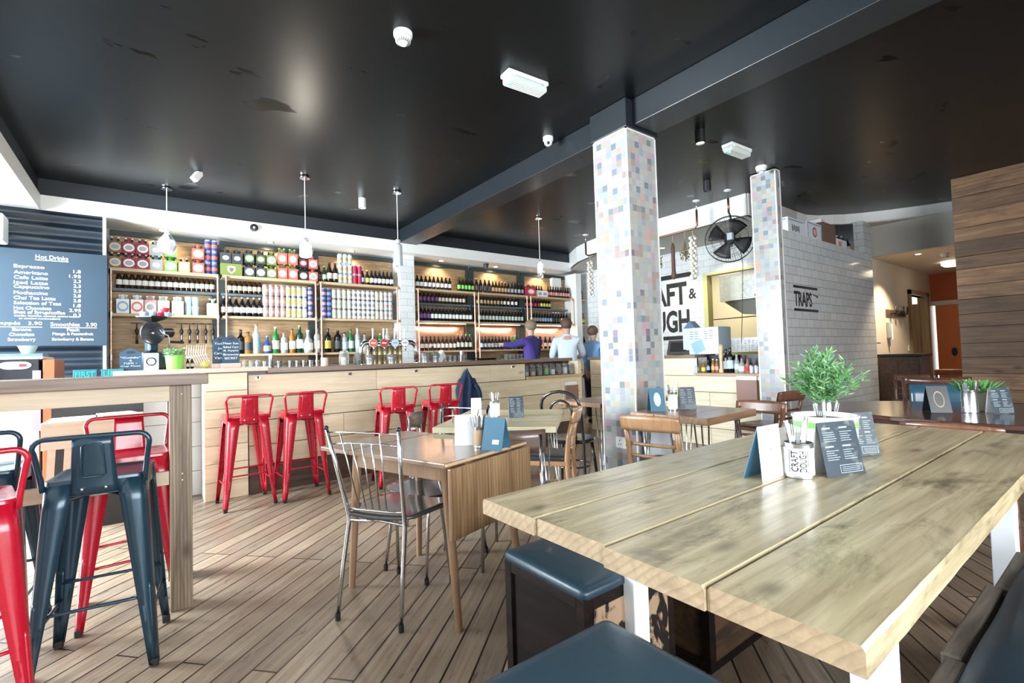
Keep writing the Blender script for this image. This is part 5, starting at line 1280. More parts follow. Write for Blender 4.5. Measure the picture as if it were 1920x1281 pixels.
jr.put((1.62, 5.101, 1.1305), label='large clip-top glass jar around the white candle', scale=(1.15, 1.15, 1.0)); jr.put((1.76, 5.10, 1.131), label='clip-top glass jar of dark beans beside the large jar', scale=(.85, .85, .85))
t = MB().lathe([(0, 0), (.030, 0), (.030, .05), (0, .052)], n=16).build('coffee_beans', LB['black'], loc=(1.76, 5.10, 1.138)); tag(t, 'dark coffee beans in the smaller glass jar', 'beans', kind='stuff')
jl = ['clip-top jar at the left of the bar end shelf', 'clip-top jar with orange layer on the bar end shelf', 'clip-top jar with brown layer on the bar end shelf', 'clip-top jar with green leaves in the middle of the bar end shelf', 'clip-top jar with pale label on the bar end shelf', 'clip-top jar with red layer on the bar end shelf', 'clip-top jar second from the right of the bar end shelf', 'clip-top jar at the right of the bar end shelf']
fl = [('blue', .05), ('orange', .05), ('brown', .06), ('green', .09), ('white', .07), ('red', .03), ('white', .09), ('grey', .05)]
for i in range(8):
    x = 4.0+.118*i; jr.put((x, 5.04, .901), label=jl[i], group='glass jars on the bar end shelf')
    tag(MB().cyl((0, 0, 0), (0, 0, fl[i][1]), .038, n=14).build('jar_filling', LB[fl[i][0]], loc=(x, 5.04, .909), smooth=40), ('pale blue', 'orange', 'brown', 'green', 'white', 'red', 'tall white', 'grey')[i]+' contents of a jar on the bar end shelf', 'food', 'jar contents on the bar end shelf')
# black tray
t = MB().lathe([(0, 0), (.17, 0), (.20, .03), (.196, .03), (.168, .006), (0, .006)], n=32).build('serving_tray', black_plastic, loc=(4.52, 6.78, 1.135), smooth=50); tag(t, 'round black tray behind the bar in front of the glasses', 'tray')
t = MB().box(4.30, 4.75, 6.65, 6.79, 1.101, 1.134).build('tray_riser', black_plastic, bevel=.004); tag(t, 'low black stand below the round tray', 'stand')

# teal crates, drinks machine and cupboard at the left
for i, (x, s) in enumerate(((-.41, 'FIRST'), (-.245, 'LINE'))):
    t = thing('teal_box', ('teal box lettered FIRST behind the tall table', 'teal box right of the one lettered FIRST')[i], 'box', (x, 4.96, 1.09), 0, 'teal boxes')
    MB().box(-.07, .07, 0, .12, 0, .075).build('body', plain('teal_box', (.02, .16, .20), .5), t, bevel=.003)
    text('lettering', s, plain('teal_print', (.01, .38, .38), .5), face_M((0, -.0005, .015), (1, 0, 0)), w=.115, h=.045, parent=t, align='CENTER', offset=.02)
t = MB().box(-.60, -.18, 4.96, 5.30, 0, 1.089).build('plinth_cabinet', black_plastic); tag(t, 'dark low cabinet under the teal boxes', 'cabinet')
def dispenser():
    t = thing('drinks_dispenser', 'white, purple and orange drinks machine at the left edge behind the stools', 'machine', (-1.35, 5.0, 0))
    MB().box(0, .68, 0, .5, .0, 1.05).build('body', plain('lilac_white', (.75, .76, .82), .4), t, bevel=.004)
    MB().box(0, .68, -.012, .5, 1.05, 1.255).build('black_head', navy_panel, t, bevel=.004)
    MB().box(-.02, .70, -.02, .5, 1.255, 1.275).build('white_top', white_plastic, t, bevel=.003)
    MB().box(.645, .69, -.014, .0, .72, 1.17).build('lilac_strip', plain('lilac', (.34, .28, .72), .5), t)
    MB().box(.70, .765, -.01, .5, .0, 1.25).build('orange_side', plain('orange_side', (.52, .13, .05), .5), t, bevel=.003)
    p = [(.555+.055*math.cos(a*math.pi/10)+(.03 if math.cos(a*math.pi/10) > 0 else -.03), 1.21+.028*math.sin(a*math.pi/10)) for a in range(20)]
    MB().prism(p, .013, .018, M=Matrix.Rotation(rad(90), 4, 'X')).build('oval_label', white_plastic, t)
    MB().box(.575, .615, -.0195, -.018, 1.20, 1.22).build('red_mark', LB['red'], t)
    for x in (.36, .43): MB().cyl((x, -.03, 1.12), (x, -.03, 1.20), .012, n=10).cyl((x, -.03, 1.06), (x, -.03, 1.12), .006, n=8).build('tap', white_plastic, t, smooth=50)
dispenser()
for x, l in ((-.99, 'pale green bowl with wafer cones on the drinks machine'), (-.76, 'pale green bowl on the drinks machine, nearer the panelling')):
    t = MB().lathe([(0, 0), (.035, 0), (.058, .06), (.062, .062), (.055, .062), (.033, .006)], n=22).build('bowl', plain('celadon', (.55, .66, .58), .3), loc=(x, 5.2, 1.30), smooth=50); tag(t, l, 'bowl')
t = MB().box(-1.3, -.66, 5.08, 5.34, 1.276, 1.299).build('flat_tray', plain('slate_tray', (.10, .17, .24), .4), bevel=.003); tag(t, 'flat blue grey tray on top of the drinks machine', 'tray')
for k in range(3):
    t = MB().cyl((0, 0, 0), (-.03, 0, .12), .008, .03, n=12).build('wafer_cone', LB['tan'], loc=(-1.0+.018*k, 5.2, 1.312), smooth=50); tag(t, 'wafer cone standing in the left green bowl, '+nth(k, 3), 'cone', 'wafer cones in the left bowl')
def cupboard():
    t = thing('papers_desk', 'pale pink-beige desk with papers behind the red stool', 'desk', (-.57, 4.3, 0))
    pm = wood('pink_board', (.74, .56, .44), (.66, .48, .36), 'x', .5, island=.02)
    MB().box(0, .52, 0, .45, .80, .825).build('desk_top', pm, t, bevel=.002)
    MB().box(.0, .52, 0, .02, .65, .80).build('front_panel', pm, t)
    MB().box(.0, .52, .43, .45, 1.0, 1.02).build('shelf', dark_plank, t)
    for x in (.02, .10, .48): MB().bar((x, .02, 0), (x+.03, .02, .65), .035, .035).build('leg', pm, t)
    MB().box(.0, .52, .43, .445, 0, 1.0).build('back_panel', black_plastic, t)
    return t
cupboard()
for k, (x, z, c, l) in enumerate(((-.40, .826, 'white', 'white papers at the left of the pink-beige desk'), (-.20, .826, 'sage', 'pale green folder under the loose papers'), (-.17, .838, 'white', 'loose white papers on the pale green folder'))):
    t = MB().box(-.10, .10, 0, .25, 0, .011).build('paper_stack', LB[c], loc=(x, 4.33, z), rotz=.1*k, bevel=.001); tag(t, l, 'papers')
# white split unit at the left edge
t = thing('air_conditioner', 'white air conditioner casing high at the left edge', 'air conditioner', (-1.85, 6.2, 2.36))
MB().box(0, .78, 0, .22, 0, .25).build('casing', white_plastic, t, bevel=.015); MB().box(.03, .75, -.003, .03, .01, .05).build('louvre', LB['grey'], t)

# ------------------------------------------------------------ kitchen side
def letters():
    K = []
    t = thing('wall_sign', 'big black CRAFT & DOUGH lettering between two bars on the tiled kitchen wall', 'sign', (6.999, 0, 0))
    M = lambda y, z: face_M((0, y, z), (0, -1, 0))
    K.append(text('l', 'CRAFT', sign_black, M(5.64, 1.94), w=1.12, h=.385, offset=.035)); K.append(text('l', '&', sign_black, M(4.49, 2.02), w=.14, h=.17, offset=.02))
    K.append(text('l', 'DOUGH', sign_black, M(5.64, 1.49), w=1.15, h=.375, offset=.035))
    joined(K, 'lettering', t)
    MB().box(-.002, 0, 4.37, 5.66, 2.39, 2.465).build('upper_bar', sign_black, t); MB().box(-.002, 0, 4.50, 5.66, 1.37, 1.435).build('lower_bar', sign_black, t)
    t = thing('wall_sign', 'small black TRAPS lettering between two bars on the grey tiled wall', 'sign', (0, 2.399, 0))
    K = [text('l', 'TRAPS', sign_black, face_M((5.80, 0, 1.645), (1, 0, 0)), w=.47, h=.175, offset=.03)]
    K.append(MB().bar((6.31, -.001, 1.80), (6.45, -.001, 1.77), .002, .012, up=(0, 0, 1)).bar((6.42, -.001, 1.795), (6.45, -.001, 1.77), .002, .012, up=(0, 0, 1)).build('l', sign_black))
    joined(K, 'lettering', t)
    MB().box(5.79, 6.44, -.001, 0, 1.855, 1.885).build('upper_bar', sign_black, t); MB().box(5.79, 6.44, -.001, 0, 1.59, 1.62).build('lower_bar', sign_black, t)
letters()
t = thing('extractor_hood', 'steel kitchen extractor hood seen through the serving opening', 'hood', (7.6, 3.05, 0))
MB().add([(0, 0, 1.98), (0, 1.25, 1.98), (0, 1.25, 2.42), (0, 0, 2.42), (1.2, 0, 1.98), (1.2, 1.25, 1.98), (1.2, 1.25, 2.42), (1.2, 0, 2.42)], [(0, 1, 2, 3), (4, 7, 6, 5), (0, 4, 5, 1), (3, 2, 6, 7), (1, 5, 6, 2), (0, 3, 7, 4)]).build('canopy', steel, t, bevel=.004)
MB().box(.2, 1.0, .2, 1.0, 2.42, 2.8).build('duct', steel, t)
for k in range(4): MB().cyl((-.003, .35+.10*k, 2.03), (-.0, .35+.10*k, 2.03), .022, n=12).build('knob', black_plastic, t)
MB().prism([(0, 0), (1.25, 0), (.95, -.22), (.25, -.22)], -.0, .9, M=Matrix.Translation((.15, 0, 1.98)) @ Matrix(((0, 0, 1, 0), (1, 0, 0, 0), (0, 1, 0, 0), (0, 0, 0, 1)))).build('filter_housing', plain('dark_steel', (.12, .12, .11), .35, .8), t)
t = thing('steel_range', 'steel worktop and perforated splash panel in the kitchen', 'worktop', (7.35, 3.1, 0))
MB().box(0, .7, 0, 1.5, .85, .9).box(.02, .68, .02, 1.48, 0, .85).build('bench', steel, t)
mb = MB(); 
for i in range(9):
    for j in range(18): mb.box(0, .012, .02+.06*j, .055+.06*j, 1.02+.035*i, 1.035+.035*i)
mb.box(.015, .03, 0, 1.12, .9, 1.36)
mb.build('perforated_panel', steel, t)
MB().box(.03, .06, 0, .03, .9, 1.7).box(.03, .06, 1.3, 1.33, .9, 1.7).build('rail_upright', steel, t)
MB().tube([(.05, 0, 1.68), (.05, 1.3, 1.68)], .008).build('hanging_rail', black_metal, t)
# till, equipment case and tablet on the kitchen counter
def case():
    t = thing('equipment_case', 'pale blue steel kitchen printer case with louvres on the counter', 'appliance', (5.62, 3.22, 1.126))
    MB().box(0, .30, 0, .50, 0, .345).build('body', plain('blue_steel', (.48, .60, .72), .35, .3), t, bevel=.006)
    for i in range(4):
        for y in (.10, .17, .30, .37): MB().box(-.003, .001, y-.025, y+.025, .20+.03*i, .206+.03*i).build('louvre', black_plastic, t)
    MB().bar((-.001, .25, .03), (-.001, .31, .17), .003, .16, up=(0, 1, 0)).build('angled_panel', plain('blue_steel_dark', (.22, .38, .52), .35, .3), t)
case()
t = MB().prism([(0, 0), (.18, 0), (.09, .10)], 0, .14, M=Matrix.Translation((5.70, 3.58, 1.472)) @ Matrix.Rotation(rad(90), 4, 'X') @ Matrix.Rotation(rad(90), 4, 'Y')).build('folded_sign', plain('navy_card', (.06, .12, .20), .5)); tag(t, 'dark folded card tent on the pale blue case', 'card')
def tablet():
    t = thing('till_screen', 'dark tablet till on the kitchen counter right of the mosaic pillar', 'screen', (5.60, 3.80, 1.126), 0)
    t.rotation_euler = (0, rad(18), 0)
    MB().box(0, .03, -.17, .17, .01, .21).build('casing', plain('brown_black', (.06, .05, .045), .4), t, bevel=.006)
    MB().box(-.002, .001, -.125, .125, .045, .18).build('screen', black_plastic, t)
    MB().box(.02, .10, -.08, .08, .0, .03).build('stand', black_plastic, t)
tablet()
sx = [(3.43, 'amber', 'yellow', 'yellow squeezy mustard bottle, leftmost on the sauce shelf', 'cream', 'squat', .62), (3.36, 'black', 'blue', 'small dark bottle with blue label on the sauce shelf', 'black', 'beer', .7), (3.295, 'amber', 'orange', 'small orange sauce bottle on the sauce shelf', 'white', 'beer', .75), (3.245, 'amber', 'pink', 'second small orange sauce bottle on the sauce shelf', 'white', 'beer', .72),
      (3.12, 'black', 'grey', 'tall oil bottle right of the pepper mill', 'black', 'wine', .95), (3.07, 'black', 'skyblue', 'tall oil bottle with pale label, second from the pepper mill', 'black', 'wine', 1.0), (2.99, 'clear', 'white', 'clear sauce bottle with green cap', 'lime', 'beer', .95), (2.93, 'clear', 'white', 'white labelled ketchup jug', 'red', 'squat', .75), (2.86, 'rose', 'red', 'red ketchup bottle on the sauce shelf', 'red', 'squat', .7)]
for y, gl, lb, l, cp, sh, s in sx: bottle(5.60, y, .896, sh, gl, lb, cp, l, 'sauce bottles on the kitchen counter shelf', s, 'sauce_bottle')
mk_shaker = Once(lambda: tag((lambda t: (MB().lathe([(.024, .075), (.025, .088), (.018, .095), (0, .096)], n=14, caps=False).build('lid', steel, t, smooth=40), t)[-1])(MB().lathe([(0, 0), (.022, 0), (.024, .075), (0, .075)], n=14).build('salt_shaker', plain('shaker_glass', (.7, .74, .75), .2), smooth=40)), 'x', 'shaker'))
for i in range(5): mk_shaker.put((5.57, 2.80-.055*i, .896), label='small shaker in the front row of the sauce shelf, '+nth(i, 5), group='shakers at the right end of the sauce shelf')
for i in range(4): mk_shaker.put((5.64, 2.78-.055*i, .896), label='small shaker in the rear row of the sauce shelf, '+nth(i, 4), group='shakers in the rear row at the end of the sauce shelf')
t = MB().lathe([(0, 0), (.032, 0), (.034, .03), (.022, .06), (.020, .16), (.028, .20), (.022, .24), (.030, .28), (.030, .33), (.012, .35), (0, .355)], n=18).build('pepper_mill', wood('mill_wood', (.66, .46, .30), (.54, .36, .22), 'z', .35), loc=(5.60, 3.185, .896), smooth=60); tag(t, 'tall pale wooden pepper mill among the sauce bottles', 'pepper mill')
# black lamp-like cloche and menu racks
def rack(loc, rz, label):
    t = thing('menu_rack', label, 'menu rack', loc, rz)
    MB().box(0, .24, -.05, -.03, 0, .30).build('front_board', plain('brown_board', (.24, .12, .09), .45), t, bevel=.003)
    MB().box(-.015, .255, -.012, -.001, -.01, .36).build('back_board', pine_pale, t, bevel=.003)
    MB().box(.0, .24, -.03, -.012, 0, .02).build('base', pine_pale, t)
    for k in range(3): MB().box(.01, .23, -.028+.005*k, -.025+.005*k, .02, .35-.01*k).build('menu_sheet', LB['white'], t)
rack((5.499, 2.93, .52), rad(-90), 'brown board rack with white menus on the kitchen counter beside the slim pillar')
rack((4.57, 4.924, .45), 0, 'brown board rack with white menus on the bar below the jar shelf')

# ceiling-hung copper rail with garlic, herbs, salami and fan
def rail():
    t = thing('copper_rail', 'copper pipe rail hung from the ceiling before the kitchen', 'rail')
    pts = [(5.6, 3.43, 2.98), (5.6, 3.43, 2.78), (5.6, 3.47, 2.75), (5.6, 5.35, 2.75), (5.6, 5.40, 2.78), (5.6, 5.40, 2.98)]
    MB().tube(pts, .014, n=10).build('pipe', plain('dull_copper', (.30, .15, .10), .35, .9), t, smooth=180)
    for y in (3.43, 5.40):
        MB().cyl((5.6, y, 2.98), (5.6, y, H-.01), .006, n=8).build('hanger_rod', steel, t, smooth=180)
        MB().lathe([(0, -.02), (.015, -.02), (.045, -.006), (.045, 0)], n=18).build('ceiling_rose', white_plastic, t, smooth=40).location = (5.6, y, H)
rail()
def garlic(x, y, z, n, label):
    random.seed(n); t = thing('garlic_string', label, 'garlic', (x, y, z))
    MB().tube([(0, 0, .0), (.005, 0, -.04), (0, 0, -.07)], .006, n=6).build('cord', LB['tan'], t, smooth=180)
    gm = plain('garlic_white', (.74, .70, .62), .5)
    mb = MB()
    for i in range(n):
        a = i*2.4; zz = -.09-.55*i/n
        mb.lathe([(.0, -.022), (.018, -.018), (.024, 0), (.018, .014), (.006, .026), (.003, .04)], n=8, M=Matrix.Translation((.032*math.cos(a), .032*math.sin(a), zz)) @ Matrix.Rotation(.7, 4, Vector((math.sin(a), -math.cos(a), 0))))
    mb.build('bulbs', gm, t, smooth=60)
garlic(5.6, 3.50, 2.735, 44, 'long braid of white garlic hanging from the copper rail near the fan')
garlic(5.6, 5.32, 2.735, 40, 'long braid of white garlic hanging left of the mosaic pillar')
t = thing('salami', 'dark cured sausage hanging from the copper rail', 'sausage', (5.6, 3.80, 2.735))
MB().tube([(0, 0, 0), (0, 0, -.10)], .003, n=6).build('string', LB['tan'], t)
MB().lathe([(0, -.60), (.03, -.585), (.036, -.54), (.026, -.50), (.024, -.30), (.026, -.16), (.010, -.11), (0, -.10)], n=14).build('sausage_body', plain('salami', (.10, .045, .03), .6, noise=.4, nscale=40), t, smooth=180)
def herbs(y, l, seed, label):
    random.seed(seed); t = thing('herb_bunch', label, 'herbs', (5.6, y, 2.735))
    MB().tube([(0, 0, 0), (0, 0, -.08)], .003, n=6).build('string', LB['tan'], t)
    mb = MB()
    for i in range(26):
        a = random.uniform(0, 6.28); s = random.uniform(.3, 1); e = Vector((.07*s*math.cos(a), .07*s*math.sin(a), -.08-l*random.uniform(.6, 1)))
        mb.tube([(0, 0, -.07), (e.x*.3, e.y*.3, -.08-l*.4), tuple(e)], .0018, n=4)
        for k in range(4): mb.ball((e.x+random.uniform(-.015, .015), e.y+random.uniform(-.015, .015), e.z+random.uniform(-.01, .06)), .008, 4)
    mb.build('stems', plain('dried_herb', (.20, .15, .07), .8), t)
herbs(4.05, .36, 5, 'dried herb bunch hanging left of the cured sausage'); herbs(3.62, .30, 6, 'dried herb bunch hanging between sausage and garlic')
def fan():
    t = thing('hanging_fan', 'black round caged fan hanging from the ceiling between the two pillars', 'fan', (5.57, 2.99, 2.50))
    MB().cyl((0, -.0, .33), (0, 0, .50), .013, n=10).build('drop_pipe', MATS['dull_copper'], t, smooth=180)
    MB().cyl((0, 0, .50), (0, 0, .598), .006, n=8).build('hanger_rod', steel, t)
    MB().lathe([(0, -.02), (.015, -.02), (.045, -.006), (.045, 0)], n=18).build('ceiling_rose', white_plastic, t, smooth=40).location = (0, 0, .60)
    MB().tube([(0, 0, .33), (.03, 0, .29), (.05, 0, .24), (.07, 0, .05)], .012, n=8).build('bracket', black_metal, t, smooth=180)
    A = Matrix.Translation((0, 0, 0)) @ Matrix.Rotation(rad(28), 4, 'Z') @ Matrix.Rotation(rad(90), 4, 'Y') @ Matrix.Rotation(rad(0), 4, 'X')
    # local z of A looks along +x, turned toward the room
    mb = MB(); R = .275
    T = lambda p: tuple(A @ Vector(p))
    for z, r in ((0, R), (-.04, R), (.03, R*.75), (-.08, R*.72), (-.10, R*.4), (.05, R*.4)):
        mb.tube([T((r*math.cos(a*math.pi/24), r*math.sin(a*math.pi/24), z)) for a in range(48)], .0045 if r == R else .002, n=6, closed=True)
    for k in range(60):
        a = 2*math.pi*k/60; c, s = math.cos(a), math.sin(a)
        mb.tube([T((.05*c, .05*s, -.105)), T((.15*c, .15*s, -.095)), T((.24*c, .24*s, -.06)), T((R*c, R*s, -.02))], .0013, n=4)
        if k % 2 == 0: mb.tube([T((.05*c, .05*s, .06)), T((.18*c, .18*s, .045)), T((R*c, R*s, 0))], .0013, n=4)
    mb.build('cage', black_metal, t)
    mb = MB().cyl(T((0, 0, -.11)), T((0, 0, -.10)), .06, n=20).cyl(T((0, 0, .03)), T((0, 0, .16)), .065, n=20); mb.build('motor_housing', black_plastic, t, smooth=50)
    MB().box(-.012, .012, -.03, .03, -.03, .03, M=A @ Matrix.Translation((.0, -.0, -.118))).build('centre_plate', black_plastic, t)
    b = MB()
    for k in range(4):
        a0 = k*math.pi/2; rows = []
        for i in range(5):
            r = .04+.05*i; rows.append([T((r*math.cos(a0+q*.24), r*math.sin(a0+q*.24), -.035+.010*q)) for q in range(5)])
        b.sheet(rows)
    b.build('blades', plain('fan_blade', (.02, .02, .022), .5), t, smooth=180, thick=.003)
    MB().box(-.04, .0, -.03, .03, -.04, .04, M=Matrix.Translation((-.12, -.08, 0))).build('control_box', plain('ctl', (.3, .36, .40), .4), t)
    MB().tube([(.10, -.06, -.02), (.12, -.08, -.3), (.13, -.05, -.75), (.16, 0, -1.25)], .004, n=6).build('cable', black_plastic, t, smooth=180)
fan()

# boxes and bottles on the tiled ledge
def box_(x0, x1, y0, y1, z0, z1, m, label, name='cardboard_box', stripes=True):
    t = MB().box(0, x1-x0, 0, y1-y0, 0, z1-z0).build(name, m, loc=(x0, y0, z0), bevel=.003); tag(t, label, 'box')
    return t
bw = plain('box_white', (.60, .62, .64), .6); bb = plain('box_brown', (.16, .09, .06), .7)
t = box_(5.98, 6.40, 2.50, 2.80, 2.49, 2.72, bw, 'white printed box on the tiled ledge, nearest the slim pillar')
for z in (.02, .20): MB().box(-.002, 0, .02, .28, z, z+.008).box(.02, .40, -.002, 0, z, z+.008).build('blue_line', LB['navy'], t)
mb = MB()
for k in range(7): mb.box(.10+.03*k, .115+.03*k, -.002, 0, .07+.008*(k % 3), .15-.01*(k % 2))
mb.build('dark_print', LB['dark'], t)
t = box_(6.42, 6.86, 2.47, 2.80, 2.49, 2.73, bw, 'white box with blue border on the tiled ledge, left of the brown box')
fr = MB(); fr.box(.02, .42, -.002, 0, .015, .022).box(.02, .42, -.002, 0, .215, .222).box(.02, .027, -.002, 0, .022, .215).box(.413, .42, -.002, 0, .022, .215).box(-.002, 0, .02, .31, .015, .022).box(-.002, 0, .02, .31, .215, .222).build('blue_border', LB['navy'], t)
MB().lathe([(.06, 0), (.048, 0), (.048, .001), (.06, .001)], n=24, M=Matrix.Translation((.22, -.001, .12)) @ Matrix.Rotation(rad(90), 4, 'X')).build('round_print', LB['pink'], t)
box_(6.88, 7.28, 2.46, 2.80, 2.49, 2.78, bb, 'plain dark brown cardboard box on the tiled ledge')
t = box_(7.32, 7.66, 2.46, 2.58, 2.49, 2.62, bw, 'low white tray box on the tiled ledge beside the bottles')
MB().box(.05, .14, -.002, 0, .03, .09).build('orange_print', LB['coral'], t)
for i in range(10):
    bottle(7.36+.076*i, 2.66 if i < 4 else 2.55+.04*(i % 2), 2.49, 'beer', 'black', ('dark', 'brown', 'grey')[i % 3], 'black', 'dark bottle at the right end of the tiled ledge, '+nth(i, 10), 'bottles on the tiled ledge', .98)

# small fittings
def mk_down(c): 
    t = MB().lathe([(.0, 0), (.042, 0), (.042, -.115), (.036, -.115), (.034, -.10), (0, -.10)], n=24).build('ceiling_spotlight', c, smooth=40)
    return tag(t, 'x', 'light')
wd_ = mk_down(white_plastic); tag(wd_, 'white cylindrical spotlight on the black ceiling between two pendants', 'light'); wd_.location = (2.01, 5.55, H)
MB().lathe([(0, -.101), (.033, -.101)], n=20, caps=False).build('lens', LB['grey'], wd_)
g = 'black cylinder spotlights'
b1 = mk_down(black_plastic); b1.location = (3.86, 2.30, H); tag(b1, 'lit black cylinder spotlight beside the dark beam', 'light', g); MB().lathe([(0, -.101), (.035, -.101)], n=20, caps=False).build('lit_lens', spot_on, b1)
b2 = mk_down(black_plastic); b2.location = (5.07, 2.96, H); tag(b2, 'unlit black cylinder spotlight above the kitchen counter', 'light', g); MB().lathe([(0, -.101), (.033, -.101)], n=20, caps=False).build('lens', LB['grey'], b2)
def mk_emerg():
    t = thing('emergency_light', 'x', 'light')
    MB().box(-.17, .17, -.055, .055, -.03, 0).build('base', white_plastic, t, bevel=.008)
    MB().box(-.16, .16, -.048, .048, -.075, -.03).build('ribbed_cover', plain('frosted', (.62, .72, .68), .3), t, bevel=.012)
    mb = MB()
    for k in range(5): mb.cyl((-.15, -.036+.018*k, -.076), (.15, -.036+.018*k, -.076), .003, n=6)
    mb.build('ribs', white_plastic, t)
    MB().cyl((-.125, 0, -.079), (-.125, 0, -.07), .012, n=12).build('green_lamp', pale_green, t)
    for sx in (-1, 1):
        for sy in (-1, 1): MB().box(sx*.13-.012, sx*.13+.012, sy*.055-.006, sy*.055+.006, -.045, -.02).build('clip', white_plastic, t)
    return t
em = Once(mk_emerg)
em.put((2.09, 2.54, H), rad(-3), 'ribbed emergency light with green glow, left of the beam'); em.put((4.47, 2.29, H), rad(-3), 'smaller looking ribbed emergency light right of the beam')
def mk_smoke():
    t = thing('smoke_detector', 'x', 'smoke detector')
    MB().lathe([(0, 0), (.055, 0), (.055, -.02), (.05, -.028), (0, -.028)], n=28).build('base', white_plastic, t, smooth=40)
    MB().lathe([(0, -.075), (.018, -.073), (.025, -.062), (.044, -.055), (.048, -.03), (0, -.028)], n=28).build('dome', white_plastic, t, smooth=40)
    mb = MB()
    for k in range(20):
        a = 2*math.pi*k/20; mb.bar((.030*math.cos(a), .030*math.sin(a), -.0605), (.046*math.cos(a), .046*math.sin(a), -.052), .004, .003)
    mb.build('slots', sign_black, t); return t
sm = Once(mk_smoke)
sm.put((1.2, 2.58, H), 0, 'large smoke detector alone on the black ceiling at top centre-left'); sm.put((5.17, 2.40, H), 0, 'smoke detector beside the top of the slim mosaic pillar')
sm.put((9.35, 1.77, 2.5), 0, 'smoke detector on the cream passage ceiling'); 
t = thing('security_camera', 'white dome camera on the side of the dark beam', 'camera', (2.82, 3.13, H))
MB().lathe([(0, 0), (.045, 0), (.045, -.03), (.04, -.035), (0, -.035)], n=24).build('base', white_plastic, t, smooth=40); MB().ball((0, 0, -.045), .036, 14).build('dome', white_plastic, t, smooth=180); MB().ball((-.02, -.022, -.062), .014, 8).build('lens', black_plastic, t, smooth=180)
t = thing('motion_sensor', 'small white angled sensor on the ceiling above the left shelves', 'sensor', (.40, 5.62, H), rad(30))
MB().cyl((0, 0, 0), (0, 0, -.03), .02, n=12).build('mount', white_plastic, t); MB().box(-.03, .03, -.03, .03, -.12, -.02, M=Matrix.Rotation(rad(35), 4, 'Y')).build('body', white_plastic, t, bevel=.008)
t = thing('frieze_speaker', 'small round black speaker on the white frieze above the left shelves', 'speaker', (1.02, 6.598, 2.855))
MB().lathe([(0, 0), (.045, 0), (.045, .03), (.03, .035), (0, .03)], n=20, M=Matrix.Rotation(rad(90), 4, 'X')).build('ring', black_plastic, t, smooth=40); MB().ball((0, -.03, 0), .014, 8).build('lens', white_plastic, t)
t = MB().lathe([(0, 0), (.028, 0), (.045, .06), (.045, .08), (0, .08)], n=20).build('frieze_spot', black_plastic, loc=(4.57, 6.75, 2.69)); tag(t, 'small black spotlight under the soffit above the copper bays', 'light')
mk_dl = Once(lambda: tag((lambda t: (MB().lathe([(0, -.004), (.034, -.004)], n=18, caps=False).build('lens', spot_on, t), t)[-1])(MB().lathe([(.034, -.006), (.046, -.005), (.046, .0), (.034, 0)], n=20, caps=False).build('downlight', chrome, smooth=40)), 'x', 'light'))
DL = [(.11, 6.88, 'above the left bay cartons'), (1.25, 6.88, 'above the coral cartons'), (2.32, 6.88, 'above the striped can towers'), (3.78, 6.88, 'above the fourth bay'), (4.86, 6.88, 'above the fifth bay'), (5.95, 6.88, 'above the last bay')]
for x, y, l in DL: mk_dl.put((x, y, 2.769), label='small round lit downlight in the white soffit '+l, group='soffit downlights')
mk_dl.put((9.0, 2.0, 2.499), label='round lit downlight in the passage ceiling'); mk_dl.put((10.2, 1.9, 2.499), label='round lit downlight deeper in the passage'); mk_dl.put((6.6, 3.75, 2.829), label='round lit downlight in the kitchen ceiling by the garlic'); mk_dl.put((6.5, 4.6, 2.829), label='round lit downlight in the kitchen ceiling left of the herbs')
def spot(x, y, z, e, c, size=110, aim=None, blend=.5):
    l = bpy.data.lights.new('downlight_beam', 'SPOT'); l.energy = e; l.color = c; l.spot_size = rad(size); l.spot_blend = blend; l.shadow_soft_size = .03
    o = bpy.data.objects.new('downlight_beam', l); C.objects.link(o); o.location = (x, y, z)
    if aim: o.rotation_euler = Vector((aim[0]-x, aim[1]-y, aim[2]-z)).to_track_quat('-Z', 'Y').to_euler()
for x, y, l in DL: spot(x, y+.02, 2.755, 17, (1, .80, .55), 120, (x, 7.1, 2.2), .8)
spot(9.0, 2.0, 2.49, 190, (1, .80, .55)); spot(10.4, 1.9, 2.49, 300, (1, .80, .55)); spot(6.6, 3.75, 2.81, 22, (1, .85, .6)); spot(6.5, 4.6, 2.81, 22, (1, .85, .6)); spot(3.86, 2.30, 2.98, 10, (1, .85, .6))
for x in (3.8, 4.95, 6.1):
    l = bpy.data.lights.new('shelf_strip', 'AREA'); l.shape = 'RECTANGLE'; l.size = .8; l.size_y = .02; l.energy = 3.2; l.color = (1, .72, .5)
    o = bpy.data.objects.new('shelf_strip', l); C.objects.link(o); o.location = (x, 6.90, 1.74)
    t = MB().box(x-.42, x+.42, 6.89, 6.91, 1.7415, 1.7455).build('strip_light', spot_on); tag(t, 'thin warm strip light under the copper bay shelf, '+{3.8: 'nearest the tiled pier', 4.95: 'above the fifth bay bottles', 6.1: 'at the far end'}[x], 'light', 'strip lights under the copper bay shelves')
l = bpy.data.lights.new('kitchen_lamp', 'AREA'); l.size = 1.2; l.energy = 20; l.color = (1, .93, .75); o = bpy.data.objects.new('kitchen_lamp', l); C.objects.link(o); o.location = (8.2, 4.6, 2.8)
t = MB().box(7.6, 8.8, 4.3, 4.9, 2.81, 2.829).build('kitchen_ceiling_light', plain('kitchen_lamp_face', (1, 1, .95), .5, emit=(1, .95, .8), es=2.5)); tag(t, 'bright flat ceiling light inside the kitchen', 'light')

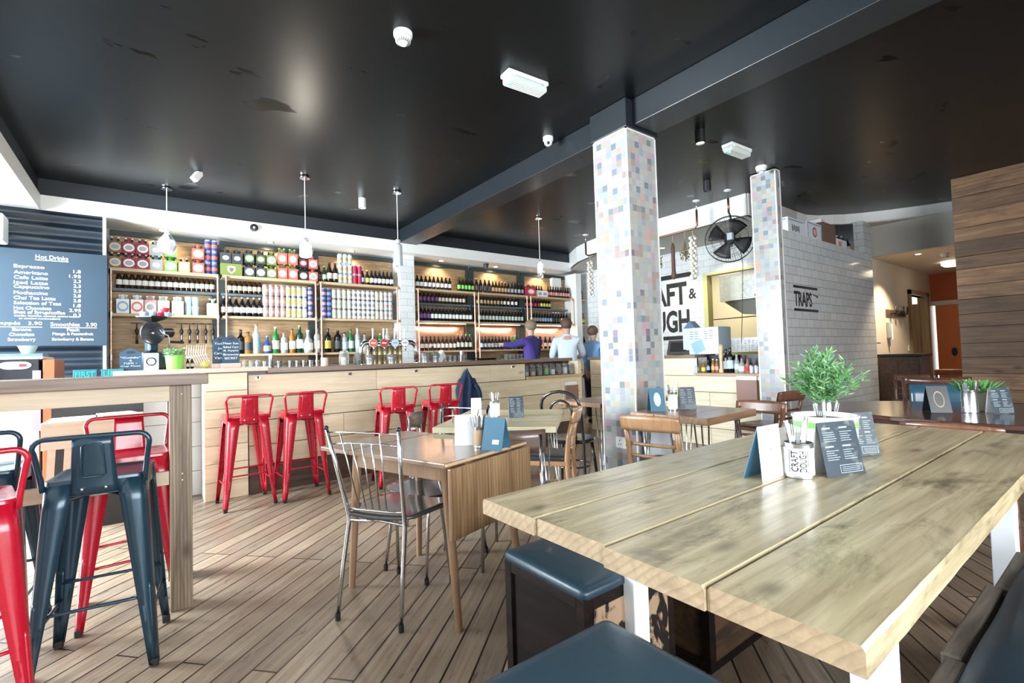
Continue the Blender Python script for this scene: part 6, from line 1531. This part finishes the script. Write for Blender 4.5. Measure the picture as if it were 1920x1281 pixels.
# pendants
def pendant(x, y, z0, z1, kind, label):
    t = thing('pendant_lamp', label, 'lamp', (x, y, H), 0, 'glass pendant lamps over the bar')
    MB().lathe([(0, 0), (.028, 0), (.05, -.008), (.05, -.02), (.0, -.02)], n=24).build('ceiling_rose', chrome, t, smooth=40)
    MB().cyl((0, 0, -.02), (0, 0, z1-H+.02), .004, n=8).build('flex', white_plastic, t)
    h = z1-z0
    if kind == 'lit':
        MB().lathe([(.012, z1-H+.02), (.030, z1-H+.015), (.030, z1-H-.01), (.018, z1-H-.02), (.02, z1-H-.035)], n=18).build('lamp_holder', glass, t, smooth=60)
        MB().lathe([(.02, z1-H-.03), (.055, z1-H-.06), (.058, z1-H-.07), (.058, z0-H+.01), (.05, z0-H), (0, z0-H)], n=24).build('glass_shade', lamp_on, t, smooth=60)
        l = bpy.data.lights.new('pendant_bulb', 'POINT'); l.energy = 16; l.color = (1, .9, .75); l.shadow_soft_size = .06; o = bpy.data.objects.new('pendant_bulb', l); C.objects.link(o); o.location = (x, y-.0, z0-.07)
    elif kind == 'small':
        MB().lathe([(.012, z1-H+.02), (.022, z1-H), (.014, z1-H-.02)], n=18).build('lamp_holder', glass, t, smooth=60)
        MB().lathe([(.03, z1-H-.03), (.042, z1-H-.04), (.042, z1-H-.14), (.034, z1-H-.15), (0, z1-H-.15)], n=20).build('glass_shade', lamp_on, t, smooth=60)
        MB().lathe([(.0425, z1-H-.03), (.0445, z1-H-.035), (.0445, z0-H), (.040, z0-H)], n=20, caps=False).build('outer_glass', glass, t, smooth=60)
    elif kind == 'cut':
        mb = MB(); random.seed(2)
        mb.lathe([(.01, z1-H+.03), (.022, z1-H+.02), (.022, z1-H-.01), (.03, z1-H-.03), (.075, z1-H-.09), (.088, z1-H-.15), (.055, z0-H+.02), (0, z0-H)], n=10)
        mb.build('cut_glass_shade', plain('cut_glass', (.72, .76, .78), .08, trans=.55), t)
    else:
        MB().lathe([(.012, z1-H+.02), (.026, z1-H+.01), (.026, z1-H-.015), (.02, z1-H-.03), (.045, z1-H-.05), (.048, z0-H+.01), (.044, z0-H)], n=12, caps=False).build('cut_glass_shade', plain('cut_glass', (.72, .76, .78), .08, trans=.55), t, thick=.003)
        MB().lathe([(0, z1-H-.10), (.02, z1-H-.09), (.014, z1-H-.04), (0, z1-H-.03)], n=12).build('bulb', white_plastic, t, smooth=180)
pendant(1.28, 5.20, 2.26, 2.44, 'lit', 'brightly lit bottle shaped glass pendant over the bar')
pendant(4.33, 5.06, 2.25, 2.49, 'small', 'small lit cylinder pendant in front of the copper bays')
pendant(.14, 6.30, 2.38, 2.62, 'cut', 'unlit faceted cut glass pendant before the left bay cartons')
pendant(2.26, 5.12, 2.24, 2.53, 'tube', 'unlit cylindrical cut glass pendant in front of the tiled pier')
t = MB().box(-.12, .12, 0, .10, 0, .24).build('wall_speaker', white_plastic, loc=(6.40, 6.99, 2.46), bevel=.006); tag(t, 'plain white box above the bottles at the right end of the shelves', 'box')

# passage wall fittings
t = thing('coat_rack', 'dark coat rack with four hooks on the cream passage wall', 'coat rack', (9.25, 2.499, 1.64))
MB().box(0, .95, -.02, 0, 0, .10).build('board', dark_plank, t)
for k in range(4): MB().tube([(.15+.2*k, -.02, .03), (.15+.2*k, -.09, .04), (.15+.2*k, -.10, .16)], .012, n=6).build('hook', black_metal, t, smooth=180)
t = thing('wall_phone', 'grey wall handset on the cream passage wall', 'phone', (9.25, 2.499, 1.28)); MB().box(0, .14, -.05, 0, 0, .26).build('body', LB['grey'], t, bevel=.01); MB().box(.02, .07, -.07, -.05, -.03, .22).build('handset', white_plastic, t, bevel=.01)
t = MB().box(8.75, 8.95, 2.492, 2.499, 1.22, 1.6).build('notice_sheet', LB['cream']); tag(t, 'pale notice sheet on the cream passage wall', 'notice')
t = MB().box(-.045, .045, -.012, 0, -.05, .05).build('light_switch', white_plastic, loc=(10.35, 2.499, 1.12), bevel=.004); tag(t, 'light switch on the passage wall beside the door', 'switch')
MB().box(-.012, .012, -.016, -.012, -.018, .018).build('rocker', LB['grey'], t)
t = thing('pendant_passage', 'white ceiling lamp deep in the orange ended passage', 'lamp', (10.36, 1.88, 2.5)); MB().lathe([(0, -.09), (.10, -.08), (.14, -.05), (.14, 0), (0, 0)], n=20).build('shade', plain('passage_lamp', (1, .9, .7), .4, emit=(1, .85, .6), es=3), t, smooth=60)

# ------------------------------------------------------------ table settings
def folded(w, h, m1, m2, label, loc, rz, lines=None, name='menu_card', spread=.05, grp=None):
    t = thing(name, label, 'menu', loc, rz, grp)
    for s, m, nm in ((1, m1, 'front_leaf'), (-1, m2, 'rear_leaf')):
        g_ = [[(-w/2, -s*spread*(1-k), h*k), (w/2, -s*spread*(1-k), h*k)] for k in (0, 1)]
        MB().sheet(g_).build(nm, m, t, thick=.002)
    return t
def can_(loc, label, mat_, band=None, r=.037, h=.115, txt=None):
    t = thing('cutlery_can', label, 'can', loc)
    MB().lathe([(0, .0), (r, 0), (r+.001, .003), (r, .006), (r, h-.005), (r+.0012, h-.002), (r, h), (r-.002, h), (r-.002, .004), (0, .004)], n=28).build('tin', mat_, t, smooth=40)
    if band: MB().lathe([(r+.0008, .01), (r+.0008, h-.014)], n=28, caps=False).build('paper_wrap', band, t, smooth=180)
    return t
def curved_text(s, mat_, r, z0, w, h, a0, parent, name='lettering', vertical=True):
    o = text(name, s, mat_, Matrix.Identity(4), w=w, h=h, offset=.008)
    for v in o.data.vertices:
        x, y = v.co.x, v.co.y
        if vertical: x, y = -y, x       # reading upward
        a = a0+x/r; v.co = Vector((r*math.sin(a), -r*math.cos(a), z0+y))
    o.parent = parent; return o
mk_fork = Once(lambda: tag((lambda t: (MB().box(-.012, -.009, -.001, .001, .15, .195).box(-.005, -.002, -.001, .001, .15, .195).box(.002, .005, -.001, .001, .15, .195).box(.009, .012, -.001, .001, .15, .195).build('tines', steel, t), t)[-1])(MB().box(-.006, .006, -.001, .001, 0, .12).add([(-.006, 0, .12), (.006, 0, .12), (.012, 0, .15), (-.012, 0, .15)], [(0, 1, 2, 3)]).build('fork', steel, thick=.0015)), 'x', 'fork'))
mk_knife = Once(lambda: tag((lambda t: (MB().prism([(-.008, .11), (.008, .11), (.009, .19), (.004, .215), (-.008, .20)], -.0007, .0007, M=Matrix.Rotation(rad(90), 4, 'X')).build('blade', steel, t), t)[-1])(MB().box(-.007, .007, -.002, .002, 0, .11).build('table_knife', plain('knife_handle', (.42, .36, .30), .35, .4), bevel=.001)), 'x', 'knife'))
def cutlery(loc, nf, nk, where, seed, sc=1.0):
    random.seed(seed)
    for i in range(nf+nk):
        a = 2*math.pi*i/(nf+nk)+.4; tl = random.uniform(.10, .26); d = (tl*math.cos(a), tl*math.sin(a))
        rot = Vector((d[0], d[1], 1)).to_track_quat('Z', 'Y').to_euler()
        pr, nm = (mk_fork, 'fork') if i < nf else (mk_knife, 'knife')
        pr.put((loc[0]+.010*math.cos(a), loc[1]+.010*math.sin(a), loc[2]+.006), rot=rot, label='steel %s, %s, in %s' % (nm, nth(i if i < nf else i-nf, nf if i < nf else nk).replace(' from left', ' one') if (nf if i < nf else nk) > 1 else 'single', where), group='cutlery in '+where, scale=(sc, sc, sc))
menu_dark = mat_blotch('menu_photo', (.014, .030, .045), .35, (.11, .12, .115), .56, .66, 16, .4)
menu_white = plain('menu_white', (.84, .86, .88), .4)
menu_blue = plain('menu_blue', (.04, .13, .20), .4)
# big table: white clipboard menu, lettered can, photo menu, potted herb, second photo menu
T0 = .770
t = thing('menu_clipboard', 'blank white menu card standing left of the lettered can on the plank table', 'menu', (1.50, .715, T0), rad(-4))
MB().sheet([[(-.055, -.01*(1-k), .16*k), (.06, -.01*(1-k)-.0, .16*k)] for k in (0, 1)]).build('white_leaf', menu_white, t, thick=.003)
MB().sheet([[(-.055, .05*(1-k), .16*k), (.06, .05*(1-k), .16*k)] for k in (0, 1)]).build('rear_leaf', menu_blue, t, thick=.003)
for z in (.145, .09): MB().ball((.0, -.004-.01*(1-z/.16), z), .0025, 6).build('stud', LB['grey'], t)
c_ = can_((1.585, .665, T0), 'white paper wrapped tin lettered CRAFT DOUGH holding cutlery on the plank table', steel, plain('can_wrap', (.84, .85, .87), .4), r=.040, h=.105)
curved_text('CRAFT', sign_black, .0415, .022, .062, .020, -1.22, c_, 'lettering'); curved_text('DOUGH', sign_black, .0415, .022, .062, .020, -.66, c_, 'lettering')
for a in (-1.84, -.58):
    MB().add([(.0416*math.sin(a+da), -.0416*math.cos(a+da), z) for z in (.018, .088) for da in (0, .03)], [(0, 1, 3, 2)]).build('side_rule', sign_black, c_)
cutlery((1.585, .665, T0+.002), 4, 3, 'the lettered tin on the plank table', 3, .82)
def photo_menu(loc, rz, w, h, label, lean=.03):
    t = thing('photo_menu', label, 'menu', loc, rz)
    for s, m in ((1, menu_dark), (-1, menu_white)): MB().sheet([[(-w/2, -s*lean*(1-k), h*k), (w/2, -s*lean*(1-k), h*k)] for k in (0, .25, .5, .75, 1)]).build('leaf', m, t, thick=.002)
    pr = MB()
    def P3(x, z): return (x, -lean*(1-z/h)-.0016, z)
    def quad(x0, x1, z0, z1): pr.add([P3(x0, z0), P3(x1, z0), P3(x1, z1), P3(x0, z1)], [(0, 1, 2, 3)])
    random.seed(5)
    for col in (0, 1):
        x0 = -w*.40+col*w*.44
        for blk in (0, 1):
            z = h*(.90-.34*blk); quad(x0, x0+w*.22, z-.005, z); 
            for q in range(5): quad(x0, x0+w*random.uniform(.2, .34), z-.014-.0065*q-.002, z-.014-.0065*q)
    for a, b, c, d in ((-.02, .44*w, .03, .032), (-.02, .44*w, .008, .010)): quad(a, b, c, d)
    quad(-.02, -.018, .01, .03); quad(.44*w-.002, .44*w, .01, .03)
    for q in range(3): quad(-.012, .40*w, .014+.005*q, .0155+.005*q)
    pr.build('printed_text', plain('menu_print', (.26, .32, .36), .5), t)
    return t
photo_menu((1.705, .605, T0), rad(-20), .155, .16, 'open dark photo menu leaning on the herb pot, right of the lettered tin')
photo_menu((2.07, .655, T0), rad(-30), .10, .15, 'narrower dark photo menu standing behind the herb pot on the right')
def herb():
    t = thing('potted_herb', 'bushy green herb tree in a white tub on the plank table', 'plant', (1.885, .70, T0))
    MB().lathe([(0, 0), (.088, 0), (.098, .15), (.102, .152), (.102, .158), (.094, .158), (.090, .14), (0, .14)], n=32).build('tub', plain('tub_white', (.80, .82, .78), .35), t, smooth=40)
    MB().lathe([(.0965, .118), (.0985, .138)], n=32, caps=False).build('lime_band', LB['lime'], t, smooth=180)
    MB().lathe([(0, .141), (.088, .141)], n=20, caps=False).build('soil', plain('soil', (.04, .025, .015), .9, noise=.5, nscale=80), t)
    MB().tube([(0, 0, .14), (.004, .002, .18), (0, 0, .22), (.005, 0, .28)], .005, n=8).build('stem', LB['sage'], t, smooth=180)
    random.seed(21); mb = MB(); lf = MB()
    for i in range(170):
        a = random.uniform(0, 2*math.pi); el = random.uniform(-.25, 1.35); L = random.uniform(.04, .118)*(1-.12*max(0, el)+.10*math.sin(a*3))
        d = Vector((math.cos(a)*math.cos(el), math.sin(a)*math.cos(el), math.sin(el)*.95)); s0 = Vector((.004, 0, .200+random.uniform(0, .045)))
        pts = [s0+d*L*k/4+Vector((0, 0, .012*k*k/4)) for k in range(5)]
        mb.tube([tuple(p) for p in pts], .0012, n=4)
        for k in range(1, 5):
            for _ in range(6):
                p = pts[k]+Vector((random.uniform(-.008, .008), random.uniform(-.008, .008), random.uniform(-.006, .006))); b = random.uniform(0, 6.28)
                e = (d*.5+Vector((math.cos(b), math.sin(b), random.uniform(-.2, .9)))).normalized(); sd = e.cross(Vector((random.random(), random.random(), 1))).normalized()*random.uniform(.0026, .0046); l_ = random.uniform(.016, .034)
                lf.add([p, p+e*l_*.5+sd, p+e*l_, p+e*l_*.5-sd], [(0, 1, 2, 3)], random.choice([0, 0, 1, 2]))
    mb.build('twigs', gl3, t); lf.build('leaves', [gl1, gl2, gl3], t)
herb()
c_ = can_((2.0, .74, T0), 'plain tin holding cutlery behind the herb tub on the plank table', steel, None, r=.038, h=.11)
cutlery((2.0, .74, T0+.002), 4, 3, 'the tin behind the herb tub', 9, .9)
# drop-leaf table
Td = .7195
folded(.10, .15, menu_white, menu_white, 'blank white folded menu on the drop-leaf table', (1.30, 2.16, Td), rad(-35))
can_((1.305, 2.03, Td), 'dark banded tin of cutlery on the drop-leaf table', steel, LB['tan'], r=.030, h=.10)
cutlery((1.305, 2.03, Td+.002), 5, 5, 'the tin on the drop-leaf table', 14, .75)
t = folded(.11, .15, menu_blue, menu_blue, 'dark blue folded menu right of the tin on the drop-leaf table', (1.335, 1.93, Td), rad(-62))
MB().sheet([[(.0, -.0525*(1-z/.15)-.002+.001, z) for z in (.03, .05)], [(.035, -.0525*(1-z/.15)-.002+.001, z) for z in (.03, .05)]]).build('white_print', LB['white'], t)
# pale hairpin table
can_((1.88, 2.72, .756), 'white tin with cutlery on the pale hairpin table', steel, LB['white'], r=.034, h=.11); cutlery((1.88, 2.72, .758), 3, 3, 'the tin on the pale hairpin table', 16, .8)
photo_menu((1.97, 2.60, .756), rad(-30), .10, .14, 'photo menu right of the tin on the pale hairpin table')
folded(.07, .13, menu_white, menu_white, 'small white menu left of the tin on the pale hairpin table', (1.80, 2.83, .756), rad(-35))
# walnut table
can_((2.83, 1.97, .771), 'tall white tin with black tongs on the walnut table by the pillar', steel, LB['white'], r=.030, h=.12); cutlery((2.83, 1.97, .773), 3, 2, 'the tin on the walnut table by the pillar', 18, .85)
t = folded(.10, .15, menu_blue, menu_blue, 'dark menu with a green oval emblem on the walnut table', (2.73, 2.03, .771), rad(-38))
MB().lathe([(0, 0), (.03, 0)], n=20, caps=False, M=Matrix.Translation((0, -.0275, .078)) @ Matrix.Rotation(rad(71.5), 4, 'X') @ Matrix.Diagonal((.8, 1.6, 1, 1))).build('oval_emblem', LB['sage'], t)
photo_menu((2.93, 1.93, .771), rad(-35), .11, .15, 'photo menu right of the tin on the walnut table')
# oval table
can_((3.97, .68, .743), 'shiny tin on the dark oval table', steel, None, r=.04, h=.13); cutlery((3.97, .68, .745), 3, 2, 'the tin on the oval table', 20, .9)
t = folded(.11, .16, plain('menu_black', (.015, .02, .022), .35), MATS['menu_black'], 'black menu with a round emblem on the dark oval table', (3.90, .82, .743), rad(-52))
MB().lathe([(.030, 0), (.026, 0)], n=20, caps=False, M=Matrix.Translation((0, -.027, .08)) @ Matrix.Rotation(rad(72), 4, 'X') @ Matrix.Diagonal((.9, 1.7, 1, 1))).build('ring_emblem', LB['tan'], t)
photo_menu((4.02, .56, .743), rad(-45), .11, .15, 'photo menu on the dark oval table, right of the shiny tin')
t = thing('potted_plant', 'small leafy plant in a pale pot on the dark oval table', 'plant', (4.10, .67, .743))
MB().lathe([(0, 0), (.04, 0), (.05, .11), (.045, .11), (0, .10)], n=20).build('pot', LB['cream'], t, smooth=50); leaf_cluster(170, .09, .05, .07, .010, 0, 8, up=.9).build('foliage', [gl1, gl3], t).location = (0, 0, .11)
for y in (-.30, -.45):
    t = MB().lathe([(0, 0), (.012, 0), (.012, .07), (0, .07)], n=12).build('tea_light_tube', LB['skyblue'], loc=(4.35, y+.65, .743)); tag(t, 'thin pale glass tube at the far side of the oval table, '+('left' if y > -.4 else 'right'), 'glass')
# leaning white board against the pillar
t = thing('sandwich_board', 'white sketched board leaning on the mosaic pillar under the walnut table', 'board', (2.93, 2.24, 0), 0)
MB().bar((.16, .0, .01), (.16, .07, .60), .30, .012, up=(0, 1, 0)).build('panel', plain('board_white', (.72, .78, .84), .4, noise=.15, nscale=14), t)
MB().bar((0, -.006, .01), (0, .066, .60), .015, .02, up=(0, 1, 0)).bar((.32, -.006, .01), (.32, .066, .60), .015, .02, up=(0, 1, 0)).build('side_rails', steel, t)

# ------------------------------------------------------------ people
skin_m = plain('skin', (.55, .34, .25), .5); hair_m = plain('hair_brown', (.10, .06, .04), .7, noise=.3, nscale=80); hair_g = plain('hair_sandy', (.22, .16, .11), .7, noise=.3, nscale=80)
def skin_mesh(name, nodes, edges, mat_, parent, root=0, lv=2):
    bm = bmesh.new(); bm.verts.layers.skin.verify(); sk = bm.verts.layers.skin.active
    vv = [bm.verts.new(n[0]) for n in nodes]
    for i, n in enumerate(nodes):
        vv[i][sk].radius = n[1] if isinstance(n[1], tuple) else (n[1], n[1]); vv[i][sk].use_root = (i == root)
    for a, b in edges: bm.edges.new((vv[a], vv[b]))
    me = bpy.data.meshes.new(name); bm.to_mesh(me); bm.free(); me.materials.append(mat_)
    o = bpy.data.objects.new(name, me); C.objects.link(o); o.parent = parent
    md = o.modifiers.new('skin', 'SKIN'); md.use_smooth_shade = True; md.branch_smoothing = .3
    s = o.modifiers.new('sub', 'SUBSURF'); s.levels = lv; s.render_levels = lv
    return o
def person(loc, rz, label, shirt, arm_l, arm_r, hair, sc=1.0, straps=None, lean=0):
    """local: faces +y, z up; arms given as (elbow, wrist)"""
    t = thing('person', label, 'person', loc, rz)
    t.scale = (sc, sc, sc)
    N = [((0, 0, .95), (.15, .11)), ((0, .0, 1.12), (.135, .10)), ((0, lean*.4, 1.28), (.16, .11)), ((0, lean*.8, 1.43), (.13, .085)), ((0, lean, 1.50), .055), ((0, lean+.01, 1.55), .056)]
    E = [(0, 1), (1, 2), (2, 3), (3, 4), (4, 5)]
    def limb(s, el, wr):
        k = len(N); N.append(((s*.17, lean*.8, 1.42), .060)); N.append((el, .043)); N.append((wr, .028)); E.extend([(3, k), (k, k+1), (k+1, k+2)]); return k
    limb(-1, *arm_l); limb(1, *arm_r)
    for s in (-1, 1):
        k = len(N); N.append(((s*.10, 0, .88), .085)); N.append(((s*.10, .01, .48), .055)); N.append(((s*.10, -.01, .09), .04)); N.append(((s*.10, .11, .04), .035)); E.extend([(0, k), (k, k+1), (k+1, k+2), (k+2, k+3)])
    # head and hands are part of the one body surface
    h = len(N); N.append(((0, lean+.02, 1.615), (.078, .092))); N.append(((0, lean+.03, 1.70), (.074, .088))); E.extend([(5, h), (h, h+1)])
    body = skin_mesh('body', N, E, skin_m, t)
    # face
    f = MB(); cz = 1.64; fy = lean+.105
    f.ball((0, fy+.008, cz-.01), .014, 8, sq=(.7, 1, 1.4)); 
    f.build('nose', skin_m, t, smooth=180)
    for s in (-1, 1):
        MB().ball((s*.028, fy-.008, cz+.012), .009, 8).build('eye', LB['white'], t, smooth=180); MB().ball((s*.076, lean+.02, cz), .018, 8, sq=(.4, .8, 1.3)).build('ear', skin_m, t, smooth=180)
    MB().ball((0, fy-.008, cz-.045), .018, 8, sq=(1.1, .3, .35)).build('mouth', plain('lips', (.42, .18, .15), .5), t, smooth=180)
    MB().ball((0, lean+.005, 1.69), .112, 14, sq=(.86, .98, .92)).build('hair', hair, t, smooth=180)
    # hands with fingers
    for s, (el, wr) in ((-1, arm_l), (1, arm_r)):
        w = Vector(wr); d = (w-Vector(el)).normalized(); u, v = frame(d)
        HN = [(tuple(w), (.020, .014)), (tuple(w+d*.05), (.034, .014)), (tuple(w+d*.085), (.034, .012))]; HE = [(0, 1), (1, 2)]
        for q in range(4):
            L = (.065, .078, .072, .055)[q]; b = w+d*.085+u*(.027-.018*q); k = len(HN)
            HN += [(tuple(b+d*.012), .0085), (tuple(b+d*L*.55+v*.006), .008), (tuple(b+d*L*.9+v*.022), .007)]; HE += [(2, k), (k, k+1), (k+1, k+2)]
        k = len(HN); HN += [(tuple(w+d*.035+u*.038), .010), (tuple(w+d*.065+u*.058+v*.01), .009)]; HE += [(1, k), (k, k+1)]
        skin_mesh('hand', HN, HE, skin_m, t, 0, 1)
    # shirt over torso and arms, trousers, shoes
    g = .014
    SN = [((0, 0, .90), (.175, .135)), ((0, 0, 1.12), (.165, .125)), ((0, lean*.4, 1.28), (.185, .13)), ((0, lean*.8, 1.43), (.155, .105)), ((0, lean*.97, 1.50), (.078, .072)), ((0, lean, 1.525), (.070, .066))]; SE = [(0, 1), (1, 2), (2, 3), (3, 4), (4, 5)]
    for s, (el, wr) in ((-1, arm_l), (1, arm_r)):
        k = len(SN); e_ = Vector(el); w_ = Vector(wr); SN += [((s*.175, lean*.8, 1.42), .078), (tuple(e_), .060), (tuple(e_.lerp(w_, .82)), .042)]; SE += [(3, k), (k, k+1), (k+1, k+2)]
    skin_mesh('shirt', SN, SE, shirt, t)
    TN = [((0, 0, .93), (.165, .125))]; TE = []
    for s in (-1, 1): k = len(TN); TN += [((s*.10, 0, .80), .105), ((s*.10, .01, .48), .078), ((s*.10, -.01, .10), .065)]; TE += [(0, k), (k, k+1), (k+1, k+2)]
    skin_mesh('trousers', TN, TE, plain('trousers_dark', (.02, .022, .03), .8), t)
    for s in (-1, 1): MB().ball((s*.10, .05, .045), .05, 10, sq=(.9, 2.5, .85)).build('shoe', black_plastic, t, smooth=180)
    if straps:
        y_ = lambda z: -.118-.02*math.sin((z-.95)/.5*3)
        for s in (-1, 1):
            MB().tube([(s*.10, lean*.7-.10, 1.50), (s*.085, lean*.6-.135, 1.42), (s*.04, lean*.4-.15, 1.25), (s*-.03, -.15, 1.08), (s*-.05, -.15, .98)], [.014]*5, n=8).build('apron_strap', straps, t, smooth=180)
    return t

purple = plain('purple_top', (.07, .045, .26), .8, noise=.2, nscale=60); white_shirt = plain('pale_blue_shirt', (.62, .72, .84), .7); blue_shirt = plain('mid_blue_shirt', (.16, .32, .58), .7)
person((5.13, 6.28, 0), rad(8), 'person in a purple top with dark crossed straps reaching left to the bottles', purple, ((-.36, .08, 1.36), (-.58, .18, 1.38)), ((.26, .12, 1.22), (.24, .30, 1.10)), hair_g, sc=1.0, straps=plain('strap_navy', (.012, .015, .035), .8))
person((5.42, 5.72, 0), rad(-42), 'person in a pale blue shirt behind the bar, turned to the right', white_shirt, ((-.25, .16, 1.16), (-.20, .38, 1.08)), ((.26, .16, 1.18), (.18, .40, 1.12)), hair_m, sc=1.0, lean=.06)
person((6.02, 5.72, 0), rad(-80), 'person in a blue shirt half hidden by the mosaic pillar', blue_shirt, ((-.25, .12, 1.15), (-.18, .34, 1.08)), ((.25, .12, 1.15), (.18, .34, 1.08)), hair_m, sc=.93)
